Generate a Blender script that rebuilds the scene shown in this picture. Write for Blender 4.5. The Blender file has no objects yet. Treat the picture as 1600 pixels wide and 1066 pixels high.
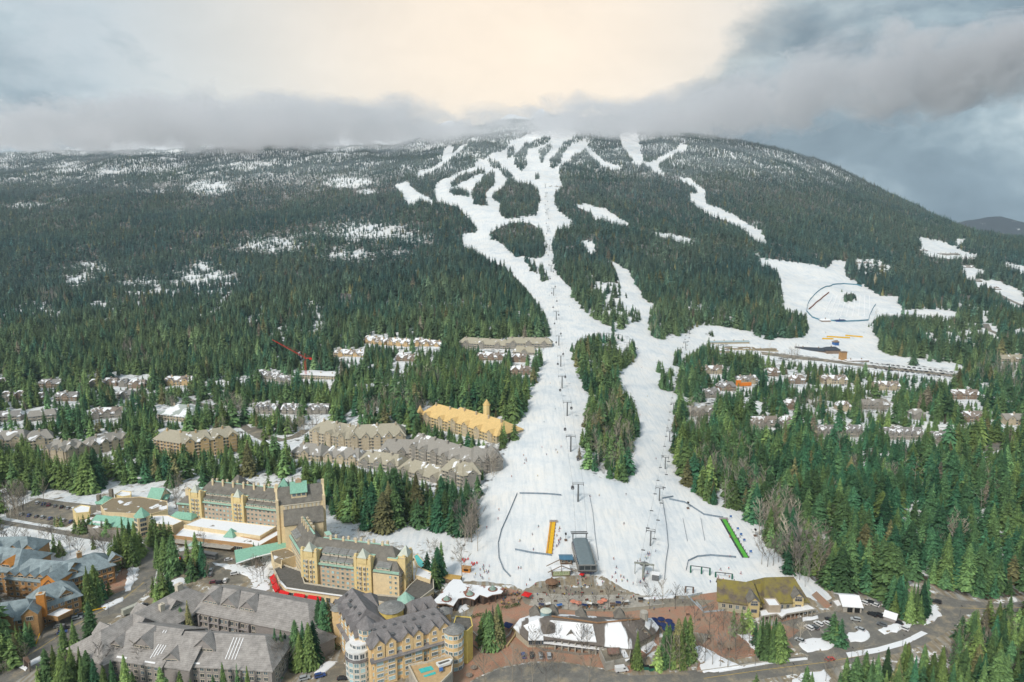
import bpy, bmesh, math, random
import numpy as np
from mathutils import Vector, Matrix, noise as mnoise
R = math.radians
rnd = random.Random(7)
rng = np.random.default_rng(7)
S = bpy.context.scene
COL = S.collection
# ------------------------------------------------------------------ camera
CAMZ = 190.0
PITCH = R(9.2)
FPX = 1067.0
cam_data = bpy.data.cameras.new('camera')
cam_data.lens = 24.0
cam_data.sensor_width = 36.0
cam_data.clip_start = 1.0
cam_data.clip_end = 40000.0
cam = bpy.data.objects.new('camera', cam_data)
COL.objects.link(cam)
cam.location = (0, 0, CAMZ)
cam.rotation_euler = (R(90) - PITCH, 0, 0)
S.camera = cam
# ------------------------------------------------------------------ view
S.view_settings.view_transform = 'Standard'
S.view_settings.look = 'None'
S.view_settings.gamma = 1.0
S.view_settings.use_curve_mapping = False
S.view_settings.exposure = 0.90
S.render.engine = 'CYCLES'
cy = S.cycles
cy.max_bounces = 6
cy.diffuse_bounces = 3
cy.glossy_bounces = 2
cy.transmission_bounces = 3
cy.volume_bounces = 3
cy.transparent_max_bounces = 6
cy.use_denoising = True
cy.use_adaptive_sampling = True
cy.adaptive_threshold = 0.02
cy.caustics_reflective = False
cy.caustics_refractive = False
cy.volume_step_rate = 2.0
cy.volume_max_steps = 256
# ------------------------------------------------------------------ sky
SUN_EL, SUN_AZ = R(42), R(-148)      # behind the overcast, behind the camera and to its left
world = bpy.data.worlds.new('World')
S.world = world
world.use_nodes = True
NT = world.node_tree
NT.nodes.clear()
def N(nt, t, **k):
  n = nt.nodes.new(t)
  for a, b in k.items():
    setattr(n, a, b)
  return n
def setv(n, **k):
  for a, b in k.items():
    n.inputs[a.replace('_', ' ')].default_value = b
  return n
def math_node(nt, op, a, b=None, c=None, clamp=False):
  n = N(nt, 'ShaderNodeMath', operation=op, use_clamp=clamp)
  for i, s in enumerate((a, b, c)):
    if s is None: continue
    if isinstance(s, (int, float)): n.inputs[i].default_value = s
    else: nt.links.new(s, n.inputs[i])
  return n.outputs[0]
def ramp(nt, fac, stops, interp='LINEAR'):
  n = N(nt, 'ShaderNodeValToRGB')
  n.color_ramp.interpolation = interp
  while len(n.color_ramp.elements) < len(stops):
    n.color_ramp.elements.new(0.5)
  for e, (p, c) in zip(n.color_ramp.elements, stops):
    e.position = p
    e.color = (c, c, c, 1) if isinstance(c, (int, float)) else (*c, 1)
  if fac is not None: nt.links.new(fac, n.inputs[0])
  return n.outputs[0]
def mixc(nt, fac, a, b, blend='MIX'):
  n = N(nt, 'ShaderNodeMix', data_type='RGBA', blend_type=blend)
  if isinstance(fac, (int, float)): n.inputs[0].default_value = fac
  else: nt.links.new(fac, n.inputs[0])
  for i, s in ((6, a), (7, b)):
    if isinstance(s, tuple): n.inputs[i].default_value = (*s[:3], 1)
    else: nt.links.new(s, n.inputs[i])
  return n.outputs[2]
def noise_n(nt, vec, scale, detail=4, rough=0.55, dist=0.0, lac=2.0):
  n = N(nt, 'ShaderNodeTexNoise')
  n.inputs['Scale'].default_value = scale
  n.inputs['Detail'].default_value = detail
  n.inputs['Roughness'].default_value = rough
  n.inputs['Distortion'].default_value = dist
  n.inputs['Lacunarity'].default_value = lac
  if vec is not None: nt.links.new(vec, n.inputs['Vector'])
  return n.outputs['Fac']
def mapping(nt, vec, scale=(1, 1, 1), loc=(0, 0, 0)):
  n = N(nt, 'ShaderNodeMapping')
  n.inputs['Scale'].default_value = scale
  n.inputs['Location'].default_value = loc
  nt.links.new(vec, n.inputs['Vector'])
  return n.outputs[0]
sky = N(NT, 'ShaderNodeTexSky', sky_type='NISHITA', sun_disc=False, sun_elevation=SUN_EL, sun_rotation=SUN_AZ,
    air_density=1.0, dust_density=2.0, ozone_density=1.5)
tc = N(NT, 'ShaderNodeTexCoord')
sep = N(NT, 'ShaderNodeSeparateXYZ'); NT.links.new(tc.outputs['Generated'], sep.inputs[0])
X_, Y_, Z_ = sep.outputs
az = math_node(NT, 'ARCTAN2', X_, Y_)                     # radians, 0 = straight ahead, + = right
el = math_node(NT, 'ARCSINE', Z_)
zz = math_node(NT, 'ADD', math_node(NT, 'MAXIMUM', Z_, 0.0), 0.22)
comb = N(NT, 'ShaderNodeCombineXYZ')
NT.links.new(math_node(NT, 'DIVIDE', X_, zz), comb.inputs[0])
NT.links.new(math_node(NT, 'DIVIDE', Y_, zz), comb.inputs[1])
NT.links.new(math_node(NT, 'MULTIPLY', Z_, 1.5), comb.inputs[2])
cdir_ = mapping(NT, tc.outputs['Generated'], (1, 1, 1.9), (2.3, 0.4, 1.1))
n_big = noise_n(NT, cdir_, 2.6, 7, 0.60, 0.5)
n_mid = noise_n(NT, cdir_, 8.5, 8, 0.66, 0.3)
dx = math_node(NT, 'SUBTRACT', az, 0.02)
glow = math_node(NT, 'MULTIPLY', math_node(NT, 'POWER', math_node(NT, 'MAXIMUM', math_node(NT, 'COSINE', dx), 0.0), 5.0),
         math_node(NT, 'POWER', math_node(NT, 'MAXIMUM', math_node(NT, 'COSINE', math_node(NT, 'SUBTRACT', el, 0.2)), 0.0), 6.0))
veil = ramp(NT, glow, [(0.0, (3.5, 3.8, 3.95)), (0.45, (3.6, 3.9, 3.95)), (0.72, (4.9, 4.55, 3.95)), (1.0, (6.6, 5.4, 4.0))])
base = mixc(NT, 0.86, sky.outputs[0], veil)
mott = math_node(NT, 'MULTIPLY_ADD', n_mid, 0.22, 0.89)
base = mixc(NT, 1.0, base, mott, 'MULTIPLY')
nn = math_node(NT, 'ADD', math_node(NT, 'MULTIPLY', n_big, 0.62), math_node(NT, 'MULTIPLY', n_mid, 0.38))
right = N(NT, 'ShaderNodeMapRange', interpolation_type='SMOOTHSTEP')
NT.links.new(math_node(NT, 'SUBTRACT', az, math_node(NT, 'MULTIPLY', el, 0.85)), right.inputs[0])
for i, v in ((1, -0.04), (2, 0.22), (3, -0.22), (4, 0.24)): right.inputs[i].default_value = v
left = N(NT, 'ShaderNodeMapRange', interpolation_type='SMOOTHSTEP')
NT.links.new(math_node(NT, 'MULTIPLY', az, -1.0), left.inputs[0])
for i, v in ((1, 0.24), (2, 0.60), (3, 0.0), (4, 0.27)): left.inputs[i].default_value = v
low = N(NT, 'ShaderNodeMapRange', interpolation_type='SMOOTHSTEP')      # cloud thickens towards the skyline
NT.links.new(el, low.inputs[0])
for i, v in ((1, 0.26), (2, 0.12), (3, 0.0), (4, 0.10)): low.inputs[i].default_value = v
cov = math_node(NT, 'ADD', math_node(NT, 'ADD', nn, right.outputs[0]), math_node(NT, 'ADD', left.outputs[0], low.outputs[0]))
cmask = ramp(NT, cov, [(0.50, 0.0), (0.62, 0.7), (0.78, 1.0)])
n_dk = noise_n(NT, mapping(NT, cdir_, (1, 1, 1.1), (3, 5, 1)), 4.2, 8, 0.62, 0.4)
ccol = ramp(NT, n_dk, [(0.32, (0.65, 1.0, 1.3)), (0.48, (1.25, 1.75, 2.1)), (0.60, (2.3, 2.9, 3.2)), (0.72, (4.2, 4.7, 4.8))])
final = mixc(NT, math_node(NT, 'MULTIPLY', cmask, 0.92), base, ccol)
bg = N(NT, 'ShaderNodeBackground'); bg.inputs['Strength'].default_value = 0.10
NT.links.new(final, bg.inputs['Color'])
wo = N(NT, 'ShaderNodeOutputWorld'); NT.links.new(bg.outputs[0], wo.inputs['Surface'])
world.cycles.sampling_method = 'MANUAL'
world.cycles.sample_map_resolution = 512
# ------------------------------------------------------------------ sun (behind overcast: wide and weak)
sun_l = bpy.data.lights.new('sun', 'SUN')
sun_l.energy = 1.7
sun_l.angle = R(12)
sun_l.color = (1.0, 0.95, 0.87)
sun = bpy.data.objects.new('sun', sun_l)
COL.objects.link(sun)
sun_dir = Vector((math.sin(SUN_AZ) * math.cos(SUN_EL), math.cos(SUN_AZ) * math.cos(SUN_EL), math.sin(SUN_EL)))
sun.rotation_euler = sun_dir.to_track_quat('Z', 'Y').to_euler()
# ------------------------------------------------------------------ picture <-> ground helpers
cP, sP = math.cos(PITCH), math.sin(PITCH)
def tdep(py):
  return math.tan(PITCH + math.atan((py - 533.0) / FPX))
def U(px, py, h=0.0):
  """point on the horizontal plane z=h seen at picture position px,py of the 1600x1066 photograph"""
  u = (px - 800.0) / FPX; v = (py - 533.0) / FPX
  t = (CAMZ - h) / (sP + v * cP)
  return Vector((u * t, (cP - v * sP) * t, h))
def UY(px, py, Y):
  """point at forward distance Y"""
  u = (px - 800.0) / FPX; v = (py - 533.0) / FPX
  t = Y / (cP - v * sP)
  return Vector((u * t, Y, CAMZ - (sP + v * cP) * t))
def project(x, y, z):
  d = y * cP - (z - CAMZ) * sP
  upc = y * sP + (z - CAMZ) * cP
  return 800.0 + FPX * x / d, 533.0 - FPX * upc / d
# ------------------------------------------------------------------ terrain shape
PROF = [
 (-500, 560, [(600,690),(560,800),(520,950),(480,1120),(440,1320),(400,1560),(370,1800),(340,2050),(300,2400),(265,2800),(240,3200),(226,3500)]),
 (0,    560, [(600,690),(560,800),(520,950),(480,1120),(440,1320),(400,1560),(370,1800),(340,2050),(300,2400),(265,2800),(245,3150),(233,3500)]),
 (200,  560, [(600,690),(560,800),(520,950),(480,1120),(440,1310),(400,1540),(365,1800),(335,2050),(300,2400),(265,2780),(245,3100),(234,3400)]),
 (350,  560, [(600,690),(560,800),(520,940),(480,1100),(440,1290),(400,1500),(360,1780),(330,2020),(300,2300),(265,2700),(245,3000),(228,3350)]),
 (500,  520, [(600,680),(560,780),(520,910),(480,1060),(440,1230),(400,1430),(360,1680),(320,2000),(280,2400),(250,2750),(235,3050),(228,3350)]),
 (640,  480, [(650,545),(600,640),(560,740),(520,860),(480,1000),(440,1160),(400,1340),(360,1570),(320,1850),(280,2230),(250,2600),(232,2950),(222,3200)]),
 (760,  330, [(760,397),(650,515),(600,605),(560,695),(520,805),(480,940),(440,1090),(400,1265),(360,1480),(320,1740),(280,2060),(250,2380),(220,2750),(200,3050)]),
 (870,  290, [(760,388),(650,500),(600,590),(560,680),(520,790),(480,920),(440,1070),(400,1240),(360,1450),(320,1700),(280,2000),(250,2300),(220,2650),(200,2950)]),
 (980,  290, [(760,395),(650,525),(600,615),(560,705),(520,815),(480,945),(440,1095),(400,1270),(360,1490),(320,1750),(280,2050),(250,2350),(220,2700),(203,2950)]),
 (1090, 330, [(760,405),(700,482),(650,565),(600,665),(560,765),(520,875),(480,1010),(440,1165),(400,1350),(360,1590),(320,1840),(280,2150),(250,2450),(225,2800),(210,3050)]),
 (1200, 400, [(700,488),(650,575),(600,680),(560,780),(520,890),(480,1020),(440,1180),(400,1380),(360,1620),(320,1900),(280,2250),(250,2620),(228,3000)]),
 (1300, 450, [(650,578),(600,690),(560,790),(520,900),(480,1040),(440,1220),(400,1450),(360,1720),(320,2080),(290,2450),(268,2850)]),
 (1400, 500, [(650,580),(600,690),(560,800),(520,920),(480,1080),(440,1270),(400,1530),(360,1900),(335,2300),(315,2750)]),
 (1500, 520, [(600,690),(560,800),(520,930),(480,1100),(440,1300),(400,1600),(376,1900),(364,2300),(357,2650)]),
 (1600, 540, [(600,690),(560,810),(520,940),(480,1110),(440,1340),(420,1500),(398,1850),(380,2200),(371,2600)]),
 (2100, 540, [(600,690),(560,810),(520,940),(480,1110),(440,1340),(425,1500),(408,1850),(395,2200),(390,2600)]),
]
YS = np.concatenate([np.arange(40, 700, 4.0), np.geomspace(700, 8000, 260)])
prof_a, prof_z = [], []
KS = CAMZ / 160.0
for c, yf, pts in PROF:
  yf *= KS; pts = [(q, Y * KS) for q, Y in pts]
  prof_a.append((c - 800) / FPX / cP)
  yy = [0, yf]; zz_ = [0, 0]
  for py, Y in pts:
    yy.append(Y); zz_.append(max(0.0, CAMZ - Y * tdep(py)))
  ridge = zz_[-1]
  if 700 < c < 1050:                     # keeps climbing inside the cloud
    yy += [yy[-1] + 530]; zz_ += [ridge + 130]
  yy += [yy[-1] + 1000, 9000]; zz_ += [zz_[-1] - 160, zz_[-1] - 700 if c > 1000 else zz_[-1] - 420]
  prof_z.append(np.interp(YS, yy, zz_))
prof_a = np.array(prof_a); prof_z = np.array(prof_z)
AG = np.linspace(-1.35, 1.35, 541)
ZG = np.empty((len(YS), len(AG)))
for i in range(len(YS)):
  ZG[i] = np.interp(AG, prof_a, prof_z[:, i])
def blur(a, k, ax):
  ker = np.hanning(2 * k + 3)[1:-1]; ker /= ker.sum()
  pad = [(0, 0), (0, 0)]; pad[ax] = (k, k)
  ap = np.pad(a, pad, mode='edge')
  out = np.zeros_like(a)
  for j, w in enumerate(ker):
    out += w * (ap[j:j + a.shape[0], :] if ax == 0 else ap[:, j:j + a.shape[1]])
  return out
flat = (ZG < 0.01)
ZG = blur(ZG, 9, 1)
ZB = blur(ZG, 3, 0)
wB = np.clip((YS - 330) / 150, 0, 1)[:, None]
ZG = ZG * (1 - wB) + ZB * wB
def vnoise(x, y, seed):
  xi = np.floor(x).astype(int); yi = np.floor(y).astype(int)
  xf = x - xi; yf = y - yi
  def h(a, b):
    n = (a * 374761393 + b * 668265263 + seed * 974711) & 0x7fffffff
    n = ((n ^ (n >> 13)) * 1274126177) & 0x7fffffff
    return ((n ^ (n >> 16)) & 0xffff) / 65535.0
  sx = xf * xf * (3 - 2 * xf); sy = yf * yf * (3 - 2 * yf)
  return (h(xi, yi) * (1 - sx) + h(xi + 1, yi) * sx) * (1 - sy) + (h(xi, yi + 1) * (1 - sx) + h(xi + 1, yi + 1) * sx) * sy
def fbm(x, y, seed, o=4):
  s = 0; a = .5
  for k in range(o):
    s = s + a * (vnoise(x * 2 ** k, y * 2 ** k, seed + k) - .5); a *= .5
  return s * 2
def ground(x, y):
  x = np.asarray(x, float); y = np.asarray(y, float)
  a = x / np.maximum(y, 30)
  ia = np.clip((a - AG[0]) / (AG[1] - AG[0]), 0, len(AG) - 1.001)
  iy = np.interp(y, YS, np.arange(len(YS)))
  iy = np.clip(iy, 0, len(YS) - 1.001)
  i0 = iy.astype(int); j0 = ia.astype(int); fy = iy - i0; fa = ia - j0
  z = (ZG[i0, j0] * (1 - fy) * (1 - fa) + ZG[i0 + 1, j0] * fy * (1 - fa) + ZG[i0, j0 + 1] * (1 - fy) * fa + ZG[i0 + 1, j0 + 1] * fy * fa)
  w = np.clip((z - 1.0) / 14.0, 0, 1)
  amp = np.clip((y - 500) / 1400, 0, 1)
  z = z + w * (fbm(x / 420, y / 420, 3, 4) * (34 + 34 * np.clip((y - 2300) / 1400, 0, 1)) * amp - np.abs(fbm(x / 150, y / 620, 61, 3)) * 22 * np.clip((y - 1200) / 1200, 0, 1) + fbm(x / 90, y / 90, 9, 3) * (1.2 + 7 * amp))
  return z
def G(px, py):
  """where the sight line through a picture position first meets the ground"""
  u = (px - 800.0) / FPX; v = (py - 533.0) / FPX
  d = Vector((u, cP - v * sP, -(sP + v * cP)))
  ts = np.geomspace(170, 7500, 800)
  X = d.x * ts; Y = d.y * ts; Z = CAMZ + d.z * ts
  g = ground(X, Y)
  k = np.nonzero(Z <= g)[0]
  if len(k) == 0: return None
  k = k[0]
  if k == 0: t = ts[0]
  else:
    a0 = Z[k - 1] - g[k - 1]; a1 = g[k] - Z[k]
    t = ts[k - 1] + (ts[k] - ts[k - 1]) * a0 / max(1e-6, a0 + a1)
  x = d.x * t; y = d.y * t
  return Vector((x, y, float(ground(x, y))))
# ------------------------------------------------------------------ land cover, traced on the ground
W_, H_ = 1600, 1066
def poly_mask(m, pts, val=1.0):
  P = np.array(pts, float)
  x0, x1 = int(max(0, P[:, 0].min())), int(min(W_ - 1, P[:, 0].max() + 1))
  y0, y1 = int(max(0, P[:, 1].min())), int(min(H_ - 1, P[:, 1].max() + 1))
  if x1 <= x0 or y1 <= y0: return
  xx, yy = np.meshgrid(np.arange(x0, x1 + 1) + .5, np.arange(y0, y1 + 1) + .5)
  ins = np.zeros(xx.shape, bool)
  n = len(P)
  for i in range(n):
    ax, ay = P[i]; bx, by = P[(i + 1) % n]
    if ay == by: continue
    c = ((ay > yy) != (by > yy)) & (xx < (bx - ax) * (yy - ay) / (by - ay) + ax)
    ins ^= c
  sub = m[y0:y1 + 1, x0:x1 + 1]
  sub[ins] = val
def stroke(m, pts, w, val=1.0):
  for (ax, ay), (bx, by) in zip(pts[:-1], pts[1:]):
    L = math.hypot(bx - ax, by - ay) + 1e-6
    nx, ny = -(by - ay) / L * w / 2, (bx - ax) / L * w / 2
    poly_mask(m, [(ax + nx, ay + ny), (bx + nx, by + ny), (bx - nx, by - ny), (ax - nx, ay - ny)], val)
z6 = lambda L: [(600 + x / 3.2, 200 + y / 3.2) for x, y in L]
z8 = lambda L: [(800 + x / 2, 100 + y / 2) for x, y in L]
z7 = lambda L: [(x / 2, 100 + y / 2) for x, y in L]
z5 = lambda L: [(1140 + x / 3.478, 350 + y / 3.478) for x, y in L]
SNOW = np.zeros((H_, W_), np.float32)      # open snow: 1 = groomed, partial = patchy
NOTREE = np.zeros((H_, W_), np.float32)    # nothing of a tree is seen here
def piste(pts, s=1.0, nt=1.0):
  poly_mask(SNOW, pts, s); poly_mask(NOTREE, pts, nt)
def island(pts):
  poly_mask(SNOW, pts, 0.0); poly_mask(NOTREE, pts, 0.0)
piste(z6([(830,1024),(820,960),(790,890),(740,830),(700,780),(660,740),(600,690),(540,670),(500,650),(460,620),(400,585),(400,535),(470,530),(465,490),(420,440),(400,420),(380,395),(330,380),(270,370),(255,315),(265,285),(300,262),(345,243),(400,215),(470,195),(455,180),(520,150),(545,125),(600,120),(620,95),(640,70),(700,45),(760,20),(880,10),(960,20),(960,60),(1010,60),(1020,100),(985,120),(950,130),(930,165),(880,190),(875,230),(885,290),(870,310),(845,350),(860,400),(900,440),(940,465),(940,490),(920,500),(860,500),(850,560),(835,580),(850,660),(860,700),(870,740),(890,770),(950,820),(950,870),(990,910),(1060,970),(1080,1000),(1100,1024)]))
piste([(862,525),(862,500),(855,480),(846,462),(930,500),(945,513),(935,518),(910,525),(895,540),(897,570),(900,590),(910,600),(920,630),(915,650),(905,680),(908,715),(915,738),(930,748),(960,755),(985,750),(985,720),(995,690),(1000,660),(997,630),(990,615),(975,605),(965,590),(980,575),(998,555),(1000,540),(985,525),(960,515),(945,510),(1014,520),(1030,535),(1060,528),(1085,513),(1110,508),(1140,512),(1175,524),(1200,532),(1240,532),(1300,520),(1300,560),(1245,552),(1210,548),(1160,535),(1110,535),(1085,545),(1065,560),(1060,600),(1055,640),(1048,680),(1050,715),(1060,745),(1075,762),(1085,758),(1085,775),(1100,785),(1130,795),(1162,800),(1165,815),(1180,845),(1200,855),(1225,870),(1240,915),(1200,925),(1120,925),(1060,930),(1000,930),(960,925),(940,915),(880,925),(800,925),(740,915),(700,905),(725,880),(745,840),(752,800),(762,770),(775,745),(790,715),(800,690),(812,660),(830,625),(840,590),(850,560)])
piste(z6([(1100,640),(1125,670),(1160,680),(1215,710),(1240,750),(1265,800),(1300,850),(1345,905),(1330,950),(1325,1024),(1325,1060),(1180,1060),(1090,1020),(1080,980),(1180,1010),(1250,1000),(1290,960),(1250,880),(1220,850),(1180,780),(1160,720)]))
piste(z6([(990,740),(1060,745),(1100,775),(1180,785),(1225,860),(1280,890),(1300,980),(1240,1000),(1170,1010),(1080,950),(1100,870),(1050,830)]), 0.85, 0.45)
for P_ in ([(165,245),(180,220),(250,200),(290,170),(300,110),(330,90),(350,100),(345,130),(390,90),(425,80),(330,160),(290,190),(230,215),(175,248)],
      [(60,290),(120,270),(130,300),(180,330),(250,370),(240,380),(200,365),(170,360),(150,390),(120,380),(95,330),(85,310)],
      [(1010,90),(1060,130),(1100,170),(1160,190),(1195,205),(1150,208),(1100,190),(1050,155),(1010,110)],
      [(1180,30),(1200,-10),(1250,-10),(1265,20),(1280,90),(1300,170),(1340,175),(1390,145),(1470,105),(1485,80),(1520,88),(1510,112),(1470,122),(1400,160),(1370,190),(1400,235),(1385,238),(1340,205),(1300,183),(1260,183),(1215,120),(1190,90)],
      [(1485,250),(1525,257),(1532,272),(1500,266)],
      [(955,385),(1000,382),(1040,392),(1110,408),(1160,448),(1220,478),(1200,492),(1150,474),(1090,460),(1060,458),(1030,415)],
      [(1330,525),(1420,532),(1500,552),(1560,572),(1500,574),(1430,550)],
      [(990,570),(1050,573),(1055,622),(1040,632),(1010,602)]):
  piste(z6(P_))
piste(z8([(525,355),(555,360),(580,383),(602,398),(605,440),(650,453),(700,478),(740,508),(780,523),(795,562),(770,552),(740,533),(720,512),(670,487),(610,467),(590,452),(558,425),(560,405),(582,410),(575,388),(545,368)]))
piste(z5([(140,140),(170,190),(280,205),(400,220),(470,230),(500,245),(550,240),(560,205),(630,205),(625,290),(720,330),(780,370),(815,395),(880,400),(910,400),(915,440),(940,445),(940,470),(820,490),(790,510),(755,560),(800,610),(810,700),(860,715),(1000,740),(1270,770),(1270,785),(1000,765),(800,750),(700,740),(600,720),(370,690),(250,680),(100,670),(0,660),(0,560),(100,590),(200,625),(300,625),(400,620),(440,600),(430,540),(410,480),(310,455),(270,370),(280,300),(240,240),(180,230)]))
for P_ in ([(1020,75),(1150,100),(1230,130),(1290,160),(1350,170),(1340,190),(1150,185),(1060,165),(1050,120)], [(1235,90),(1280,80),(1280,95),(1240,120)],
      [(1270,230),(1400,260),(1340,270),(1340,310),(1440,310),(1560,355),(1620,395),(1620,450),(1480,380),(1420,350),(1360,340),(1290,320)], [(1490,210),(1620,240),(1620,280),(1550,255)],
      [(1380,470),(1410,540),(1480,600),(1460,610),(1400,570),(1375,540)]):
  piste(z5(P_), 0.9)
piste(z5([(860,475),(1080,465),(1180,470),(1240,480),(1240,500),(1100,490),(870,492)]), 0.7)
piste(z5([(1020,620),(1330,565),(1420,600),(1310,650),(1080,675)]), 0.6, 0.45)
piste(z5([(690,195),(800,200),(870,225),(880,275),(720,268),(690,240)]), 0.75, 0.45)
island(z5([(620,390),(650,370),(690,375),(690,410),(650,440),(625,445)]))
island(z5([(568,358),(632,365),(628,376),(570,372)]))
for P_ in ([(335,270),(370,240),(420,215),(480,200),(515,215),(505,230),(450,250),(400,275),(360,295),(335,298)],
      [(325,325),(345,300),(390,300),(430,320),(440,345),(400,345),(350,340)],
      [(440,300),(480,270),(520,215),(555,215),(558,280),(540,310),(515,330),(520,390),(480,395),(445,380),(437,345)],
      [(515,150),(550,160),(585,180),(585,205),(550,205),(525,185)], [(583,205),(605,200),(640,225),(655,265),(620,265),(600,240),(585,235)],
      [(540,330),(590,290),(620,265),(660,265),(720,275),(760,290),(780,330),(782,380),(770,440),(700,445),(640,460),(590,450),(575,430),(580,380),(540,360)],
      [(650,140),(690,100),(720,80),(720,110),(715,200),(690,222),(655,190)], [(615,160),(620,100),(655,85),(655,130),(625,160)],
      [(690,85),(740,70),(800,45),(840,50),(830,75),(760,100),(720,110)], [(770,110),(800,95),(840,80),(845,105),(810,140),(795,180),(780,170)],
      [(828,200),(830,160),(870,120),(900,70),(940,60),(940,90),(900,130),(885,180),(850,210)], [(755,230),(780,230),(780,262),(757,262)],
      [(530,520),(600,480),(640,470),(720,465),(770,490),(800,520),(808,560),(815,630),(790,660),(700,650),(650,650),(620,610),(560,570),(525,545)],
      [(930,60),(950,40),(1000,45),(995,70),(950,80)],
      [(690,660),(730,665),(770,700),(775,740),(745,730),(735,700)], [(785,680),(805,690),(810,740),(830,775),(790,775),(780,730)]):
  island(z6(P_))
island([(897,570),(895,540),(910,525),(935,518),(960,518),(985,525),(1000,540),(998,555),(980,575),(965,590),(975,605),(990,615),(997,630),(1000,660),(995,690),(985,720),(985,750),(960,755),(930,748),(915,738),(908,715),(905,680),(915,650),(920,630),(910,600),(900,590)])
island([(1030,575),(1050,572),(1054,612),(1033,615)]); island([(1024,562),(1034,562),(1034,583),(1024,583)])
island([(1100,520),(1112,515),(1120,530),(1104,530)]); island(z5([(150,640),(160,640),(160,655),(150,655)]))
island([(1050,548),(1064,540),(1066,572),(1052,576)])
PATCH = np.zeros((H_, W_), np.float32)
def ell(m, cx, cy, rx, ry, v):
  yy, xx = np.mgrid[max(0, int(cy - 2.4 * ry)):min(H_, int(cy + 2.4 * ry)), max(0, int(cx - 2.4 * rx)):min(W_, int(cx + 2.4 * rx))]
  g = v * np.exp(-(((xx - cx) / rx) ** 2 + ((yy - cy) / ry) ** 2))
  sub = m[yy[0, 0]:yy[-1, 0] + 1, xx[0, 0]:xx[0, -1] + 1]
  np.maximum(sub, g, out=sub)
for e in ((318,443,34,20,.95),(318,425,14,16,.8),(222,447,26,14,.8),(262,455,22,7,.8),(138,418,22,7,.8),(125,435,18,10,.8),(75,492,14,18,.8),(18,490,14,9,.7),(165,488,14,14,.6),(180,515,8,12,.5),(345,468,28,9,.7),
     (107,261,16,4,1),(172,269,14,3,1),(270,236,28,6,.8),(258,247,10,3,.8),(327,292,26,9,.95),(45,321,26,4,.7),(400,257,16,5,.85),(545,284,28,7,1),(575,300,12,4,.7),(540,284,12,4,.9),(15,238,18,4,.9),(85,231,12,3,.7),
     (425,383,36,10,.9),(575,362,44,14,.85),(545,398,34,9,.7),(640,372,30,8,.7),(480,368,30,5,.6),(95,312,20,3,.5),(240,298,30,4,.5),(620,395,24,8,.5),(60,425,24,5,.4),(650,420,16,6,.5),
     (355,232,6,4,1),(490,232,5,4,1),(528,236,9,5,1),(545,240,6,4,.9),(455,218,20,5,.8),(1120,300,6,3,.5),(1165,352,30,6,.5),(470,290,60,14,.35),(420,310,60,10,.3),
     (220,595,12,10,.6),(340,577,12,7,.7),(495,507,8,12,.7),(205,560,12,10,.6),(375,640,20,10,.5),
     (1300,555,60,12,.5),(1240,590,24,10,.5),(1140,612,24,14,.6),(1180,545,20,6,.6),(1290,640,30,12,.6),(1400,640,16,14,.8),(1530,625,26,16,.9),(1500,660,20,10,.5),(1200,625,18,16,.6),(1345,655,30,8,.6),(1230,700,10,8,.5),
     (1505,655,16,20,.7),(1290,745,14,8,.6),(1440,820,30,14,.4),(1460,740,14,8,.4),(1570,880,14,14,.8),(1560,900,22,8,.8),(1300,860,16,18,.9),(1350,780,12,5,.5),(1385,860,20,8,.4),(1120,600,14,6,.9),(1170,612,18,6,.9),(1210,600,12,6,.9),(1262,612,16,6,.9),(1330,612,20,6,.9),(1420,625,18,7,.9),(1250,655,16,6,.8),(1365,680,14,5,.9),(1450,660,14,8,.9),(1545,650,18,8,.9),(1180,640,14,6,.9),(1480,600,20,7,.9),(1100,640,10,8,.9),(470,655,30,6,.8),(560,572,18,5,.9),(700,572,26,4,.8),(360,600,14,6,.8),(300,640,16,6,.9),(120,645,20,5,.8),(60,640,14,5,.8),(230,640,12,5,.8),(460,700,14,8,.9),(20,640,12,4,.7)):
  ell(PATCH, e[0], e[1], e[2] * 1.75, e[3] * 1.6, e[4])
KD = np.full((H_, W_), 1e6, np.float32)   # beyond this distance a tree may stand there (it is hidden)
def keep(pts, D=None):
  if D is None: D = 1e6
  m = np.zeros((H_, W_), np.float32); poly_mask(m, pts, 1.0); mm = m > 0
  was = NOTREE[mm] > .5
  KD[mm] = np.where(was, np.maximum(KD[mm], D), D); NOTREE[mm] = 1.0
VILLAGE = [(-10,800),(30,786),(90,762),(140,775),(160,768),(136,730),(150,725),(185,758),(250,752),(290,750),(445,752),(470,742),(512,752),(514,800),(540,842),(600,836),(625,820),(700,829),(716,846),(735,880),(720,905),(1230,905),(1270,908),(1292,920),(1310,922),(1366,935),(1372,950),(1400,925),(1440,905),(1480,925),(1540,938),(1610,930),(1610,1070),(-10,1070)]
VILL = np.zeros((H_, W_), np.float32); poly_mask(VILL, VILLAGE, 1.0)
BEHIND = np.zeros((H_, W_), np.float32)
poly_mask(BEHIND, [(262,750),(522,745),(530,800),(546,846),(500,826),(470,800),(440,785),(300,775),(255,768)], 1.0)
def forest_again(pts): poly_mask(NOTREE, pts, 0.0)
def look(m, px, py):
  ix = np.clip(np.round(px).astype(int), 0, W_ - 1); iy = np.clip(np.round(py).astype(int), 0, H_ - 1)
  return m[iy, ix]
def dilate(m, k):
  o = m.copy()
  for dy in range(-k, k + 1):
    for dx in range(-k, k + 1):
      if dx * dx + dy * dy <= k * k + 1:
        o = np.maximum(o, np.roll(np.roll(m, dy, 0), dx, 1))
  return o
def earth(pts): poly_mask(SNOW, pts, 0.0); poly_mask(VILL, pts, 1.0)
earth([(820,922),(838,908),(865,903),(884,896),(900,872),(906,852),(928,846),(936,880),(946,900),(975,918),(1010,932),(1060,934),(1120,934),(1120,945),(820,945)])
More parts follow.
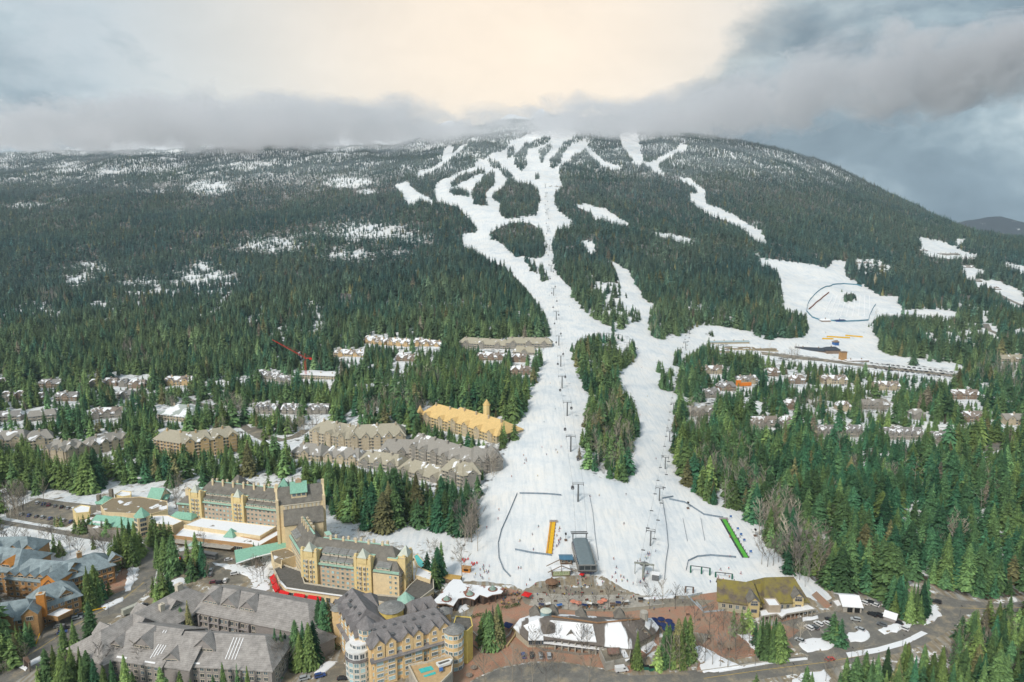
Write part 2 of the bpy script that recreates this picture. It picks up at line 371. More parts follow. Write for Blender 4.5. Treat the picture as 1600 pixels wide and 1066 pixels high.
earth([(540,838),(560,828),(600,838),(625,846),(720,858),(760,862),(720,868),(640,858),(600,852)])
earth([(700,912),(740,906),(800,912),(830,925),(700,940)])
for P_ in ([(0,826),(60,830),(170,850),(172,868),(100,862),(0,858)],   # snowfield below the left car park
      [(600,832),(660,824),(700,832),(712,850),(650,845),(605,848)], [(190,770),(260,778),(264,800),(240,806),(238,786),(196,782)]):
  poly_mask(SNOW, P_, 0.85)
poly_mask(PATCH, [(0,820),(170,845),(172,880),(0,880)], 0.8)
poly_mask(SNOW, [(640,872),(700,880),(735,880),(740,905),(700,905),(668,885)], 1.0)
poly_mask(SNOW, [(1235,895),(1262,902),(1300,935),(1285,940),(1240,925)], 0.8)
# ------------------------------------------------------------------ materials
MATS = {}
def principled(name, rough=0.8, spec=0.3, metal=0.0):
  m = bpy.data.materials.new(name); m.use_nodes = True
  nt = m.node_tree
  b = nt.nodes['Principled BSDF']
  b.inputs['Roughness'].default_value = rough
  b.inputs['Specular IOR Level'].default_value = spec
  b.inputs['Metallic'].default_value = metal
  return m, nt, b
def mat(name, col, rough=0.85, var=0.25, scale=0.6, col2=None, spec=0.2, metal=0.0, bump=0.0, bscale=6.0, stretch=(1, 1, 1), fine=0.0):
  """procedural surface: two tones of one colour mottled by noise, with optional relief"""
  if name in MATS: return MATS[name]
  m, nt, b = principled(name, rough, spec, metal)
  tcn = N(nt, 'ShaderNodeTexCoord')
  v = mapping(nt, tcn.outputs['Object'], stretch)
  f = noise_n(nt, v, scale, 5, 0.65)
  lo = tuple(c * (1 - var) for c in col); hi = tuple(min(1, c * (1 + var)) for c in (col2 or col))
  c = ramp(nt, f, [(0.3, lo), (0.7, hi)])
  if fine:
    g = noise_n(nt, v, scale * 14, 3, 0.7)
    c = mixc(nt, 1.0, c, ramp(nt, g, [(0.3, 1 - fine), (0.7, 1.0)]), 'MULTIPLY')
  nt.links.new(c, b.inputs['Base Color'])
  if bump:
    bn = N(nt, 'ShaderNodeBump'); bn.inputs['Strength'].default_value = bump; bn.inputs['Distance'].default_value = 0.1
    nt.links.new(noise_n(nt, v, bscale, 3), bn.inputs['Height']); nt.links.new(bn.outputs[0], b.inputs['Normal'])
  MATS[name] = m
  return m
def snowy(name, col, amount, scale=0.25, rough=0.85, var=0.2, bscale=3, streak=(1, 1, 1)):
  """a roof or ground surface with lying snow in patches of their own shape"""
  if name in MATS: return MATS[name]
  m, nt, b = principled(name, rough, 0.2)
  tcn = N(nt, 'ShaderNodeTexCoord')
  v = tcn.outputs['Object']
  f = noise_n(nt, v, 1.2, 5, 0.7)
  c = ramp(nt, f, [(0.3, tuple(x * (1 - var) for x in col)), (0.7, tuple(x * (1 + var) for x in col))])
  s = noise_n(nt, mapping(nt, v, streak, (7, 3, 1)), scale, 5, 0.55, 0.4)
  th = 0.72 - 0.44 * amount
  k = ramp(nt, s, [(th - 0.015, 0.0), (th + 0.015, 1.0)])
  c = mixc(nt, k, c, (0.80, 0.81, 0.83))
  nt.links.new(c, b.inputs['Base Color'])
  bn = N(nt, 'ShaderNodeBump'); bn.inputs['Strength'].default_value = 0.5; bn.inputs['Distance'].default_value = 0.25
  nt.links.new(math_node(nt, 'ADD', k, math_node(nt, 'MULTIPLY', f, 0.3)), bn.inputs['Height']); nt.links.new(bn.outputs[0], b.inputs['Normal'])
  MATS[name] = m
  return m
def shingle(name, col, var=0.3, row=0.45, moss=None):
  """roof covering: rows of shingles with uneven tone"""
  if name in MATS: return MATS[name]
  m, nt, b = principled(name, 0.9, 0.15)
  tcn = N(nt, 'ShaderNodeTexCoord')
  v = tcn.outputs['Object']
  f = noise_n(nt, v, 0.35, 6, 0.7)
  c = ramp(nt, f, [(0.3, tuple(x * (1 - var) for x in col)), (0.7, tuple(x * (1 + var) for x in col))])
  sp = N(nt, 'ShaderNodeSeparateXYZ'); nt.links.new(v, sp.inputs[0])
  rows = math_node(nt, 'FRACT', math_node(nt, 'MULTIPLY', sp.outputs[2], 1 / row))
  g = noise_n(nt, mapping(nt, v, (1, 1, 3)), 3.0, 3, 0.8)
  d = math_node(nt, 'MULTIPLY', ramp(nt, rows, [(0.0, 0.72), (0.25, 1.0)]), ramp(nt, g, [(0.3, 0.72), (0.7, 1.08)]))
  c = mixc(nt, 1.0, c, d, 'MULTIPLY')
  if moss:
    k = noise_n(nt, v, 0.16, 6, 0.7)
    c = mixc(nt, ramp(nt, k, [(0.40, 0.0), (0.56, 0.9)]), c, moss)
  nt.links.new(c, b.inputs['Base Color'])
  bn = N(nt, 'ShaderNodeBump'); bn.inputs['Strength'].default_value = 0.6; bn.inputs['Distance'].default_value = 0.12
  nt.links.new(d, bn.inputs['Height']); nt.links.new(bn.outputs[0], b.inputs['Normal'])
  MATS[name] = m
  return m
def glassm(name, col, rough=0.12):
  if name in MATS: return MATS[name]
  m, nt, b = principled(name, rough, 0.8)
  oi = N(nt, 'ShaderNodeObjectInfo')
  c = ramp(nt, oi.outputs['Random'], [(0.0, tuple(x * 0.35 for x in col)), (0.6, col), (1.0, tuple(min(1, x * 2.2) for x in col))])
  nt.links.new(c, b.inputs['Base Color'])
  MATS[name] = m
  return m
M_GLASS = glassm('window_glass', (0.075, 0.10, 0.12))
M_GLASS2 = glassm('pale_glass', (0.22, 0.34, 0.36))
M_TRIM = mat('pale_trim', (0.58, 0.52, 0.42), var=0.1)
M_TRIMD = mat('grey_trim', (0.33, 0.30, 0.29), var=0.1)
M_WHITE = mat('white_paint', (0.72, 0.72, 0.70), var=0.06)
M_SAND = mat('sand_render', (0.78, 0.63, 0.40), var=0.12, fine=0.12)
M_YELL = mat('yellow_render', (0.80, 0.63, 0.32), var=0.12, fine=0.12)
M_PINKB = mat('pinkish_brick', (0.64, 0.50, 0.36), var=0.12, fine=0.25)
M_OCHRE = mat('ochre_render', (0.75, 0.54, 0.29), var=0.12, fine=0.12)
M_MUST = mat('mustard_render', (0.74, 0.57, 0.17), var=0.12, fine=0.1)
M_TIMB = mat('timber_cladding', (0.50, 0.29, 0.13), var=0.3, fine=0.3, stretch=(1, 1, 5))
M_ORNG = mat('orange_stucco', (0.60, 0.25, 0.06), var=0.12, fine=0.1)
M_GREYW = mat('grey_siding', (0.33, 0.30, 0.285), var=0.2, fine=0.2, stretch=(1, 1, 6))
M_BROWNW = mat('brown_siding', (0.17, 0.11, 0.08), var=0.25, fine=0.2)
M_STONE = mat('rough_stone', (0.28, 0.24, 0.20), var=0.4, scale=1.6, fine=0.4)
M_CONC = mat('concrete', (0.42, 0.39, 0.34), var=0.2, fine=0.15)
M_GREEN = mat('copper_green_metal', (0.26, 0.50, 0.38), rough=0.55, var=0.22, scale=0.5, fine=0.2, stretch=(3, 3, 0.6))
M_GREENL = mat('pale_green_cornice', (0.36, 0.56, 0.45), rough=0.6, var=0.12)
M_PALEROOF = mat('pale_turret_cap', (0.55, 0.58, 0.50), var=0.12)
M_RF_DK = shingle('dark_brown_shingle', (0.21, 0.195, 0.17))
M_RF_GY = shingle('grey_shingle', (0.26, 0.26, 0.25))
M_RF_WARM = shingle('warm_grey_shingle', (0.36, 0.335, 0.315))
M_RF_PURP = shingle('slate_shingle', (0.24, 0.225, 0.225))
M_RF_BLUE = shingle('blue_grey_roof', (0.28, 0.34, 0.36))
M_RF_BEIGE = shingle('beige_shingle', (0.40, 0.36, 0.28))
M_RF_YEL = shingle('straw_yellow_roof', (0.76, 0.53, 0.23), var=0.12)
M_RF_MOSS = shingle('mossy_shingle', (0.16, 0.13, 0.105), moss=(0.24, 0.20, 0.05))
M_RF_SNOWY = snowy('snow_patched_shingle', (0.15, 0.13, 0.125), 0.55, 0.22)
M_RF_SNOWY2 = snowy('snow_covered_roof', (0.20, 0.16, 0.14), 0.80, 0.12)
M_SNOWR = mat('settled_snow', (0.80, 0.80, 0.81), var=0.05, scale=0.8, bump=0.5, bscale=1.5)
M_FLATS = snowy('flat_roof_with_snow', (0.22, 0.19, 0.16), 0.86, 0.09)
M_FLATB = snowy('gravel_roof', (0.25, 0.20, 0.13), 0.30, 0.14)
M_FLATG = mat('tar_roof', (0.15, 0.14, 0.125), var=0.3, fine=0.3)
M_RED = mat('red_canvas', (0.62, 0.02, 0.02), var=0.1)
M_REDP = mat('red_paint', (0.55, 0.04, 0.03), var=0.15)
M_STEEL = mat('grey_steel', (0.16, 0.165, 0.17), rough=0.5, var=0.15, metal=0.3)
M_STEELG = mat('galvanised_steel', (0.28, 0.29, 0.29), rough=0.45, var=0.15, metal=0.4)
M_BLACK = mat('black_rubber', (0.02, 0.02, 0.02), var=0.2)
M_WOOD = mat('weathered_wood', (0.22, 0.16, 0.11), var=0.3, fine=0.3)
M_YELP = mat('yellow_paint', (0.72, 0.42, 0.02), var=0.12)
M_GRNP = mat('green_mat', (0.10, 0.40, 0.05), var=0.15)
M_DGRN = mat('dark_green_paint', (0.03, 0.13, 0.09), var=0.15)
M_NAVY = mat('navy_canvas', (0.02, 0.035, 0.11), var=0.15)
M_BLUE = mat('blue_canvas', (0.05, 0.14, 0.36), var=0.15)
M_NET = mat('blue_grey_netting', (0.20, 0.25, 0.30), var=0.25)
M_POOL = mat('pool_water', (0.05, 0.50, 0.48), rough=0.08, var=0.1, spec=0.6)
M_PINK = mat('coral_canvas', (0.70, 0.27, 0.18), var=0.1)
# ------------------------------------------------------------------ mesh building
class MB:
  def __init__(s): s.v = []; s.f = []; s.m = []
  def add(s, vs, fs, m=0):
    o = len(s.v); s.v += [tuple(p) for p in vs]
    s.f += [tuple(i + o for i in f) for f in fs]; s.m += [m] * len(fs)
  def box(s, c, d, m=0, rz=0.0, mtop=None):
    hx, hy, hz = d[0] / 2, d[1] / 2, d[2] / 2
    co, si = math.cos(rz), math.sin(rz)
    vs = [(c[0] + x * co - y * si, c[1] + x * si + y * co, c[2] + z) for z in (-hz, hz) for x, y in ((-hx, -hy), (hx, -hy), (hx, hy), (-hx, hy))]
    s.add(vs, [(0, 3, 2, 1), (0, 1, 5, 4), (1, 2, 6, 5), (2, 3, 7, 6), (3, 0, 4, 7)], m)
    s.add(vs[4:], [(0, 1, 2, 3)], m if mtop is None else mtop)
  def prism(s, pts, z0, z1, m=0, mtop=None):
    n = len(pts)
    ar = sum(pts[i][0] * pts[(i + 1) % n][1] - pts[(i + 1) % n][0] * pts[i][1] for i in range(n))
    if ar < 0: pts = pts[::-1]
    vs = [(p[0], p[1], z0) for p in pts] + [(p[0], p[1], z1) for p in pts]
    s.add(vs, [(i, (i + 1) % n, n + (i + 1) % n, n + i) for i in range(n)], m)
    s.add(vs, [tuple(range(2 * n - 1, n - 1, -1))[::-1]], m if mtop is None else mtop)
    s.add(vs, [tuple(range(n - 1, -1, -1))], m)
  def cyl(s, c, r0, r1, z0, z1, n=12, m=0, cap=True, mc=None):
    vs = [(c[0] + r0 * math.cos(2 * math.pi * k / n), c[1] + r0 * math.sin(2 * math.pi * k / n), z0) for k in range(n)]
    if r1 > 1e-6:
      vs += [(c[0] + r1 * math.cos(2 * math.pi * k / n), c[1] + r1 * math.sin(2 * math.pi * k / n), z1) for k in range(n)]
      fs = [(k, (k + 1) % n, n + (k + 1) % n, n + k) for k in range(n)]
      s.add(vs, fs, m)
      if cap: s.add(vs[n:], [tuple(range(n))], m if mc is None else mc)
    else:
      vs.append((c[0], c[1], z1))
      s.add(vs, [(k, (k + 1) % n, n) for k in range(n)], m)
  def tube(s, a, b, r0, r1=None, n=5, m=0):
    a = Vector(a); b = Vector(b); r1 = r0 if r1 is None else r1
    d = (b - a)
    if d.length < 1e-6: return
    q = d.to_track_quat('Z', 'Y')
    vs = []
    for p, r in ((a, r0), (b, r1)):
      for k in range(n):
        vs.append(p + q @ Vector((r * math.cos(2 * math.pi * k / n), r * math.sin(2 * math.pi * k / n), 0)))
    s.add(vs, [(k, (k + 1) % n, n + (k + 1) % n, n + k) for k in range(n)] + [tuple(range(n, 2 * n)), tuple(range(n - 1, -1, -1))], m)
  def bar(s, a, b, w, h, m=0):
    """rectangular bar between two points, w across, h high"""
    a = Vector(a); b = Vector(b); d = (b - a).normalized()
    u = d.cross(Vector((0, 0, 1)))
    u = Vector((1, 0, 0)) if u.length < 1e-4 else u.normalized()
    k = u.cross(d).normalized()
    vs = [p + u * (x * w / 2) + k * (y * h / 2) for p in (a, b) for x, y in ((-1, -1), (1, -1), (1, 1), (-1, 1))]
    s.add(vs, [(0, 1, 5, 4), (1, 2, 6, 5), (2, 3, 7, 6), (3, 0, 4, 7), (0, 3, 2, 1), (4, 5, 6, 7)], m)
  def mesh(s, name, mats):
    me = bpy.data.meshes.new(name)
    me.from_pydata(s.v, [], s.f)
    for m in (mats if isinstance(mats, (list, tuple)) else [mats]): me.materials.append(m)
    if any(s.m): me.polygons.foreach_set('material_index', s.m)
    me.update()
    return me
  def build(s, name, mats, parent=None, loc=None):
    return put(name, s.mesh(name, mats), parent, loc)
def put(name, me, parent=None, loc=None, rz=0.0, sc=None):
  o = bpy.data.objects.new(name, me)
  COL.objects.link(o)
  if parent is not None: o.parent = parent
  if loc is not None: o.location = loc
  if rz: o.rotation_euler = (0, 0, rz)
  if sc is not None: o.scale = sc
  return o
def tag(o, label, cat, group=None, kind=None):
  if label: o['label'] = label
  if cat: o['category'] = cat
  if group: o['group'] = group
  if kind: o['kind'] = kind
  return o
def thing(name, label, cat, loc=(0, 0, 0), rz=0.0, group=None):
  o = bpy.data.objects.new(name, None)
  o.empty_display_size = 1.0
  COL.objects.link(o)
  o.location = loc; o.rotation_euler = (0, 0, rz)
  return tag(o, label, cat, group)
def dup(root, loc, rz=None, label=None, sc=None, group=None):
  def cp(o, par):
    c = o.copy(); COL.objects.link(c); c.parent = par
    for ch in kids.get(o.name, ()): cp(ch, c)
    return c
  kids = {}
  def walk(o):
    kids[o.name] = list(o.children)
    for ch in o.children: walk(ch)
  walk(root)
  r = cp(root, None)
  r.location = loc
  if rz is not None: r.rotation_euler = (0, 0, rz)
  if sc is not None: r.scale = (sc, sc, sc)
  if label: r['label'] = label
  if group: r['group'] = group
  return r
# ------------------------------------------------------------------ building kit
WIN = {}
def win_mesh(w, h, frame, glass, mull=1):
  k = (round(w, 2), round(h, 2), frame.name, glass.name, mull)
  if k not in WIN:
    b = MB()
    t = 0.16
    b.box((0, 0.02, 0), (w, 0.10, h), 1)
    for x in (-1, 1): b.box((x * (w / 2 + t / 2), -0.02, 0), (t, 0.22, h + 2 * t), 0)
    for z in (-1, 1): b.box((0, -0.02, z * (h / 2 + t / 2)), (w, 0.22, t), 0)
    for j in range(mull):
      b.box(((j + 1) * w / (mull + 1) - w / 2, -0.03, 0), (0.09, 0.12, h), 0)
    WIN[k] = b.mesh('window', [frame, glass])
  return WIN[k]
class Frame:
  """local coordinates of one wing: s along the front (left to right), t depth away, h height"""
  def __init__(F, root, p0, p1, W, z0=0.0):
    F.root = root; F.o = root.location.copy()
    F.p0 = Vector((p0[0], p0[1], 0)); d = Vector((p1[0] - p0[0], p1[1] - p0[1], 0))
    F.L = d.length; F.d = d.normalized(); F.n = Vector((-F.d.y, F.d.x, 0)); F.W = W; F.z0 = z0
    F.ang = math.atan2(F.d.y, F.d.x)
  def P(F, s, t, h):
    p = F.p0 + F.d * s + F.n * t
    return Vector((p.x - F.o.x, p.y - F.o.y, F.z0 + h - F.o.z))
  def roofz(F, t):
    a = min(t, F.W - t) / (F.W / 2)
    return F.H + (F.RH - F.H) * a
def fbox(b, F, s0, s1, t0, t1, h0, h1, m=0, mtop=None):
  vs = [F.P(s, t, h) for h in (h0, h1) for s, t in ((s0, t0), (s1, t0), (s1, t1), (s0, t1))]
  b.add(vs, [(0, 3, 2, 1), (0, 1, 5, 4), (1, 2, 6, 5), (2, 3, 7, 6), (3, 0, 4, 7)], m)
  b.add(vs[4:], [(0, 1, 2, 3)], m if mtop is None else mtop)
def win_face(F, face, a0, a1, h0, h1, bay, floors, w, h, frame=M_TRIM, glass=M_GLASS, mull=1, skip=None, parent=None):
  """rows of separate windows on one face: 'f' front, 'b' back, 'l' left end, 'r' right end"""
  n = max(1, int(round((a1 - a0) / bay)))
  me = win_mesh(w, h, frame, glass, mull)
  for i in range(n):
    a = a0 + (i + .5) * (a1 - a0) / n
    for k in range(floors):
      if skip and skip(i, k): continue
      z = h0 + (k + .5) * (h1 - h0) / floors
      if face == 'f': p, rz = F.P(a, -0.05, z), F.ang
      elif face == 'b': p, rz = F.P(a, F.W + 0.05, z), F.ang + math.pi
      elif face == 'l': p, rz = F.P(-0.05, a, z), F.ang - math.pi / 2
      else: p, rz = F.P(F.L + 0.05, a, z), F.ang + math.pi / 2
      put('window', me, parent or F.root, p, rz)
def wing(root, p0, p1, W, H, RH, hip=(0, 0), wall=M_SAND, roof=M_RF_DK, over=0.9, z0=0.0, th=0.35, gable_wall=True, base=-3.0):
  F = Frame(root, p0, p1, W, z0); F.H = H; F.RH = RH; F.hip = hip
  b = MB()
  fbox(b, F, 0, F.L, 0, W, base, H)
  for k, s in ((0, 0.0), (1, F.L)):
    if hip[k] == 0 and RH > H:
      q = 0.002 if k == 0 else -0.002
      b.add([F.P(s + q, 0, H - .01), F.P(s + q, W, H - .01), F.P(s + q, W / 2, RH - .05)], [(0, 1, 2) if k else (0, 2, 1)])
  F.wall = b.build('wall', wall, root)
  b = MB()
  o = over; g = (RH - H) / (W / 2)
  e = H - o * g
  s0, s1 = -o, F.L + o
  r0 = (hip[0] - o * 0 if hip[0] else -o); r1 = (F.L - hip[1] if hip[1] else F.L + o)
  for dz, flip in ((0.0, False), (-th, True)):
    A, B_, C_, D = F.P(s0, -o, e + dz), F.P(s1, -o, e + dz), F.P(s1, W + o, e + dz), F.P(s0, W + o, e + dz)
    Rl, Rr = F.P(r0, W / 2, RH + dz), F.P(r1, W / 2, RH + dz)
    fs = [(0, 1, 5, 4), (2, 3, 4, 5)]
    if hip[0]: fs.append((3, 0, 4))
    if hip[1]: fs.append((1, 2, 5))
    if flip: fs = [f[::-1] for f in fs]
    b.add([A, B_, C_, D, Rl, Rr], fs)
  i = 0; v = b.v
  ring = [(0, 1), (2, 3)] if True else []
  for a, c in ring: b.f.append((a, a + 6, c + 6, c)); b.m.append(0)
  for k, (a, c, r) in enumerate(((3, 0, 4), (1, 2, 5))):
    if hip[k]:
      b.f.append((a, a + 6, c + 6, c)); b.m.append(0)
    else:
      b.f.append((a, a + 6, r + 6, r)); b.m.append(0); b.f.append((r, r + 6, c + 6, c)); b.m.append(0)
  F.roof = b.build('roof', roof, root)
  return F
def gable_dormer(F, s, w, t0, hw, pitch=0.9, side='f', wall=M_GREYW, roof=M_RF_GY, nwin=1, deep=0.5, win=None):
  """a dormer that stands in the roof slope: front wall at depth t0, wall height hw above the roof there"""
  W = F.W
  T = (lambda t: t) if side == 'f' else (lambda t: W - t)
  z_ = F.roofz(t0) ; ze = z_ + hw; zr = ze + pitch * w / 2
  slope = (F.RH - F.H) / (W / 2)
  tb = min(W * 0.5, t0 + (zr - z_) / slope)
  te = min(W * 0.5, t0 + (ze - z_) / slope)
  b = MB(); P = F.P
  fl = side != 'f'
  def add(vs, fs, m):
    b.add(vs, [f[::-1] for f in fs] if fl else fs, m)
  add([P(s - w / 2, T(t0), z_ - .6), P(s + w / 2, T(t0), z_ - .6), P(s + w / 2, T(t0), ze), P(s, T(t0), zr), P(s - w / 2, T(t0), ze),
     P(s - w / 2, T(te), ze), P(s + w / 2, T(te), ze)], [(0, 1, 2, 3, 4), (0, 4, 5), (1, 6, 2)], 0)
  o = 0.45
  zo = ze - o * pitch
  for dz, fl2 in ((0.05, 0), (-0.2, 1)):
    vs = [P(s - w / 2 - o, T(t0 - deep), zo + dz), P(s, T(t0 - deep), zr + dz), P(s + w / 2 + o, T(t0 - deep), zo + dz),
       P(s - w / 2 - o, T(te), zo + dz), P(s, T(tb), zr + dz), P(s + w / 2 + o, T(te), zo + dz)]
    fs = [(0, 1, 4, 3), (1, 2, 5, 4)]
    add(vs, [f[::-1] for f in fs] if fl2 else fs, 1)
  k = len(b.v) - 12
  for a, c in ((0, 1), (1, 2)): b.f.append((k + a, k + a + 6, k + c + 6, k + c)); b.m.append(1)
  for a, c in ((0, 3), (2, 5)): b.f.append((k + a, k + a + 6, k + c + 6, k + c)); b.m.append(1)
  d = b.build('dormer', [wall, roof], F.root)
  if nwin:
    ww = (w - 1.0) / nwin
    me = win_mesh(max(0.5, ww - 0.5), max(0.7, hw * 0.62) if win is None else win, M_TRIM, M_GLASS, 1)
    for i in range(nwin):
      p = F.P(s - w / 2 + .5 + (i + .5) * ww, T(t0 - 0.05), z_ + hw * 0.52 + 0.05)
      put('window', me, d, p, F.ang + (math.pi if fl else 0))
  return d
def chimney(F, s, t, h0, h1, w=1.2, d=1.0, m=M_SAND, cap=M_TRIM):
  b = MB(); fbox(b, F, s - w / 2, s + w / 2, t - d / 2, t + d / 2, h0, h1)
  fbox(b, F, s - w / 2 - .15, s + w / 2 + .15, t - d / 2 - .15, t + d / 2 + .15, h1, h1 + .25, 1)
  fbox(b, F, s - w / 5, s + w / 5, t - d / 5, t + d / 5, h1 + .25, h1 + .7, 0)
  return b.build('chimney', [m, cap], F.root)
def flat_block(root, pts, h, wall, top, z0=0.0, parapet=0.5, trim=None, name='wall', base=-1.0):
  """flat-roofed volume with a parapet, from world corner points"""
  o = root.location
  P = [(p[0] - o.x, p[1] - o.y) for p in pts]
  n = len(P)
  if sum(P[i][0] * P[(i + 1) % n][1] - P[(i + 1) % n][0] * P[i][1] for i in range(n)) < 0: P = P[::-1]
  b = MB(); b.prism(P, z0 + base - o.z, z0 + h - o.z, 0)
  w = b.build(name, [wall], root)
  b = MB(); b.prism(P, z0 + h - o.z + 0.01, z0 + h - o.z + 0.06, 0)
  b.build('flat_roof', [top], root)
  if parapet:
    b = MB()
    for i in range(n):
      a = Vector((*P[i], 0)); c = Vector((*P[(i + 1) % n], 0)); d = (c - a).normalized(); nn_ = Vector((d.y, -d.x, 0))
      q = [a + nn_ * .06 - d * .06, c + nn_ * .06 + d * .06, c - nn_ * .35 - d * .0, a - nn_ * .35]
      b.prism([(v.x, v.y) for v in q], z0 + h - o.z - .2 - i * .003, z0 + h - o.z + parapet + i * .003, 0)
    b.build('parapet', [trim or wall], root)
  return w
def pyramid(root, c, r, h0, h1, n=4, m=M_GREEN, rot=0.785, wall=None, hb=None, name='turret_roof'):
  o = root.location
  b = MB()
  def ring(rr, z): return [(c[0] - o.x + rr * math.cos(rot + 2 * math.pi * k / n), c[1] - o.y + rr * math.sin(rot + 2 * math.pi * k / n), z - o.z) for k in range(n)]
  A = ring(r, h0); A.append((c[0] - o.x, c[1] - o.y, h1 - o.z))
  b.add(A, [(k, (k + 1) % n, n) for k in range(n)] + [tuple(range(n - 1, -1, -1))])
  b.build(name, m, root)
  if wall is not None:
    b = MB(); B0 = ring(r * .88, hb); B1 = ring(r * .88, h0 + .02)
    b.add(B0 + B1, [(k, (k + 1) % n, n + (k + 1) % n, n + k) for k in range(n)])
    b.build('turret_wall', wall, root)
def poly_sheet(name, pix, z, m, kind='structure', sub=0, skirt=0.0):
  """flat sheet on level ground from traced picture points"""
  pts = [U(x, y, z) for x, y in pix]
  b = MB()
  P = [(p.x, p.y) for p in pts]
  if skirt: b.prism(P, z - skirt, z, 0)
  else:
    n = len(P)
    if sum(P[i][0] * P[(i + 1) % n][1] - P[(i + 1) % n][0] * P[i][1] for i in range(n)) < 0: P = P[::-1]
    b.add([(x, y, z) for x, y in P], [tuple(range(n))])
  me = b.mesh(name, m)
  bm = bmesh.new(); bm.from_mesh(me); bmesh.ops.triangulate(bm, faces=bm.faces[:]); bm.to_mesh(me); bm.free()
  o = put(name, me)
  if kind: o['kind'] = kind
  return o
# ------------------------------------------------------------------ roads, plazas, yards (level ground)
def wet_asphalt(name, col, warm=(0.20, 0.165, 0.12)):
  m, nt, b = principled(name, 0.75, 0.35)
  pos = N(nt, 'ShaderNodeNewGeometry').outputs['Position']
  f = noise_n(nt, pos, 0.12, 6, 0.7); g = noise_n(nt, pos, 1.3, 5, 0.7)
  c = ramp(nt, f, [(0.3, tuple(x * .8 for x in col)), (0.5, col), (0.68, warm)])
  c = mixc(nt, 1.0, c, ramp(nt, g, [(0.3, 0.75), (0.7, 1.15)]), 'MULTIPLY')
  nt.links.new(c, b.inputs['Base Color'])
  nt.links.new(ramp(nt, f, [(0.4, 0.85), (0.6, 0.5)]), b.inputs['Roughness'])
  return m
def brick_pave(name, col):
  m, nt, b = principled(name, 0.85, 0.2)
  pos = N(nt, 'ShaderNodeNewGeometry').outputs['Position']
  br = N(nt, 'ShaderNodeTexBrick'); nt.links.new(pos, br.inputs['Vector'])
  br.inputs['Scale'].default_value = 1.6
  br.inputs['Color1'].default_value = (*[x * 1.15 for x in col], 1); br.inputs['Color2'].default_value = (*[x * .8 for x in col], 1); br.inputs['Mortar'].default_value = (0.22, 0.17, 0.14, 1)
  f = noise_n(nt, pos, 0.16, 6, 0.72); g = noise_n(nt, pos, 2.2, 4, 0.7)
  c = mixc(nt, 1.0, br.outputs[0], ramp(nt, g, [(0.3, 0.7), (0.7, 1.2)]), 'MULTIPLY')
  c = mixc(nt, ramp(nt, f, [(0.42, 0.0), (0.62, 0.8)]), c, (0.30, 0.235, 0.17))
  nt.links.new(c, b.inputs['Base Color'])
  return m
M_ASPH = wet_asphalt('road_asphalt', (0.19, 0.18, 0.16), (0.36, 0.30, 0.21))
M_ASPH2 = wet_asphalt('salted_asphalt', (0.20, 0.18, 0.145), (0.38, 0.31, 0.21))
M_BRICK = brick_pave('red_brick_paving', (0.46, 0.235, 0.15))
M_PLAZ = wet_asphalt('plaza_stone', (0.26, 0.23, 0.18), (0.36, 0.29, 0.20))
M_SNOWB = snowy('snow_bank', (0.26, 0.20, 0.13), 0.84, 0.35)
M_KERB = mat('kerb_stone', (0.36, 0.34, 0.30), var=0.2)
M_LINE = mat('road_paint', (0.55, 0.52, 0.42), var=0.2)
M_LINEY = mat('yellow_road_paint', (0.60, 0.42, 0.08), var=0.2)
poly_sheet('road', [(-40,1052),(0,1020),(60,988),(110,958),(140,944),(168,934),(196,921),(213,902),(218,880),(222,856),(226,840),(236,826),(252,828),(252,850),(246,880),(242,905),(236,920),(214,940),(190,958),(150,987),(108,1016),(60,1045),(10,1072),(-40,1090)], 0.030, M_ASPH)
poly_sheet('road', [(-40,806),(0,812),(60,822),(120,832),(175,841),(176,848),(120,840),(60,829),(0,819),(-40,814)], 0.030, M_ASPH)
poly_sheet('road', [(176,841),(200,842),(236,826),(236,840),(200,852),(176,849)], 0.036, M_ASPH2)
poly_sheet('forecourt', [(243,905),(250,880),(280,862),(330,852),(372,854),(400,868),(412,884),(398,900),(380,912),(330,914),(300,905),(262,912),(246,925)], 0.036, M_ASPH2)
poly_sheet('car_park', [(8,800),(60,778),(100,784),(152,790),(150,800),(118,816),(104,824),(60,818),(10,809)], 0.036, M_ASPH2)
poly_sheet('pavement', [(196,880),(212,872),(210,900),(196,921),(168,932),(150,926),(178,908)], 0.044, M_BRICK)
poly_sheet('road', [(700,1100),(742,1062),(780,1045),(830,1036),(880,1036),(940,1046),(985,1056),(1040,1054),(1120,1042),(1210,1030),(1290,1022),(1350,1012),(1410,996),(1452,975),(1472,952),(1450,936),(1466,928),(1500,938),(1560,943),(1660,936),(1660,956),(1560,960),(1510,960),(1490,982),(1440,1010),(1370,1030),(1290,1046),(1200,1060),(1130,1070),(1100,1100)], 0.030, M_ASPH)
poly_sheet('plaza', [(705,1010),(735,975),(740,950),(760,925),(790,918),(830,930),(860,950),(1000,950),(1060,942),(1100,928),(1122,925),(1140,945),(1175,985),(1160,1000),(1100,990),(1060,985),(1030,975),(1030,1010),(1000,1034),(985,1052),(940,1044),(880,1034),(830,1034),(780,1043),(742,1060),(715,1080),(690,1080)], 0.036, M_BRICK)
poly_sheet('plaza', [(812,930),(822,919),(850,918),(900,918),(960,922),(1010,934),(1060,936),(1118,938),(1100,946),(1040,949),(980,956),(900,955),(850,950),(820,944)], 0.046, M_PLAZ)
poly_sheet('pavement', [(1165,985),(1230,975),(1262,985),(1240,1012),(1200,1018),(1130,1030),(1100,1040),(1095,1010),(1110,995)], 0.040, M_BRICK)
poly_sheet('car_park', [(1215,972),(1300,955),(1370,945),(1400,948),(1440,958),(1470,972),(1450,985),(1400,1000),(1330,1015),(1270,1026),(1245,1018),(1232,1000),(1250,985)], 0.042, M_ASPH)
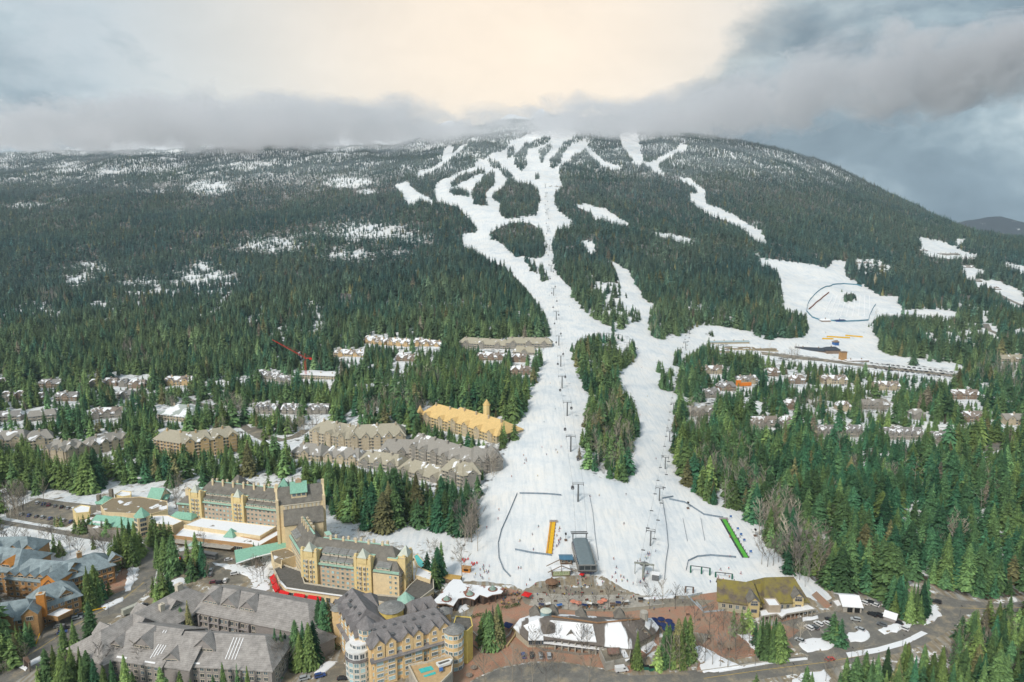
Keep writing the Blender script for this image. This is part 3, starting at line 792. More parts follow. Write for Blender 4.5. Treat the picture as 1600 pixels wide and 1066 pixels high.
poly_sheet('pavement', [(1216,958),(1245,954),(1246,966),(1222,972)], 0.060, M_BRICK)
poly_sheet('pavement', [(1268,930),(1276,924),(1300,946),(1290,952)], 0.060, M_BRICK)
poly_sheet('car_park', [(1500,1066),(1560,1040),(1640,1020),(1640,1090),(1500,1100)], 0.042, M_ASPH)
poly_sheet('driveway', [(500,1066),(506,1040),(535,1034),(560,1066),(560,1090),(500,1090)], 0.040, M_ASPH2)
poly_sheet('driveway', [(120,985),(150,970),(178,958),(182,964),(150,984),(126,996)], 0.052, M_ASPH2)
for P_ in ([(194,925),(198,890),(208,884),(216,890),(214,905),(204,922)], [(1246,1006),(1262,998),(1300,994),(1308,1004),(1300,1014),(1262,1020)], [(1322,992),(1352,982),(1362,992),(1352,1002),(1330,1004)], [(1372,985),(1400,974),(1440,966),(1446,972),(1400,988),(1382,992)],
      [(1452,950),(1462,944),(1470,962),(1462,972),(1444,978)], [(1254,966),(1276,962),(1278,966),(1254,972)], [(1235,1066),(1250,1052),(1290,1046),(1300,1060),(1290,1090),(1240,1090)], [(264,908),(286,902),(300,907),(280,916),(266,918)], [(255,896),(275,888),(285,894),(262,902)],
      [(30,1044),(66,1024),(70,1030),(38,1050)], [(158,948),(190,934),(192,940),(164,954)], [(330,880),(420,886),(420,920),(404,930),(394,905)], [(1000,990),(1022,985),(1026,1008),(1010,1022),(990,1010)], [(1082,1018),(1092,1008),(1130,1028),(1160,1042),(1100,1052)],
      [(970,1000),(990,995),(992,1016),(978,1022)], [(490,1052),(515,1032),(528,1034),(505,1056)], [(640,900),(655,896),(668,904),(655,912)], [(712,946),(728,944),(734,952),(720,958)], [(1150,990),(1168,985),(1210,1030),(1200,1034)], [(1060,931),(1052,936),(1000,938),(1000,934)],
      [(1480,1066),(1500,1040),(1540,1030),(1530,1050),(1500,1090)], [(385,925),(400,915),(410,940),(395,948)], [(0,1002),(14,998),(20,1006),(0,1014)], [(320,852),(345,849),(350,853),(322,857)]):
  p0_ = [U(x, y, 0) for x, y in P_]; pp = []
  for a, c in zip(p0_, p0_[1:] + p0_[:1]):
    k = max(1, int((c - a).length / 2.2)); nn_ = Vector((-(c - a).y, (c - a).x, 0)).normalized()
    for i in range(k): pp.append(a.lerp(c, i / k) + nn_ * rnd.uniform(-.8, .8))
  cx = sum(p.x for p in pp) / len(pp); cyy = sum(p.y for p in pp) / len(pp)
  b = MB(); n = len(pp); lay = []
  for sc_, z in ((1.0, 0.02), (0.93, 0.30), (0.72, 0.48)):
    lay += [(cx + (p.x - cx) * sc_, cyy + (p.y - cyy) * sc_, z) for p in pp]
  lay.append((cx, cyy, 0.55))
  fs = []
  for L_ in (0, 1): fs += [(L_ * n + k, L_ * n + (k + 1) % n, (L_ + 1) * n + (k + 1) % n, (L_ + 1) * n + k) for k in range(n)]
  fs += [(2 * n + k, 2 * n + (k + 1) % n, 3 * n) for k in range(n)]
  b.add(lay, fs)
  o = b.build('snow_bank', M_SNOWB); o['kind'] = 'structure'
def marks(name, pts, w, m, z, dash=None, gap=3.0):
  b = MB(); P = [U(x, y, z) for x, y in pts]
  for a, c in zip(P[:-1], P[1:]):
    L = (c - a).length; d = (c - a) / L; nn_ = Vector((-d.y, d.x, 0)) * w / 2
    s = 0.0
    while s < L:
      e = min(L, s + (dash or L))
      b.add([a + d * s - nn_, a + d * e - nn_, a + d * e + nn_, a + d * s + nn_], [(0, 1, 2, 3)])
      s = e + (gap if dash else 1)
  o = b.build(name, m); o['kind'] = 'structure'
poly_sheet('verge', [(1322,1020),(1370,1012),(1412,1000),(1440,986),(1450,990),(1415,1008),(1372,1020),(1326,1028)], 0.052, M_SNOWB)
poly_sheet('verge', [(1120,1045),(1200,1033),(1262,1027),(1262,1031),(1200,1038),(1124,1051)], 0.052, M_SNOWB)
marks('road_marking', [(0,1050),(60,1014),(120,975),(190,938),(225,910)], 0.25, M_LINEY, 0.042)
marks('road_marking', [(1100,1060),(1200,1046),(1290,1035),(1370,1020),(1430,1000)], 0.22, M_LINEY, 0.042)
marks('road_marking', [(1500,950),(1560,952),(1640,946)], 0.22, M_LINEY, 0.042)
marks('parking_line', [(1262,985),(1268,994)], 0.15, M_LINE, 0.054); marks('parking_line', [(1280,981),(1287,990)], 0.15, M_LINE, 0.054); marks('parking_line', [(1299,977),(1306,986)], 0.15, M_LINE, 0.054); marks('parking_line', [(1330,968),(1338,978)], 0.15, M_LINE, 0.054)
for P_ in ([(742,1000),(785,1048)], [(762,990),(800,1040)], [(722,1010),(760,1056)]):
  marks('paving_band', P_, 0.5, M_PLAZ, 0.042)
for i in range(8):
  f = i / 8.0
  a = [(826 + 8 * f, 946 - 20 * f), (900, 953 - 23 * f), (980, 950 - 21 * f), (1040 - 20 * f, 944 - 12 * f), (1035 - 20 * f, 942 - 12 * f), (980, 948 - 21.5 * f), (900, 950.5 - 23 * f), (828 + 8 * f, 944 - 20 * f)]
  o = poly_sheet('stone_step', a, 0.16, M_CONC, skirt=0.2)
# ------------------------------------------------------------------ kit for labels of alike windows etc: none needed (parts)
# ------------------------------------------------------------------ chateau hotel
def root_at(name, label, cat, p, group=None):
  return thing(name, label, cat, (p[0], p[1], p[2] if len(p) > 2 else 0.0), 0.0, group)
H = root_at('chateau_hotel', 'huge sand yellow chateau hotel with steep dark roofs and green copper trim', 'hotel', (-130, 375))
def shed_dormers(F, s0, s1, n, tiers, wall=M_TRIM, roof=M_RF_GY, gap=0.5):
  """tiers of long shed dormers lying on the steep roof"""
  for (h0, hw, tf) in tiers:
    for i in range(n):
      a = s0 + (s1 - s0) * i / n + gap / 2; c = s0 + (s1 - s0) * (i + 1) / n - gap / 2
      slope = (F.RH - F.H) / (F.W / 2)
      t0 = (h0 - F.H) / slope - tf
      tb = min(F.W / 2, (h0 + hw + 1.3 - F.H) / slope)
      b = MB()
      P = F.P
      b.add([P(a, t0, h0 - .5), P(c, t0, h0 - .5), P(c, t0, h0 + hw), P(a, t0, h0 + hw), P(a, tb, h0 + hw + 1.2), P(c, tb, h0 + hw + 1.2), P(a, tb, h0 - .5), P(c, tb, h0 - .5)],
         [(0, 1, 2, 3), (0, 3, 4, 6), (1, 7, 5, 2)], 0)
      b.add([P(a - .12, t0 - .5, h0 + hw - .18), P(c + .12, t0 - .5, h0 + hw - .18), P(c + .12, tb + .2, h0 + hw + 1.32), P(a - .12, tb + .2, h0 + hw + 1.32)], [(0, 1, 2, 3)], 1)
      b.add([P(a - .12, t0 - .5, h0 + hw - .38), P(c + .12, t0 - .5, h0 + hw - .38), P(c + .12, t0 - .5, h0 + hw - .18), P(a - .12, t0 - .5, h0 + hw - .18)], [(0, 1, 2, 3)], 2)
      d = b.build('dormer', [wall, roof, M_GREENL], F.root)
      nw = max(1, int((c - a) / 2.3)); me = win_mesh(1.1, hw * .55, M_TRIM, M_GLASS, 0)
      for k in range(nw):
        put('window', me, d, P(a + (k + .5) * (c - a) / nw, t0 - .06, h0 + hw * .5), F.ang)
def cornice(F, s0, s1, t, h, m=M_GREENL, out=0.9, hh=1.0):
  b = MB(); fbox(b, F, s0, s1, t - out, t + .1, h - hh, h)
  b.build('cornice', m, F.root)
def stair_tower(F, s0, s1, t0, t1, H, top=25.5, cap=M_PALEROOF):
  """projecting yellow tower with stepped side piers and a small pale pyramid"""
  b = MB(); fbox(b, F, s0, s1, t0, t1, -2, H)
  w = s1 - s0
  for a, c, hh in ((s0 - .25, s0 + 1.3, H + 1.6), (s1 - 1.3, s1 + .25, H + 1.6)):
    fbox(b, F, a, c, t0 - .25, t0 + 3.0, -2, hh, 0); fbox(b, F, a + .25, c - .25, t0 + .1, t0 + 1.4, hh, hh + 1.1, 0)
    fbox(b, F, a - .12, c + .12, t0 - .35, t0 + 3.1, hh - .35, hh - .1, 1)
  b.build('tower', [M_YELL, M_TRIM], F.root)
  c = (s0 + s1) / 2; r = w * .30
  b = MB(); P = F.P
  fbox(b, F, c - r * .92, c + r * .92, t0 - .5, t0 + r * 1.6, H - 2, H + 1.2, 0)
  q = [P(c - r, t0 - .8, H + 1.2), P(c + r, t0 - .8, H + 1.2), P(c + r, t0 + r * 1.7, H + 1.2), P(c - r, t0 + r * 1.7, H + 1.2), P(c, t0 + r * .45, top)]
  b.add(q, [(0, 1, 4), (1, 2, 4), (2, 3, 4), (3, 0, 4), (3, 2, 1, 0)], 1)
  b.build('turret_cap', [M_YELL, cap], F.root)
  for x in (c - w * .13, c + w * .13):
    b = MB()
    for k in range(int((H - 3) / 2.8)):
      z = 2.4 + k * 2.8
      fbox(b, F, x - .62, x + .62, t0 - .55, t0 + .05, z, z + 2.1, 0)
    b.build('oriel', M_TRIM, F.root)
  me = win_mesh(.7, 1.2, M_TRIM, M_GLASS, 0)
  for k in range(int((H - 3) / 2.8)):
    for x in (c - w * .13, c + w * .13): put('window', me, F.root, F.P(x, t0 - .62, 3.5 + k * 2.8), F.ang)
  me = win_mesh(1.0, 1.2, M_TRIM, M_GLASS2, 0)
  for k in range(int((H - 4) / 2.8)):
    for x in (c - w * .33, c + w * .33): put('window', me, F.root, F.P(x, t0 - .06, 3.5 + k * 2.8), F.ang)
  b = MB(); fbox(b, F, s0, s1, t1 - .2, t1 + 5.5, H - 8, H + .4, 0, 1); b.build('tower_back', [M_YELL, M_GREENL], F.root)
F = wing(H, (-113.0, 345.5), (-58.5, 331.8), 17, 14, 24, wall=M_PINKB, roof=M_RF_DK, hip=(0, 7.5))
win_face(F, 'f', 10.5, 30.5, 0.2, 13.2, 2.85, 5, 1.35, 1.35, glass=M_GLASS2, mull=0)
cornice(F, 9.5, 31, 0, 14.1); cornice(F, 41.5, 56, 0, 14.1)
shed_dormers(F, 10.5, 30, 4, ((14.7, 1.5, 1.2), (17.9, 1.5, 1.6)))
stair_tower(F, 0.0, 9.2, -1.8, 3.5, 19.5); stair_tower(F, 31.3, 40.6, -1.8, 3.5, 19.5)
b = MB(); fbox(b, F, 41.2, 56.0, -.8, 4, -2, 13.6); b.build('wall', M_SAND, H)
me = win_mesh(1.0, 1.1, M_TRIM, M_GLASS2, 0)
for k in range(4): put('window', me, H, F.P(54.2, -.9, 2.6 + 2.9 * k), F.ang); put('window', me, H, F.P(51.2, -.9, 2.6 + 2.9 * k), F.ang)
shed_dormers(F, 43, 51, 1, ((14.8, 1.4, 1.2),), gap=.2)
for s in (12.5, 20, 27.5, 35, 43): chimney(F, s, 8.5, 21, 25.4)
for s in (14.5, 22, 29.5, 37, 45): chimney(F, s, 10.5, 21, 25.0)
cornice(F, 8, 47, 8.9, 24.25, out=.7, hh=.3)
E = Frame(H, F.P(56.2, 0, 0) + H.location, F.P(56.2, 17, 0) + H.location, 7)      # east face tower
E.H, E.RH = 14, 24
stair_tower(E, 3.5, 13.5, -1.5, 3, 19.0)
me = win_mesh(1.1, 1.2, M_TRIM, M_GLASS, 0)
for k in range(4):
  for x in (1.3, 2.9): put('window', me, H, E.P(x, -.08, 2.6 + 2.9 * k), E.ang)
X = wing(H, F.P(33.5, 1.5, 0) + H.location, F.P(44.0, 1.5, 0) + H.location, 13, 14.6, 23.0, wall=M_SAND, roof=M_RF_DK, hip=(5, 5))
p0 = Vector((-128.6, 373.5, 0)); p1 = Vector((-112.2, 345.5, 0))
Mw = wing(H, p0, p1, 14.5, 15.5, 25, wall=M_SAND, roof=M_RF_DK, hip=(0, 4))
win_face(Mw, 'f', 1, 31, 0.5, 15, 2.5, 5, 1.1, 1.3, glass=M_GLASS2, mull=0)
cornice(Mw, 0, 32, 0, 15.6, hh=.8)
shed_dormers(Mw, 2, 14, 2, ((17.2, 1.4, 1.0),), roof=M_RF_GY)
for s in (4, 8.5, 13, 17.5): chimney(Mw, s, 6.2, 22, 26.2); chimney(Mw, s + 1.4, 8.8, 22, 26)
cornice(Mw, 1, 27, 7.6, 25.3, out=.8, hh=.3)
X = wing(H, (-114.0, 357.5), (-97.5, 357.0), 13, 12, 18.5, wall=M_SAND, roof=M_RF_DK, hip=(0, 3))
X = wing(H, (-103.0, 366.0), (-88.0, 364.0), 10, 9, 12.5, wall=M_SAND, roof=M_RF_DK, hip=(3, 3)); chimney(X, 12, 5, 9, 15)
b = MB(); fbox(b, Mw, 19, 24.5, 14.5, 17.5, -1, 21.5, 0, 1); b.build('stair_block', [M_TRIM, M_GREENL], H)
T = wing(H, (-137.2, 378.0), (-112.0, 386.5), 16, 31, 39.5, wall=M_SAND, roof=M_RF_DK, over=-.4)
b = MB()
for a, c in ((-.7, .9), (T.L - .9, T.L + .7)): fbox(b, T, a, c, -.7, 1.6, -1, 34.5); fbox(b, T, a, c, 14.6, 16.7, -1, 34.5); fbox(b, T, a, c, 7.2, 8.9, 30, 41.6)
for a, c in ((-.5, .45), (T.L - .45, T.L + .5)):
  q = [T.P(a, 0, 31), T.P(a, 8, 40.2), T.P(a, 16, 31), T.P(c, 0, 31), T.P(c, 8, 40.2), T.P(c, 16, 31)]
  b.add(q, [(0, 1, 2), (3, 5, 4), (0, 3, 4, 1), (1, 4, 5, 2)], 0)
b.build('gable_parapet', M_SAND, H)
b = MB()
for k in range(9): fbox(b, T, 4.2 + k * 2.3, 5.6 + k * 2.3, -.35, .2, 28.4, 30.6)
fbox(b, T, 3.4, 24.6, -.5, .2, 30.7, 31.1)
b.build('corbel_band', M_TRIM, H)
b = MB()
b.add([T.P(3.3, -7.5, 21.5), T.P(25.8, -7.5, 21.5), T.P(25.8, 0, 28.3), T.P(3.3, 0, 28.3), T.P(3.3, -7.5, 21.1), T.P(25.8, -7.5, 21.1), T.P(25.8, 0, 27.9), T.P(3.3, 0, 27.9)], [(0, 1, 2, 3), (7, 6, 5, 4), (0, 4, 5, 1), (0, 3, 7, 4), (1, 5, 6, 2)])
b.build('roof', M_RF_DK, H)
b = MB(); fbox(b, T, 3.8, 25.3, -7, .2, -1, 21.2); b.add([T.P(3.8, -7, 21), T.P(3.8, 0, 21), T.P(3.8, 0, 27.9), T.P(25.3, -7, 21), T.P(25.3, 0, 21), T.P(25.3, 0, 27.9)], [(0, 1, 2), (3, 5, 4)]); b.build('wall', M_SAND, H)
b = MB(); fbox(b, T, 8.2, 16.8, 2.6, 7.5, 33, 37.4)
b.build('belvedere_wall', M_SAND, H)
me = win_mesh(1.9, 1.7, M_TRIM, M_GLASS, 0)
for k in range(3): put('window', me, H, T.P(9.8 + k * 2.7, 2.5, 35.8), T.ang)
b = MB(); b.add([T.P(7.6, 1.9, 37.0), T.P(17.4, 1.9, 37.0), T.P(17.4, 7.5, 42.2), T.P(7.6, 7.5, 42.2), T.P(7.6, 1.9, 36.7), T.P(17.4, 1.9, 36.7), T.P(17.4, 7.5, 41.0), T.P(7.6, 7.5, 41.0)], [(0, 1, 2, 3), (0, 4, 5, 1), (0, 3, 7, 4), (1, 5, 6, 2), (7, 6, 5, 4)])
b.build('belvedere_roof', M_GREEN, H)
chimney(T, 12.6, 7.4, 39, 43.6, w=3.4, d=1.4, m=mat('pinkish_stucco', (0.55, 0.36, 0.24), var=.1))
pyramid(H, T.P(4.3, 12, 0)[:2] + (0,) if False else (T.P(4.3, 12, 0).x - 130, T.P(4.3, 12, 0).y + 375), 5.4, 36.5, 43.6, 4, M_GREEN, T.ang + .785, M_SAND, 30)
Bk = wing(H, (-213.0, 430.0), (-139.5, 410.5), 18, 14, 24.5, wall=mat('mauve_brick', (0.58, 0.47, 0.37), var=.12, fine=.2), roof=M_RF_DK, hip=(9, 0))
for a, c in ((10, 32.5), (42, 72)):
  win_face(Bk, 'f', a, c, 1.5, 13.2, 3.0, 4, 1.35, 1.3, glass=M_GLASS2, mull=0)
  cornice(Bk, a - .5, c + .5, 0, 14.1)
  shed_dormers(Bk, a + .5, c, 4 if c < 40 else 5, ((14.7, 1.5, 1.2), (17.9, 1.4, 1.5)), roof=M_RF_DK)
stair_tower(Bk, 0.5, 9.3, -1.8, 3.5, 19.0); stair_tower(Bk, 33, 41.5, -1.8, 3.5, 19.0)
for k in range(8): chimney(Bk, 12 + k * 7.9, 7.6, 22, 26.3); chimney(Bk, 13.5 + k * 7.9, 10, 22, 25.8)
cornice(Bk, 9.5, 72, 9.3, 24.7, out=.7, hh=.3)
for s in (17, 52):
  X = wing(H, Bk.P(s, 12, 0) + H.location, Bk.P(s + 12, 12, 0) + H.location, 14, 18, 26.5, wall=M_SAND, roof=M_RF_DK, hip=(5.5, 5.5))
Lw = wing(H, (-222.5, 431.5), (-213.0, 429.5), 13, 11, 15.5, wall=mat('stone_grey_wall', (0.36, 0.30, 0.22), var=.15, fine=.2), roof=M_RF_DK, hip=(4, 0)); cornice(Lw, -.5, 10, 0, 11.1); chimney(Lw, 3.5, 6, 12, 19, 2.4, 2)
win_face(Lw, 'f', 2, 9, 4, 10, 3, 2, 1.2, 1.2, mull=0, glass=M_GLASS2)
X = wing(H, (-224.5, 424.5), (-209.5, 421.0), 7, 4.5, 6.8, wall=M_SAND, roof=M_GREEN, hip=(2, 2))
flat_block(H, [U(x, y, 7) for x, y in ((287,821.5),(314.5,810),(432,823.5),(406,839))], 7, M_SAND, M_FLATS)
lowp = [U(x, y, 5) for x, y in ((272,838),(287,824),(340,829),(350,834),(372,838),(405,845),(434,829),(440,834),(402,856),(392,852))]
flat_block(H, lowp, 5, mat('tan_hall_wall', (0.47, 0.29, 0.15), var=.1, fine=.1), M_FLATS)
LF = Frame(H, U(272, 838, 5), U(392, 852, 5), 8)
me = win_mesh(5.2, 2.0, M_TRIM, M_GLASS, 3)
for k in range(6): put('window', me, H, LF.P(4 + k * 8.1, -.15, 2.3), LF.ang)
pyramid(H, U(361.5, 837.5, 5), 4.9, 5.6, 10.2, 4, M_GREEN, .6, M_GLASS2, 4.9)
b = MB(); fbox(b, LF, 1, 42, -4.5, -.3, 3.0, 3.25, 0); b.build('canopy_slab', M_CONC, H)
b = MB(); fbox(b, LF, 14, 21, -6.5, -.3, 3.2, 3.6, 0); b.build('glass_canopy', M_GREENL, H)
hd = [U(x, y, 0) for x, y in ((314,810.5),(430,823.5),(431,825),(314,812))]
pc = [U(366, 860, 8.5), U(446.5, 845, 8.5), U(449.5, 858.5, 5.5), U(400.5, 870.5, 5.5), U(369, 881, 4.8)]
b = MB()
vs = [p - H.location for p in pc]; vs2 = [v - Vector((0, 0, .5)) for v in vs]
b.add(vs + vs2, [(0, 4, 3, 2, 1), (5, 6, 7, 8, 9), (0, 1, 6, 5), (1, 2, 7, 6), (2, 3, 8, 7), (3, 4, 9, 8), (4, 0, 5, 9)])
b.build('carriage_porch_roof', M_GREEN, H)
b = MB()
for x, y in ((376,872),(398,866),(400,876),(425,862),(372,868)):
  p = U(x, y, 5) - H.location; b.box((p.x, p.y, 2.4), (1.0, 1.0, 4.9))
b.build('porch_column', M_STONE, H)
b = MB(); q = pc[4] - H.location; q2 = pc[3] - H.location
b.bar(q + Vector((0, -.3, .15)), q2 + Vector((0, -.3, .15)), .9, .3); b.bar(q2 + Vector((0, -.3, .15)), pc[2] - H.location + Vector((0, -.3, .15)), .9, .3)
b.build('roof_edge_snow', M_SNOWR, H)
pod = [U(x, y, 5) for x, y in ((428,891),(444,884),(470,893),(476,912),(560,925),(566,930),(596,931),(626,934),(640,916),(660,898),(677,906),(678,921),(650,942),(632,950),(590,941),(546,934),(480,925),(447,920),(436,908))]
flat_block(H, pod, 5, M_SAND, M_FLATG, parapet=.7, trim=M_TRIM)
flat_block(H, [U(x, y, 6.5) for x, y in ((423,863),(448,857),(466,868),(440,877),(440,885),(428,880))], 6.5, M_SAND, M_FLATB)
flat_block(H, [U(x, y, 6.6) for x, y in ((652,886),(676,896),(672,908),(648,900))], 6.6, M_SAND, M_FLATS)
b = MB()
for i, (x, y) in enumerate(((438,908),(444,916),(455,921),(470,924),(490,927),(510,930),(530,933))):
  pass
ring = [(436,908),(447,920),(480,925),(546,934),(590,941),(632,950),(650,942),(678,921)]
for (x0, y0), (x1, y1) in zip(ring[:-1], ring[1:]):
  a = U(x0, y0, 5); c = U(x1, y1, 5); L = (c - a).length
  FF = Frame(H, a, c, 3)
  n = max(1, int(L / 4.2)); me = win_mesh(2.3, 2.5, M_SAND, M_GLASS, 1)
  for k in range(n): put('arch_opening', me, H, FF.P((k + .5) * L / n, -.1, 2.0), FF.ang)
b = MB()
for (x0, y0), (x1, y1) in (((436,907),(447,919)), ((447,919),(480,924)), ((480,924),(546,933))):
  a = U(x0, y0, 5.75) - H.location; c = U(x1, y1, 5.75) - H.location
  b.bar(a, c, 1.0, .25)
b.build('parapet_snow', M_SNOWR, H)
def awning(p0, p1, root, m=M_RED, out=2.4, h0=4.4, h1=2.7):
  FF = Frame(root, p0, p1, out); b = MB()
  q = [FF.P(0, .0, h0), FF.P(FF.L, 0, h0), FF.P(FF.L, -out, h1), FF.P(0, -out, h1)]
  b.add(q, [(0, 3, 2, 1)]); b.add([FF.P(0, 0, h0), FF.P(0, -out, h1), FF.P(0, -out, h1 - .5), FF.P(0, 0, h1 - .3)], [(0, 1, 2, 3)]); b.add([FF.P(FF.L, 0, h0), FF.P(FF.L, -out, h1), FF.P(FF.L, -out, h1 - .5), FF.P(FF.L, 0, h1 - .3)], [(3, 2, 1, 0)])
  b.add([FF.P(0, -out, h1), FF.P(FF.L, -out, h1), FF.P(FF.L, -out, h1 - .5), FF.P(0, -out, h1 - .5)], [(0, 3, 2, 1)])
  return b.build('awning', m, root)
for (x0, y0, x1, y1) in ((428,896,432,907),(432,909,437,918),(438,921,452,925),(460,926,477,928.5),(482,929,502,932)):
  awning(U(x0, y0, 4.6), U(x1, y1, 4.6), H)
pyramid(H, U(634, 944, 5.6), 4.6, 8.0, 12.4, 8, mat('pale_copper_cone', (0.30, 0.50, 0.42), rough=.5, var=.15), .39, M_GLASS, 5.6)
Pg = [(646,870),(652,866),(664,880),(662,892),(652,884)]
flat_block(H, [U(x, y, 3) for x, y in Pg], 3, M_SAND, M_POOL, parapet=.3)
keep([(285,752),(445,750),(512,752),(516,800),(560,830),(640,855),(660,900),(640,960),(430,940),(360,880),(265,860),(275,770)], 440)
# ------------------------------------------------------------------ green roofed conference block beside it
Cn = root_at('conference_centre', 'sprawling low conference block with green roofs and broad gravel roof', 'building', U(200, 810, 0))
flat_block(Cn, [U(x, y, 8) for x, y in ((157,791),(176,779),(219,777),(261,784),(262,797),(236,804),(200,803),(164,801))], 8, M_SAND, M_FLATB, parapet=.4)
flat_block(Cn, [U(x, y, 9) for x, y in ((113,796),(126,790),(141,792),(139,801),(118,803))], 9, M_YELL, M_FLATS)
flat_block(Cn, [U(x, y, 7.5) for x, y in ((120,803),(140,797),(215,806),(216,822),(170,822),(140,819))], 5.0, mat('stone_front', (0.33, 0.30, 0.26), var=.2, fine=.2), M_FLATB, parapet=0)
CF = Frame(Cn, U(140, 821, 4), U(212, 829, 4), 10); CF.H = 5; CF.RH = 9
b = MB()
for (x0, x1, dz) in ((0, 13, 0), (13.01, 22, .35), (22.01, 34, .1)):
  b.add([CF.P(x0, -1, 5.2 + dz), CF.P(x1, -1, 5.2 + dz), CF.P(x1, 6, 8.8 + dz), CF.P(x0, 6, 8.8 + dz), CF.P(x0, -1, 4.9), CF.P(x1, -1, 4.9), CF.P(x1, 6, 4.9), CF.P(x0, 6, 4.9)], [(0, 1, 2, 3), (0, 4, 5, 1), (0, 3, 7, 4), (1, 5, 6, 2)])
b.build('roof', M_GREEN, Cn)
b = MB(); fbox(b, CF, 2, 11, .2, 2.4, 5.6, 6.6); b.build('roof_snow', M_SNOWR, Cn)
me = win_mesh(1.6, 3.0, M_TRIM, M_GLASS, 1)
for k in range(9): put('window', me, Cn, CF.P(2 + k * 3.2, -.1, 2.4), CF.ang)
tp = U(220, 838, 0)
b = MB(); q = [(tp.x - Cn.location.x + dx * 4.2, tp.y - Cn.location.y + dy * 4.2) for dx, dy in ((-.9, .1), (.2, -.75), (1.2, .2), (.9, 1.3), (-.6, 1.4))]
b.prism(q, -1, 13.0, 0); b.build('tower', M_SAND, Cn)
pyramid(Cn, (tp.x + .8, tp.y + 1.8), 5.0, 13.0, 18.6, 6, M_GREEN, .2)
FT = Frame(Cn, (tp.x - 3.8, tp.y + .4), (tp.x + .9, tp.y - 3.2), 3); FT2 = Frame(Cn, (tp.x + .9, tp.y - 3.2), (tp.x + 5, tp.y + .8), 3)
for FF in (FT, FT2):
  me = win_mesh(FF.L * .62, 1.9, M_TRIM, M_GLASS, 2)
  for k in range(4): put('window', me, Cn, FF.P(FF.L / 2, -.1, 2.2 + 3.05 * k), FF.ang)
flat_block(Cn, [U(x, y, 7.5) for x, y in ((228,808),(246,806),(262,806),(286,815),(270,822),(248,820),(230,818))], 7.5, M_SAND, M_FLATS)
X = wing(Cn, U(231, 778, 5), U(249, 779, 5), 11, 5, 10.5, wall=M_SAND, roof=M_GREEN)
X = wing(Cn, U(248, 779, 4), U(260, 778, 4), 8, 4, 6.2, wall=M_TRIMD, roof=M_GREEN, hip=(2, 2))
flat_block(Cn, [U(x, y, 5) for x, y in ((179,774),(190,767.5),(205,769.5),(204,775),(191,777))], 5, M_YELL, M_FLATS)
pyramid(Cn, U(164, 783, 5), 6.5, 5, 9, 8, M_GREEN, .3, M_STONE, -1)
b = MB(); 
for x, y in ((155,785),(174,776)):
  p = U(x, y, 5) - Cn.location; b.box((p.x, p.y, 5), (2.2, 2.2, 11))
b.build('stone_chimney', M_STONE, Cn)
# ------------------------------------------------------------------ ochre hotel with turrets and rooftop pool
O = root_at('turreted_hotel', 'ochre hotel with round turrets, many gables and a pool terrace in front', 'hotel', (-55, 275))
def gables(F, cs, w, H0, rise, proud, wall=M_OCHRE, roof=M_RF_PURP, z0=-2, side='f'):
  """full-height gabled bays on the front"""
  for c in cs:
    b = MB(); P = F.P
    a, e = c - w / 2, c + w / 2
    t0, t1 = -proud, F.W * .45
    b.add([P(a, t0, z0), P(e, t0, z0), P(e, t0, H0), P(c, t0, H0 + rise), P(a, t0, H0), P(a, t1, z0), P(e, t1, z0), P(e, t1, H0), P(c, t1, H0 + rise), P(a, t1, H0)],
       [(0, 1, 2, 3, 4), (0, 4, 9, 5), (1, 6, 7, 2)], 0)
    o = .35; k = rise / (w / 2)
    for dz, fl in ((.28, 0), (.02, 1)):
      q = [P(a - o, t0 - .5, H0 - o * k + dz), P(c, t0 - .5, H0 + rise + dz), P(e + o, t0 - .5, H0 - o * k + dz), P(a - o, t1, H0 - o * k + dz), P(c, t1, H0 + rise + dz), P(e + o, t1, H0 - o * k + dz)]
      fs = [(0, 1, 4, 3), (1, 2, 5, 4)]
      b.add(q, [f[::-1] for f in fs] if fl else fs, 1)
    n = len(b.v) - 12
    for i, j in ((0, 1), (1, 2)): b.f.append((n + i, n + i + 6, n + j + 6, n + j)); b.m.append(1)
    b.build('gable', [wall, roof], F.root)
FO = wing(O, U(579, 1012, 18), U(706, 977, 18), 15, 18.0, 24.0, wall=M_OCHRE, roof=M_RF_PURP, hip=(4, 5), over=.6)
WO = wing(O, U(523, 941, 18), U(551, 985, 18), 15, 18.0, 24.5, wall=M_OCHRE, roof=M_RF_PURP, hip=(3, 3), over=.6)
gw = FO.L / 8
gables(FO, [gw * k for k in (.75, 1.85, 3.45, 4.5, 6.1, 7.1)], 4.6, 18.6, 2.5, 1.2)
gables(WO, [3.5, 8.5, 14, 19.5, 25, 30.5], 4.5, 18.3, 2.4, .8)
win_face(FO, 'f', 0.3, FO.L - 1, 1.0, 15.5, 2.75, 5, 1.9, 1.35, frame=M_WHITE, glass=M_GLASS2, mull=2, skip=lambda i, k: (i % 4 == 2 and k < 4 and False))
me = win_mesh(1.3, 1.5, M_WHITE, M_GLASS, 1)
for k in (.75, 1.85, 3.45, 4.5, 6.1, 7.1): put('window', me, O, FO.P(gw * k, -1.3, 17.4), FO.ang)
for k in (.75, 1.85, 3.45, 4.5, 6.1, 7.1):
  me2 = win_mesh(2.0, 1.3, M_WHITE, M_GLASS, 2)
  for z in (14.3,): put('window', me2, O, FO.P(gw * k, -1.3, z), FO.ang)
me2 = win_mesh(2.6, 1.35, M_WHITE, M_GLASS2, 3)
for k in (.75, 1.85, 3.45, 4.5, 6.1, 7.1):
  for z in (2.2, 4.9, 7.6, 10.3): put('window', me2, O, FO.P(gw * k, -1.3, z), FO.ang)
me2 = win_mesh(2.0, 1.3, M_WHITE, M_GLASS2, 2)
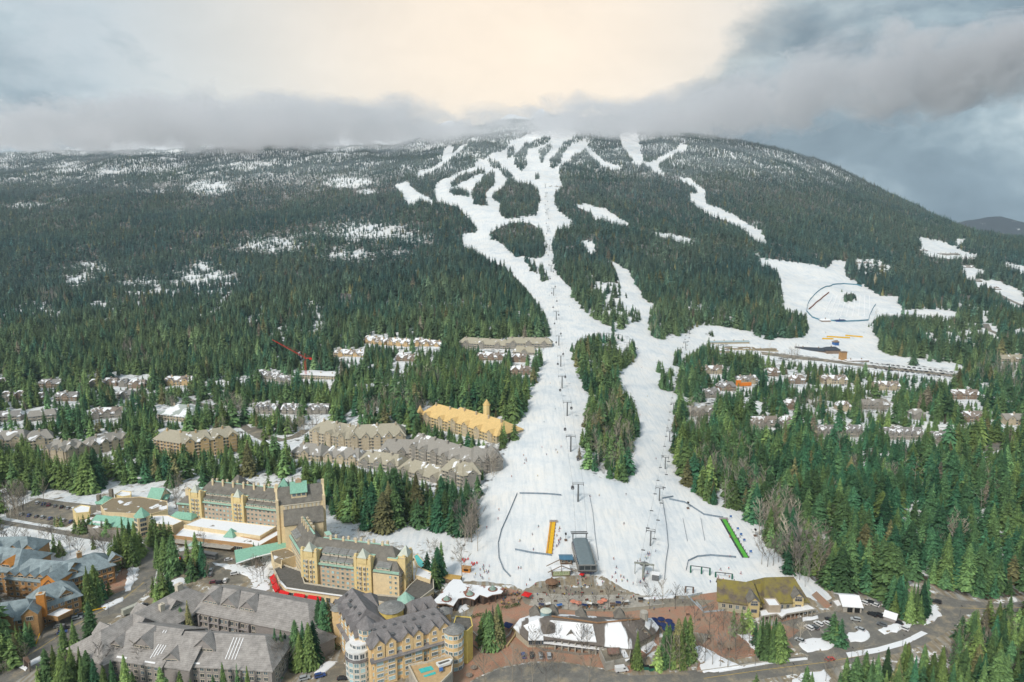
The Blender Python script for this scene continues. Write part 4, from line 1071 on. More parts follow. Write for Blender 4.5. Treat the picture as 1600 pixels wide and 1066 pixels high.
for k in (3.5, 8.5, 14, 19.5, 25, 30.5):
  for z in (2.2, 4.9, 7.6, 10.3, 14.2, 17.2): put('window', me2, O, WO.P(k, -.9, z), WO.ang)
win_face(WO, 'f', 1, WO.L - 2, 1.0, 16, 3.0, 6, 1.2, 1.3, frame=M_WHITE, glass=M_GLASS2, mull=1)
for F_, s0, s1 in ((FO, -.5, FO.L), (WO, 0, WO.L)):      # pent roof belt
  b = MB(); P = F_.P
  b.add([P(s0, -2.3, 11.9), P(s1, -2.3, 11.9), P(s1, 0, 13.0), P(s0, 0, 13.0), P(s0, -2.3, 11.6), P(s1, -2.3, 11.6), P(s1, 0, 11.6), P(s0, 0, 11.6)], [(0, 1, 2, 3), (0, 4, 5, 1), (4, 7, 6, 5), (0, 3, 7, 4), (1, 5, 6, 2)])
  b.build('pent_roof', M_RF_PURP, O)
b = MB()
for k in (1.3, 4.0, 6.6): fbox(b, FO, gw * k - 1.2, gw * k + 1.2, -1.0, .2, -1, 10.8)
b.build('mustard_bay', M_MUST, O)
me = win_mesh(1.5, 1.3, M_WHITE, M_GLASS2, 1)
for k in (1.3, 4.0, 6.6):
  for z in (3, 5.9, 8.8): put('window', me, O, FO.P(gw * k, -1.1, z), FO.ang)
for k in range(9): chimney(FO, 3 + k * 4.4, 5.4, 20, 22.4, 1.1, 1.1, m=M_RF_PURP, cap=M_STEEL)
for k in range(5): chimney(WO, 4 + k * 6.3, 4.4, 19.5, 22.6, 1.1, 1.1, m=M_RF_PURP, cap=M_STEEL)
b = MB(); 
for s, t in ((7.5, 1.5), (19, 1.5)): fbox(b, FO, s, s + 3.4, t, t + 3, 19.5, 20.4)
fbox(b, WO, 10, 14, 3, 6, 20, 21.8)
b.build('roof_hatch', M_STEEL, O)
tc_ = (U(573, 985, 20).x, U(573, 985, 20).y)
def drum(root, c, r, z0, z1, m, n=14, win=None, rows=0, name='turret_drum', wz=1.5, frame=M_WHITE, glass=M_GLASS):
  o = root.location; b = MB(); b.cyl((c[0] - o.x, c[1] - o.y), r, r, z0, z1, n); b.build(name, m, root)
  if rows:
    w = 2 * r * math.sin(math.pi / n) * .72
    me = win_mesh(w, wz, frame, glass, 1)
    for k in range(n):
      a = 2 * math.pi * (k + .5) / n
      if math.sin(a) > .35: continue
      rr = r * math.cos(math.pi / n) + .05
      for j in range(rows):
        z = z0 + (j + .5) * (z1 - z0) / rows
        put('window', me, root, (c[0] - o.x + rr * math.cos(a), c[1] - o.y + rr * math.sin(a), z), a + math.pi / 2)
tc2 = (tc_[0] - 3.2, tc_[1] - 1.5)
drum(O, tc2, 5.8, -1, 9.4, M_TRIM, rows=4, wz=1.7, glass=M_GLASS2)
drum(O, tc2, 6.3, 9.4, 10.4, M_RF_PURP)
drum(O, tc2, 5.6, 10.4, 13.4, M_WHITE, rows=1, wz=2.0)
drum(O, tc2, 6.0, 13.4, 14.1, M_WHITE)
drum(O, (tc2[0] + .7, tc2[1] + .7), 4.6, 14.1, 16.2, M_WHITE, rows=1, wz=1.3)
drum(O, (tc2[0] + .7, tc2[1] + .7), 4.9, 16.2, 16.7, M_SNOWR)
drum(O, tc_, 3.5, 16.7, 19.4, M_OCHRE, n=10, rows=1, wz=1.5, glass=M_GLASS2)
drum(O, tc_, 3.7, 19.4, 22.4, M_OCHRE, n=10, rows=1, wz=1.6, glass=M_GLASS2)
pyramid(O, tc_, 4.5, 22.4, 27.0, 10, M_RF_PURP, .2)
p = U(608, 975, 15); drum(O, (p.x, p.y + 6), 5.6, 8, 19.5, M_MUST, n=14, rows=0); pyramid(O, (p.x, p.y + 6), 6.2, 19.5, 22.0, 14, M_RF_GY, 0)
for x, y, h, r, mm in ((528, 950, 18.5, 3.0, M_OCHRE), (572, 935, 16, 2.6, M_OCHRE), (694, 955, 18, 3.0, M_OCHRE)):
  p = U(x, y, h); drum(O, (p.x, p.y), r, -1, h, mm, n=10); pyramid(O, (p.x, p.y), r * 1.25, h, h + 2.2, 10, M_RF_GY, 0)
p = U(709, 985, 17); drum(O, (p.x, p.y), 4.2, -1, 17.5, M_OCHRE, n=12, rows=5, glass=M_GLASS2); pyramid(O, (p.x, p.y), 4.9, 17.5, 20, 12, M_RF_GY, 0)
p = U(724, 984, 14); flat_block(O, [(p.x - 5, p.y - 3), (p.x + 2, p.y - 4), (p.x + 4.2, p.y), (p.x + 3, p.y + 7), (p.x - 4, p.y + 8)], 15.5, M_MUST, M_FLATG, parapet=.4)
FE = Frame(O, (p.x - 3, p.y - 3.75), (p.x + 4, p.y + .2), 5); me = win_mesh(1.3, 1.3, M_WHITE, M_GLASS2, 1)
for z in (2.5, 5.5, 8.5, 11.5): put('window', me, O, FE.P(2.5, -.6, z), FE.ang); put('window', me, O, FE.P(5.5, -.4, z), FE.ang)
RO = wing(O, U(560, 955, 16), U(592, 950, 16), 12, 16, 21, wall=M_OCHRE, roof=M_RF_PURP, hip=(3, 3), over=.5)
RO = wing(O, U(640, 968, 16), U(690, 955, 16), 12, 16, 21.5, wall=M_OCHRE, roof=M_RF_PURP, hip=(3, 3), over=.5)
gables(RO, [3, 8, 13], 3.6, 17, 3, .6)
flat_block(O, [U(x, y, 15) for x, y in ((585,975),(640,965),(650,985),(600,1000))], 15, M_SAND, M_FLATG)
pt = [U(x, y, 8) for x, y in ((638,1041),(668,1036),(694,1027),(704,1026),(708,1031),(706,1052),(690,1068),(670,1086),(656,1078))]
flat_block(O, pt, 8, M_CONC, mat('terrace_deck', (0.50, 0.35, 0.19), var=.15), parapet=.8, trim=M_TRIM)
def slab(root, pix, z, m, name, th=.12):
  o = root.location; b = MB(); b.prism([(U(x, y, z).x - o.x, U(x, y, z).y - o.y) for x, y in pix], z - th - o.z, z - o.z); return b.build(name, m, root)
slab(O, [(654,1045.5),(673.5,1040.6),(678,1046),(658,1052)], 8.22, M_POOL, 'swimming_pool')
slab(O, [(661,1056),(680,1049.5),(681,1053),(664,1058)], 8.22, M_POOL, 'hot_tub')
slab(O, [(681,1035),(703,1028.5),(707,1031),(704,1035),(686,1041)], 10.2, M_WHITE, 'terrace_roof', 1.0)
slab(O, [(684,1036),(701,1031),(703,1032.5),(687,1038.5)], 10.35, M_FLATG, 'terrace_roof_top', .1)
slab(O, [(686,1044),(692,1042.5),(692.5,1047.5),(686.5,1049.5)], 9.4, M_BLUE, 'blue_panel', .2)
PW = Frame(O, U(656,1078,6), U(638,1041,6), 3)
keep([(515,935),(735,955),(740,1066),(520,1066)])
# ------------------------------------------------------------------ grey gabled complex, bottom left
Gc = root_at('gabled_complex', 'sprawling grey shingled condominium complex with many gables around a pool court', 'building', (-150, 290))
RFc = M_RF_WARM
A1 = wing(Gc, U(306, 954, 11), U(484, 990, 11), 25, 11, 17.2, wall=M_GREYW, roof=RFc, hip=(0, 9))
win_face(A1, 'f', 1, 34, 0.5, 9.5, 2.9, 3, 1.7, 1.9, glass=M_GLASS, mull=1)
for s in (5, 15.5, 26): gable_dormer(A1, s, 8.5, 4.2, 1.0, pitch=.95, nwin=3, wall=M_GREYW, roof=RFc)
b = MB()
for k in range(6): fbox(b, A1, 2 + k * 5.6, 2.7 + k * 5.6, -1.4, .2, -1, 9.6)
for z in (3.4, 6.5): fbox(b, A1, 2, 30.5, -1.3, .1, z, z + .25)
b.build('balcony_frame', M_TRIMD, Gc)
A2 = wing(Gc, (-186.0, 272.0), (-172.5, 309.5), 27, 10, 17.2, wall=M_GREYW, roof=RFc, hip=(8, 9)) if False else wing(Gc, (-172.5, 309.5), (-187.0, 270.5), -27, 10, 17.2, wall=M_GREYW, roof=RFc) if False else None
def wing_c(root, c0, c1, W, *a, **k):
  """wing from its ridge line (two world points), left to right seen from its front side"""
  c0 = Vector((c0[0], c0[1], 0)); c1 = Vector((c1[0], c1[1], 0)); d = (c1 - c0).normalized(); n_ = Vector((-d.y, d.x, 0))
  return wing(root, c0 - n_ * W / 2, c1 - n_ * W / 2, W, *a, **k)
A2 = wing_c(Gc, (-183.0, 268.0), (-156.5, 319.0), 25, 10, 17.5, wall=M_GREYW, roof=RFc, hip=(7, 9))
gable_dormer(A2, 22, 8.5, 4.5, 1.0, pitch=.95, nwin=2, roof=RFc); gable_dormer(A2, 39, 6.0, 6, 1.0, pitch=.9, nwin=1, roof=RFc)
gable_dormer(A2, 12, 7, 4, .9, side='b', roof=RFc, nwin=2); gable_dormer(A2, 30, 7, 4, .9, side='b', roof=RFc, nwin=2)
chimney(A2, 46, 13, 15.5, 20.0, 3.0, 2.2, m=M_TRIM); chimney(A2, 33, 8, 13, 17.5, 2.2, 1.6, m=M_TRIM)
win_face(A2, 'b', 3, A2.L - 2, 1, 9.5, 3.4, 3, 1.5, 1.4, glass=M_GLASS)
win_face(A2, 'f', 12, A2.L - 12, 1, 9.5, 3.2, 3, 1.6, 1.6, glass=M_GLASS)
A3 = wing(Gc, U(150, 1024, 10), U(252, 1040, 10), 28, 10, 18, wall=M_GREYW, roof=RFc, hip=(9, 0))
gable_dormer(A3, 19, 9, 5.0, 1.0, pitch=.95, nwin=3, roof=RFc)
gable_dormer(A3, 6.5, 6, 4.0, .8, pitch=.9, nwin=1, roof=RFc)
win_face(A3, 'f', 1, A3.L - 1, 1, 9.5, 3.4, 3, 1.7, 1.5, glass=M_GLASS)
A4 = wing(Gc, U(262, 1036, 10), U(424, 1046, 10), 24, 10, 17.2, wall=M_GREYW, roof=RFc, hip=(0, 8))
gable_dormer(A4, 13, 10, 5.0, 1.0, pitch=.95, nwin=3, roof=RFc)
gable_dormer(A4, 1.5, 7, .2, 1.6, pitch=.9, nwin=1, roof=RFc)
win_face(A4, 'f', 1, A4.L - 1, 1, 9.5, 3.2, 3, 1.7, 1.5, glass=M_GLASS)
win_face(A4, 'r', 2, 22, 1, 9.5, 3.2, 3, 1.7, 1.5, glass=M_GLASS)
A5 = wing_c(Gc, U(232, 984, 17.6), U(318, 1000, 16.5), 20, 10, 17.0, wall=M_GREYW, roof=RFc)
A6 = wing(Gc, U(468, 1003, 6), U(502, 990, 6), 16, 6, 11, wall=M_GREYW, roof=RFc, hip=(3, 3))
A7 = wing_c(Gc, U(470, 962, 13), U(500, 990, 12), 14, 8, 13, wall=M_GREYW, roof=RFc, hip=(4, 4))
A8 = wing(Gc, U(392, 1040, 9), U(430, 1020, 9), 14, 9, 14.5, wall=M_GREYW, roof=RFc, hip=(5, 5))
def roof_snow(F, s0, s1, t0, t1, side='f', th=.18):
  b = MB(); T = (lambda t: t) if side == 'f' else (lambda t: F.W - t)
  q = [F.P(s, T(t), F.roofz(t) + dz) for dz in (.04, th + .04) for s, t in ((s0, t0), (s1, t0), (s1, t1), (s0, t1))]
  b.add(q, [(0, 1, 5, 4), (1, 2, 6, 5), (2, 3, 7, 6), (3, 0, 4, 7), (4, 5, 6, 7), (3, 2, 1, 0)] if side == 'f' else [(4, 5, 1, 0), (5, 6, 2, 1), (6, 7, 3, 2), (7, 4, 0, 3), (7, 6, 5, 4), (0, 1, 2, 3)])
  b.build('roof_snow', M_SNOWR, F.root)
for s in (25.4, 26.6, 27.8, 29.0): roof_snow(A3, s, s + .35, 1.5 + (s - 25) * .6, 9)
for s in (24, 25.2): roof_snow(A3, s, s + .35, 8, 12.5)
for s in (24, 25.4, 26.8, 28.2): roof_snow(A4, s, s + .35, 2.5, 10.5)
for s, t in ((2, 22), (9, 20), (14, 26)): roof_snow(A2, s + 8, s + 13, .3, .9, 'b')
roof_snow(A3, 10, 15, .2, .8); roof_snow(A4, 5.2, 6.4, 1.5, 4); roof_snow(A4, 3, 4, 2.2, 4); roof_snow(A3, 24, 29, .1, .6); roof_snow(A4, 10, 14, .1, .6)
slab(Gc, [(306,994),(325,984),(352,987),(338,998),(320,1004)], .3, mat('court_deck', (0.52, 0.42, 0.28), var=.15), 'court_deck', .3)
slab(Gc, [(317,1002),(333,992),(335,994),(320,1004)], .42, M_POOL, 'swimming_pool'); slab(Gc, [(316,996),(321,993.5),(324,996),(319,999)], .42, M_POOL, 'hot_tub')
keep([(120,1010),(300,900),(505,935),(500,1066),(150,1066)])
# ------------------------------------------------------------------ timber lodges, left edge
def timber_lodge(name, label, loc, wings, cat='lodge'):
  r = root_at(name, label, cat, loc)
  for w in wings: w(r)
  return r
TL = root_at('timber_lodge', 'large timber lodge with blue grey roofs and orange stone gable, left edge', 'lodge', U(80, 905, 0))
B1 = wing(TL, U(8, 902, 11), U(92, 910, 11), 20, 11, 17, wall=M_TIMB, roof=M_RF_BLUE, hip=(6, 0))
B2 = wing(TL, U(92, 908, 11), U(178, 881, 11), 18, 11, 17, wall=M_TIMB, roof=M_RF_BLUE, hip=(0, 7))
for F_, n in ((B1, 9), (B2, 10)):
  win_face(F_, 'f', 1, F_.L - 1, .5, 10, F_.L / n, 3, 1.5, 1.6, frame=M_TRIM, glass=M_GLASS)
  b = MB()
  for k in range(n // 2): fbox(b, F_, 1.2 + k * F_.L / (n // 2), 4.2 + k * F_.L / (n // 2), -1.5, 0, 3.2, 3.5); fbox(b, F_, 1.2 + k * F_.L / (n // 2), 4.2 + k * F_.L / (n // 2), -1.5, 0, 6.4, 6.7)
  b.build('balcony', M_TIMB, TL)
for s in (3, 9, 15, 21): gable_dormer(B1, s, 5.2, .4, 1.4, pitch=.85, roof=M_RF_BLUE, wall=M_TIMB)
for s in (6, 27): gable_dormer(B2, s, 6, 1, 1.4, pitch=.85, roof=M_RF_BLUE, wall=M_TIMB)
gables(B1, [B1.L - 3.0], 9.5, 13.2, 3.6, 3.2, wall=M_ORNG, roof=M_RF_BLUE)
b = MB(); P = B1.P; c = B1.L - 3.0
for a0, a1 in (((-4.2, 9.6), (0, 13.6)), ((0, 13.6), (4.2, 9.6)), ((-4.2, 9.6), (4.2, 9.6))):
  b.bar(P(c + a0[0], -3.4, a0[1]), P(c + a1[0], -3.4, a1[1]), .3, .3)
for z, w in ((11.6, 1.2), (10.8, 2.4), (10.2, 3.2)): b.bar(P(c - w / 2, -3.35, z), P(c + w / 2, -3.35, z), .2, .22)
b.build('pediment_emblem', M_BROWNW, TL)
chimney(B2, 12, 9, 14, 19.5, 2.2, 1.6, m=M_TIMB)
TB = root_at('timber_lodge', 'blue roofed timber lodge cut by the left picture edge, orange gables', 'lodge', U(-20, 880, 0))
D1 = wing(TB, U(-70, 884, 13), U(24, 893, 13), 22, 13, 20, wall=M_TIMB, roof=M_RF_BLUE, hip=(0, 6)); D2 = wing(TB, U(-40, 868, 12), U(45, 866, 12), 18, 12, 18.5, wall=M_TIMB, roof=M_RF_BLUE, hip=(0, 6))
for s in (14, 22, 30): gable_dormer(D1, s, 6, 1.5, 1.4, pitch=.9, roof=M_ORNG if s == 30 else M_RF_BLUE, wall=M_ORNG)
for s in (10, 20, 28): gable_dormer(D2, s, 6, 1.5, 1.4, pitch=.9, roof=M_RF_BLUE, wall=M_TIMB)
win_face(D1, 'f', 4, D1.L - 1, 1, 12, 3.5, 4, 1.6, 1.5, glass=M_GLASS)
TC = root_at('timber_lodge', 'timber lodge with snow topped entrance porch beside the road', 'lodge', U(70, 970, 0))
C1 = wing(TC, U(-28, 975, 10), U(52, 962, 10), 15, 10, 15.5, wall=M_TIMB, roof=M_RF_BLUE, hip=(0, 4))
C2 = wing(TC, U(56, 951, 10), U(126, 928, 10), 17, 10, 16.5, wall=M_TIMB, roof=M_RF_BLUE, hip=(4, 6))
for F_ in (C1, C2): win_face(F_, 'f', 1, F_.L - 1, .5, 9.5, 3.0, 3, 1.6, 1.6, glass=M_GLASS)
gables(C1, [9, 19], 6.5, 11.5, 3.2, 1.5, wall=M_TIMB, roof=M_RF_BLUE)
win = win_mesh(2.6, 1.8, M_TRIM, M_GLASS, 3)
for s in (9, 19): put('window', win, TC, C1.P(s, -1.6, 9.6), C1.ang)
for s in (5, 13): gable_dormer(C2, s, 5.5, 1, 1.2, pitch=.9, roof=M_RF_BLUE, wall=M_TIMB)
chimney(C1, C1.L + 2, 6, 6, 17.5, 3.4, 2.6, m=M_ORNG)
flat_block(TC, [U(x, y, 6) for x, y in ((70,962),(94,950),(114,953),(90,965))], 6, M_TIMB, M_SNOWR, parapet=.25, base=4.0)
b = MB()
for x, y in ((72,963),(90,966.5),(112,954.5)):
  p = U(x, y, 4) - TC.location; b.box((p.x, p.y, 2.0), (1.3, 1.3, 4.2))
b.build('porch_pier', M_STONE, TC)
b = MB(); 
for (x0, y0), (x1, y1) in (((116,960),(140,955)), ((140,955),(165,949)), ((62,990),(56,1006))):
  p, q = U(x0, y0, 1), U(x1, y1, 1); b.bar(p - TC.location, q - TC.location, .25, .5)
b.build('yellow_rail', M_YELP, TC)
keep([(-5,840),(190,850),(180,930),(120,985),(50,985),(-5,985)])
# ------------------------------------------------------------------ snowy roofed base lodge
L1 = root_at('base_lodge', 'long base lodge with white snow on its wide roof and brown gables', 'lodge', U(900, 1020, 0))
def sloped_roof(root, ring_low, ring_high, m, name='roof', th=.4):
  o = root.location; n = len(ring_low); b = MB()
  v = [p - o for p in ring_low] + [p - o for p in ring_high]
  b.add(v, [(k, (k + 1) % n, n + (k + 1) % n, n + k) for k in range(n)])
  b.add(v[n:], [tuple(range(n))])
  lo = [p - Vector((0, 0, th)) for p in v[:n]]
  b.add(v[:n] + lo, [(k, n + k, n + (k + 1) % n, (k + 1) % n) for k in range(n)] + [tuple(range(2 * n - 1, n - 1, -1))])
  return b.build(name, m, root)
eave = [U(x, y, 5) for x, y in ((802,980),(812,967),(838,958),(900,961),(960,965),(1018,966),(1030,980),(1024,990),(1000,1003),(990,1014),(945,1010),(900,1004),(868,1000),(822,1000))]
ridge = [U(x, y, 11.5) for x, y in ((846,966),(852,963),(862,962),(900,966),(934,972),(1000,966),(1004,969),(1002,970),(990,971),(970,972),(940,974.5),(900,970),(868,966),(852,967))]
walls = [U(x, y, 4.8) for x, y in ((806,981),(815,970),(838,962),(900,964),(960,968),(1014,969),(1025,981),(1019,989),(996,1001),(986,1011),(945,1007),(900,1001),(868,997),(825,997))]
o_ = L1.location
b = MB(); b.prism([(p.x - o_.x, p.y - o_.y) for p in walls], -1, 4.9); b.build('wall', mat('grey_green_stucco', (0.46, 0.42, 0.33), var=.15, fine=.1), L1)
sloped_roof(L1, eave, ridge, snowy('lodge_roof_with_snow', (0.15, 0.13, 0.115), 0.40, 0.07, streak=(1, 0.35, .3)))
b = MB()
def on_roof(x, y, h0, lift=.15): return U(x, y, h0) - o_ + Vector((0, 0, lift))
q = [(866,970,11.1),(900,973,11.1),(926,976,11.1),(932,1003,6.3),(900,1001,6.1),(868,996,6.2),(828,990,6.6),(818,978,7.6),(840,969,9.6)]
V_ = [on_roof(*t) for t in q]; n = len(V_)
b.add(V_ + [v - Vector((0, 0, .5)) for v in V_], [tuple(range(n - 1, -1, -1))] + [(k, (k + 1) % n, n + (k + 1) % n, n + k) for k in range(n)])
b.build('roof_snow', snowy('slab_snow', (0.13, 0.11, 0.10), 0.93, 0.10), L1)
LF1 = Frame(L1, U(868, 998, 4.9), U(945, 1008, 4.9), 12); LF2 = Frame(L1, U(825, 998, 4.9), U(868, 998, 4.9), 10)
me = win_mesh(2.2, 2.0, M_TRIMD, M_GLASS, 2)
for k in range(7): put('window', me, L1, LF1.P(1.5 + k * 3.0, -.1, 2.4), LF1.ang)
for k in range(4): put('window', me, L1, LF2.P(1.5 + k * 3.0, -.1, 3.0), LF2.ang)
b = MB(); 
for k in range(8): fbox(b, LF1, -.3 + k * 3.1, .3 + k * 3.1, -1.2, 0, -1, 4.6)
b.build('pilaster', M_CONC, L1)
fl = Frame(L1, U(850, 1006, 2), U(944, 1017, 2), 3)
b = MB(); fbox(b, fl, 0, fl.L, -1.5, 2.2, 3.0, 3.35); b.build('porch_roof', M_SNOWR, L1)
def small_gable(root, c, ang, w, L, h, H0, wall, roof, z0=0):
  d = Vector((math.cos(ang), math.sin(ang), 0)); p0 = Vector((c[0], c[1], 0)) - d * w / 2
  F = Frame(root, p0, p0 + d * w, L, z0); P = F.P; b = MB()
  b.add([P(0, 0, h), P(w, 0, h), P(w, 0, H0), P(w / 2, 0, H0 + w * .48), P(0, 0, H0), P(0, L, h), P(w, L, h), P(w, L, H0), P(w / 2, L, H0 + w * .48), P(0, L, H0)], [(0, 1, 2, 3, 4), (0, 4, 9, 5), (1, 6, 7, 2), (9, 8, 7, 6, 5)], 0)
  for s in (-1, 1):
    e = 0 - .5 if s < 0 else w + .5
    q = [P(e, -.6, H0 - .45), P(w / 2, -.6, H0 + w * .48 + .05), P(w / 2, L, H0 + w * .48 + .05), P(e, L, H0 - .45)]
    q2 = [v + Vector((0, 0, .25)) for v in q]
    fs = [(0, 1, 2, 3), (7, 6, 5, 4), (0, 4, 5, 1), (1, 5, 6, 2), (2, 6, 7, 3), (3, 7, 4, 0)]
    b.add(q + q2, fs, 1)
  b.build('gable', [wall, roof], root)
  me = win_mesh(w * .55, w * .22, M_TRIM, M_GLASS, 3); put('window', me, root, P(w / 2, -.08, H0 + .2), F.ang)
  return F
M_GB = mat('brown_gable_board', (0.22, 0.175, 0.14), var=.2, fine=.2)
for x, y, h, w, L in ((836,996,4.5,3.2,8), (892,1000,4.5,5.5,11), (958,1000,4.6,6.5,11), (980,1001,4.6,5,9), (1006,995,4.6,6,9)):
  p = U(x, y, h); small_gable(L1, (p.x, p.y), R(-6), w, L, 3.5, 6.0, M_GB, M_RF_DK)
for x, y in ((836,958), (864,957), (908,961), (968,962)):
  p = U(x, y, 7); pyramid(L1, (p.x, p.y), 4.0, 7, 11.5, 4, M_RF_DK, .785, M_GB, 4)
p = U(853, 962, 10); drum(L1, (p.x, p.y), 2.6, 8, 12.5, M_GLASS2, n=12, name='round_lantern'); pyramid(L1, (p.x, p.y), 2.8, 12.5, 13.3, 12, M_PALEROOF, 0)
p = U(1006, 970, 9); drum(L1, (p.x, p.y), 2.0, 6, 13.5, M_CONC, n=8, name='stone_chimney')
b = MB(); a = U(862, 963, 12) - o_; c = U(934, 973.5, 12) - o_; e = U(1000, 967, 12) - o_
b.bar(a, c, .5, .5); b.bar(c, e, .5, .5); b.build('ridge_beam', mat('rust_ridge', (0.30, 0.17, 0.09), var=.2), L1)
flat_block(L1, [U(x, y, 3.2) for x, y in ((936,1015),(986,1016),(984,1030),(946,1038))], 3.2, M_CONC, M_PLAZ, parapet=.8)
flat_block(L1, [U(x, y, 5.5) for x, y in ((948,1013),(968,1012),(968,1022),(950,1023))], 5.5, M_BROWNW, mat('rust_roof', (0.25, 0.14, 0.11), var=.2), parapet=.1, base=5.2)
slab(L1, [(968,1015),(976,1014),(984,1030),(978,1034)], 3.6, M_SNOWR, 'roof_snow'); 
# ------------------------------------------------------------------ pavilion with scalloped snowy roof
Pv = root_at('cafe_pavilion', 'brown post pavilion with wavy snow covered roof and three small cones', 'pavilion', U(725, 940, 0))
ring = [(674,942),(690,926),(700,912),(708,905),(720,906),(724,912),(740,914),(760,916),(778,916),(790,920),(784,928),(770,930),(762,934),(750,930),(742,938),(728,934),(716,936),(708,948),(696,944),(684,944)]
rg = [U(x, y, 4.6) for x, y in ring]; o_ = Pv.location
b = MB(); b.prism([(p.x - o_.x, p.y - o_.y) for p in rg], 4.1, 4.6); b.build('roof', M_BROWNW, Pv)
cx = sum(p.x for p in rg) / len(rg); cyy = sum(p.y for p in rg) / len(rg)
b = MB(); b.prism([(cx + (p.x - cx) * .985 - o_.x, cyy + (p.y - cyy) * .97 - o_.y) for p in rg], 4.61, 4.8); b.build('roof_snow', snowy('pavilion_snow', (0.26, 0.12, 0.08), .78, .16), Pv)
for x, y in ((698,937),(734,929),(770,921)):
  p = U(x, y, 4.8); b = MB(); b.cyl((p.x - o_.x, p.y - o_.y), 2.7, 2.4, 4.75, 5.0, 16); b.build('cone_base', mat('rust_red_ring', (0.25, 0.10, 0.07), var=.2), Pv)
  pyramid(Pv, (p.x, p.y), 1.9, 5.0, 7.2, 12, mat('verdigris_cone', (0.25, 0.34, 0.29), var=.2), 0)
b = MB()
for i in range(0, len(rg)):
  p = rg[i].lerp(rg[(i + 1) % len(rg)], .5); q = Vector((cx, cyy, 0)); p = p.lerp(Vector((q.x, q.y, p.z)), .05)
  b.cyl((p.x - o_.x, p.y - o_.y), .25, .22, -.5, 4.1, 6)
b.build('post', M_BROWNW, Pv)
b = MB(); b.prism([(cx + (p.x - cx) * .8 - o_.x, cyy + (p.y - cyy) * .75 - o_.y) for p in rg], -.5, 4.05); b.build('wall', mat('glazed_brown_wall', (0.09, 0.07, 0.06), rough=.4, var=.3), Pv)
flat_block(Pv, [U(x, y, 2.6) for x, y in ((690,902),(700,897),(722,900),(718,907),(702,906))], 2.6, M_WOOD, mat('straw_tarp', (0.52, 0.33, 0.10), var=.15), parapet=0)
# ------------------------------------------------------------------ mossy roofed lodge
Ms = root_at('mossy_lodge', 'yellow grey lodge with two big moss covered roofs and snowy veranda', 'lodge', U(1200, 940, 0))
WL = mat('khaki_siding', (0.62, 0.49, 0.25), var=.12, fine=.12); WG = mat('sage_siding', (0.44, 0.41, 0.31), var=.12, fine=.12)
m1 = wing(Ms, U(1123, 935, 6.5), U(1188, 948, 5), 18, 6.0, 12.5, wall=WG, roof=M_RF_MOSS, hip=(0, 3)) 
m2 = wing(Ms, U(1195, 940, 6), U(1262, 938, 6), 20, 6.0, 13.5, wall=WG, roof=M_RF_MOSS, hip=(4, 3))
m3 = wing(Ms, U(1168, 936, 6), U(1210, 934, 6), 14, 6.0, 10.0, wall=WG, roof=M_RF_MOSS)
for x, y in ((1178,956),(1247,949)):
  p = U(x, y, 3); F_ = small_gable(Ms, (p.x, p.y), R(-5), 5.2, 9, -1, 8.0, WL, M_RF_DK)
  me = win_mesh(3.2, 1.9, M_TRIMD, M_GLASS, 2); put('window', me, Ms, F_.P(2.6, -.12, 7.4), F_.ang); me = win_mesh(2.6, 1.6, M_TRIMD, M_GLASS, 2); put('window', me, Ms, F_.P(2.6, -.12, 3.4), F_.ang)
  b = MB(); P = F_.P
  for s in (-1,):
    e = -.5; b.add([P(.3, .2, 8.45), P(2.4, .2, 10.6), P(2.4, 8.5, 10.6), P(.3, 8.5, 8.45)], [(0, 1, 2, 3)])
  b.build('roof_snow', M_SNOWR, Ms)
win_face(m1, 'l', 3, 15, 0.5, 5.5, 3.2, 1, 1.7, 2.2, frame=M_TRIM); win_face(m1, 'f', 1, 14, .5, 5.5, 3, 1, 1.6, 2.0, frame=M_TRIM); win_face(m2, 'f', 1, 20, .5, 5.5, 3, 1, 1.6, 2.0, frame=M_TRIM)
vd = [U(x, y, 3.4) for x, y in ((1187,955),(1206,950),(1226,952),(1262,945),(1276,952),(1230,960),(1222,966),(1214,960),(1189,964))]
flat_block(Ms, vd, 3.4, M_CONC, M_SNOWR, parapet=.25, base=2.9)
b = MB()
for i in range(14):
  t = i / 13; p = U(1189, 964, 3.2).lerp(U(1276, 952.5, 3.2), t) - Ms.location; b.box((p.x, p.y + .3, 1.4), (.4, .4, 3.2))
b.build('veranda_post', M_CONC, Ms)
p = U(1207, 945, 6); flat_block(Ms, [(p.x - 3, p.y - 3), (p.x + 3, p.y - 3), (p.x + 3, p.y + 4), (p.x - 3, p.y + 4)], 6.8, mat('pale_core', (0.42, 0.35, 0.27), var=.1), M_FLATS)
flat_block(Ms, [U(x, y, 6.5) for x, y in ((1170,918),(1186,915),(1196,922),(1180,926))], 6.5, WG, M_SNOWR)
keep([(800,950),(1035,955),(1035,1040),(800,1010)]); keep([(1110,900),(1285,900),(1285,985),(1110,985)])
# ------------------------------------------------------------------ small grey garage by the car park
Gg = root_at('parking_garage_hut', 'small grey garage with snow on its shed roof at the parking lot', 'garage', U(1335, 950, 0))
g1 = wing(Gg, U(1318, 946, 3.6), U(1347, 948, 3.6), 12, 3.6, 6.2, wall=M_CONC, roof=M_SNOWR, over=.6)
flat_block(Gg, [U(x, y, 2) for x, y in ((1300,940),(1315,936),(1322,946),(1308,950))], 2.2, M_CONC, M_SNOWR)
b = MB(); fbox(b, g1, 2, 4.5, -.1, .2, 0, 2.8); fbox(b, g1, 5.5, 8, -.1, .2, 0, 2.8); b.build('garage_opening', M_BLACK, Gg)
Gh = root_at('barrel_roof_shelter', 'white snow topped tent shelter behind the parked cars', 'tent', U(1390, 960, 0))
g2 = wing(Gh, U(1381, 962, 2.2), U(1400, 968, 2.2), 6, 2.2, 3.8, wall=M_TRIMD, roof=M_SNOWR, over=.3)
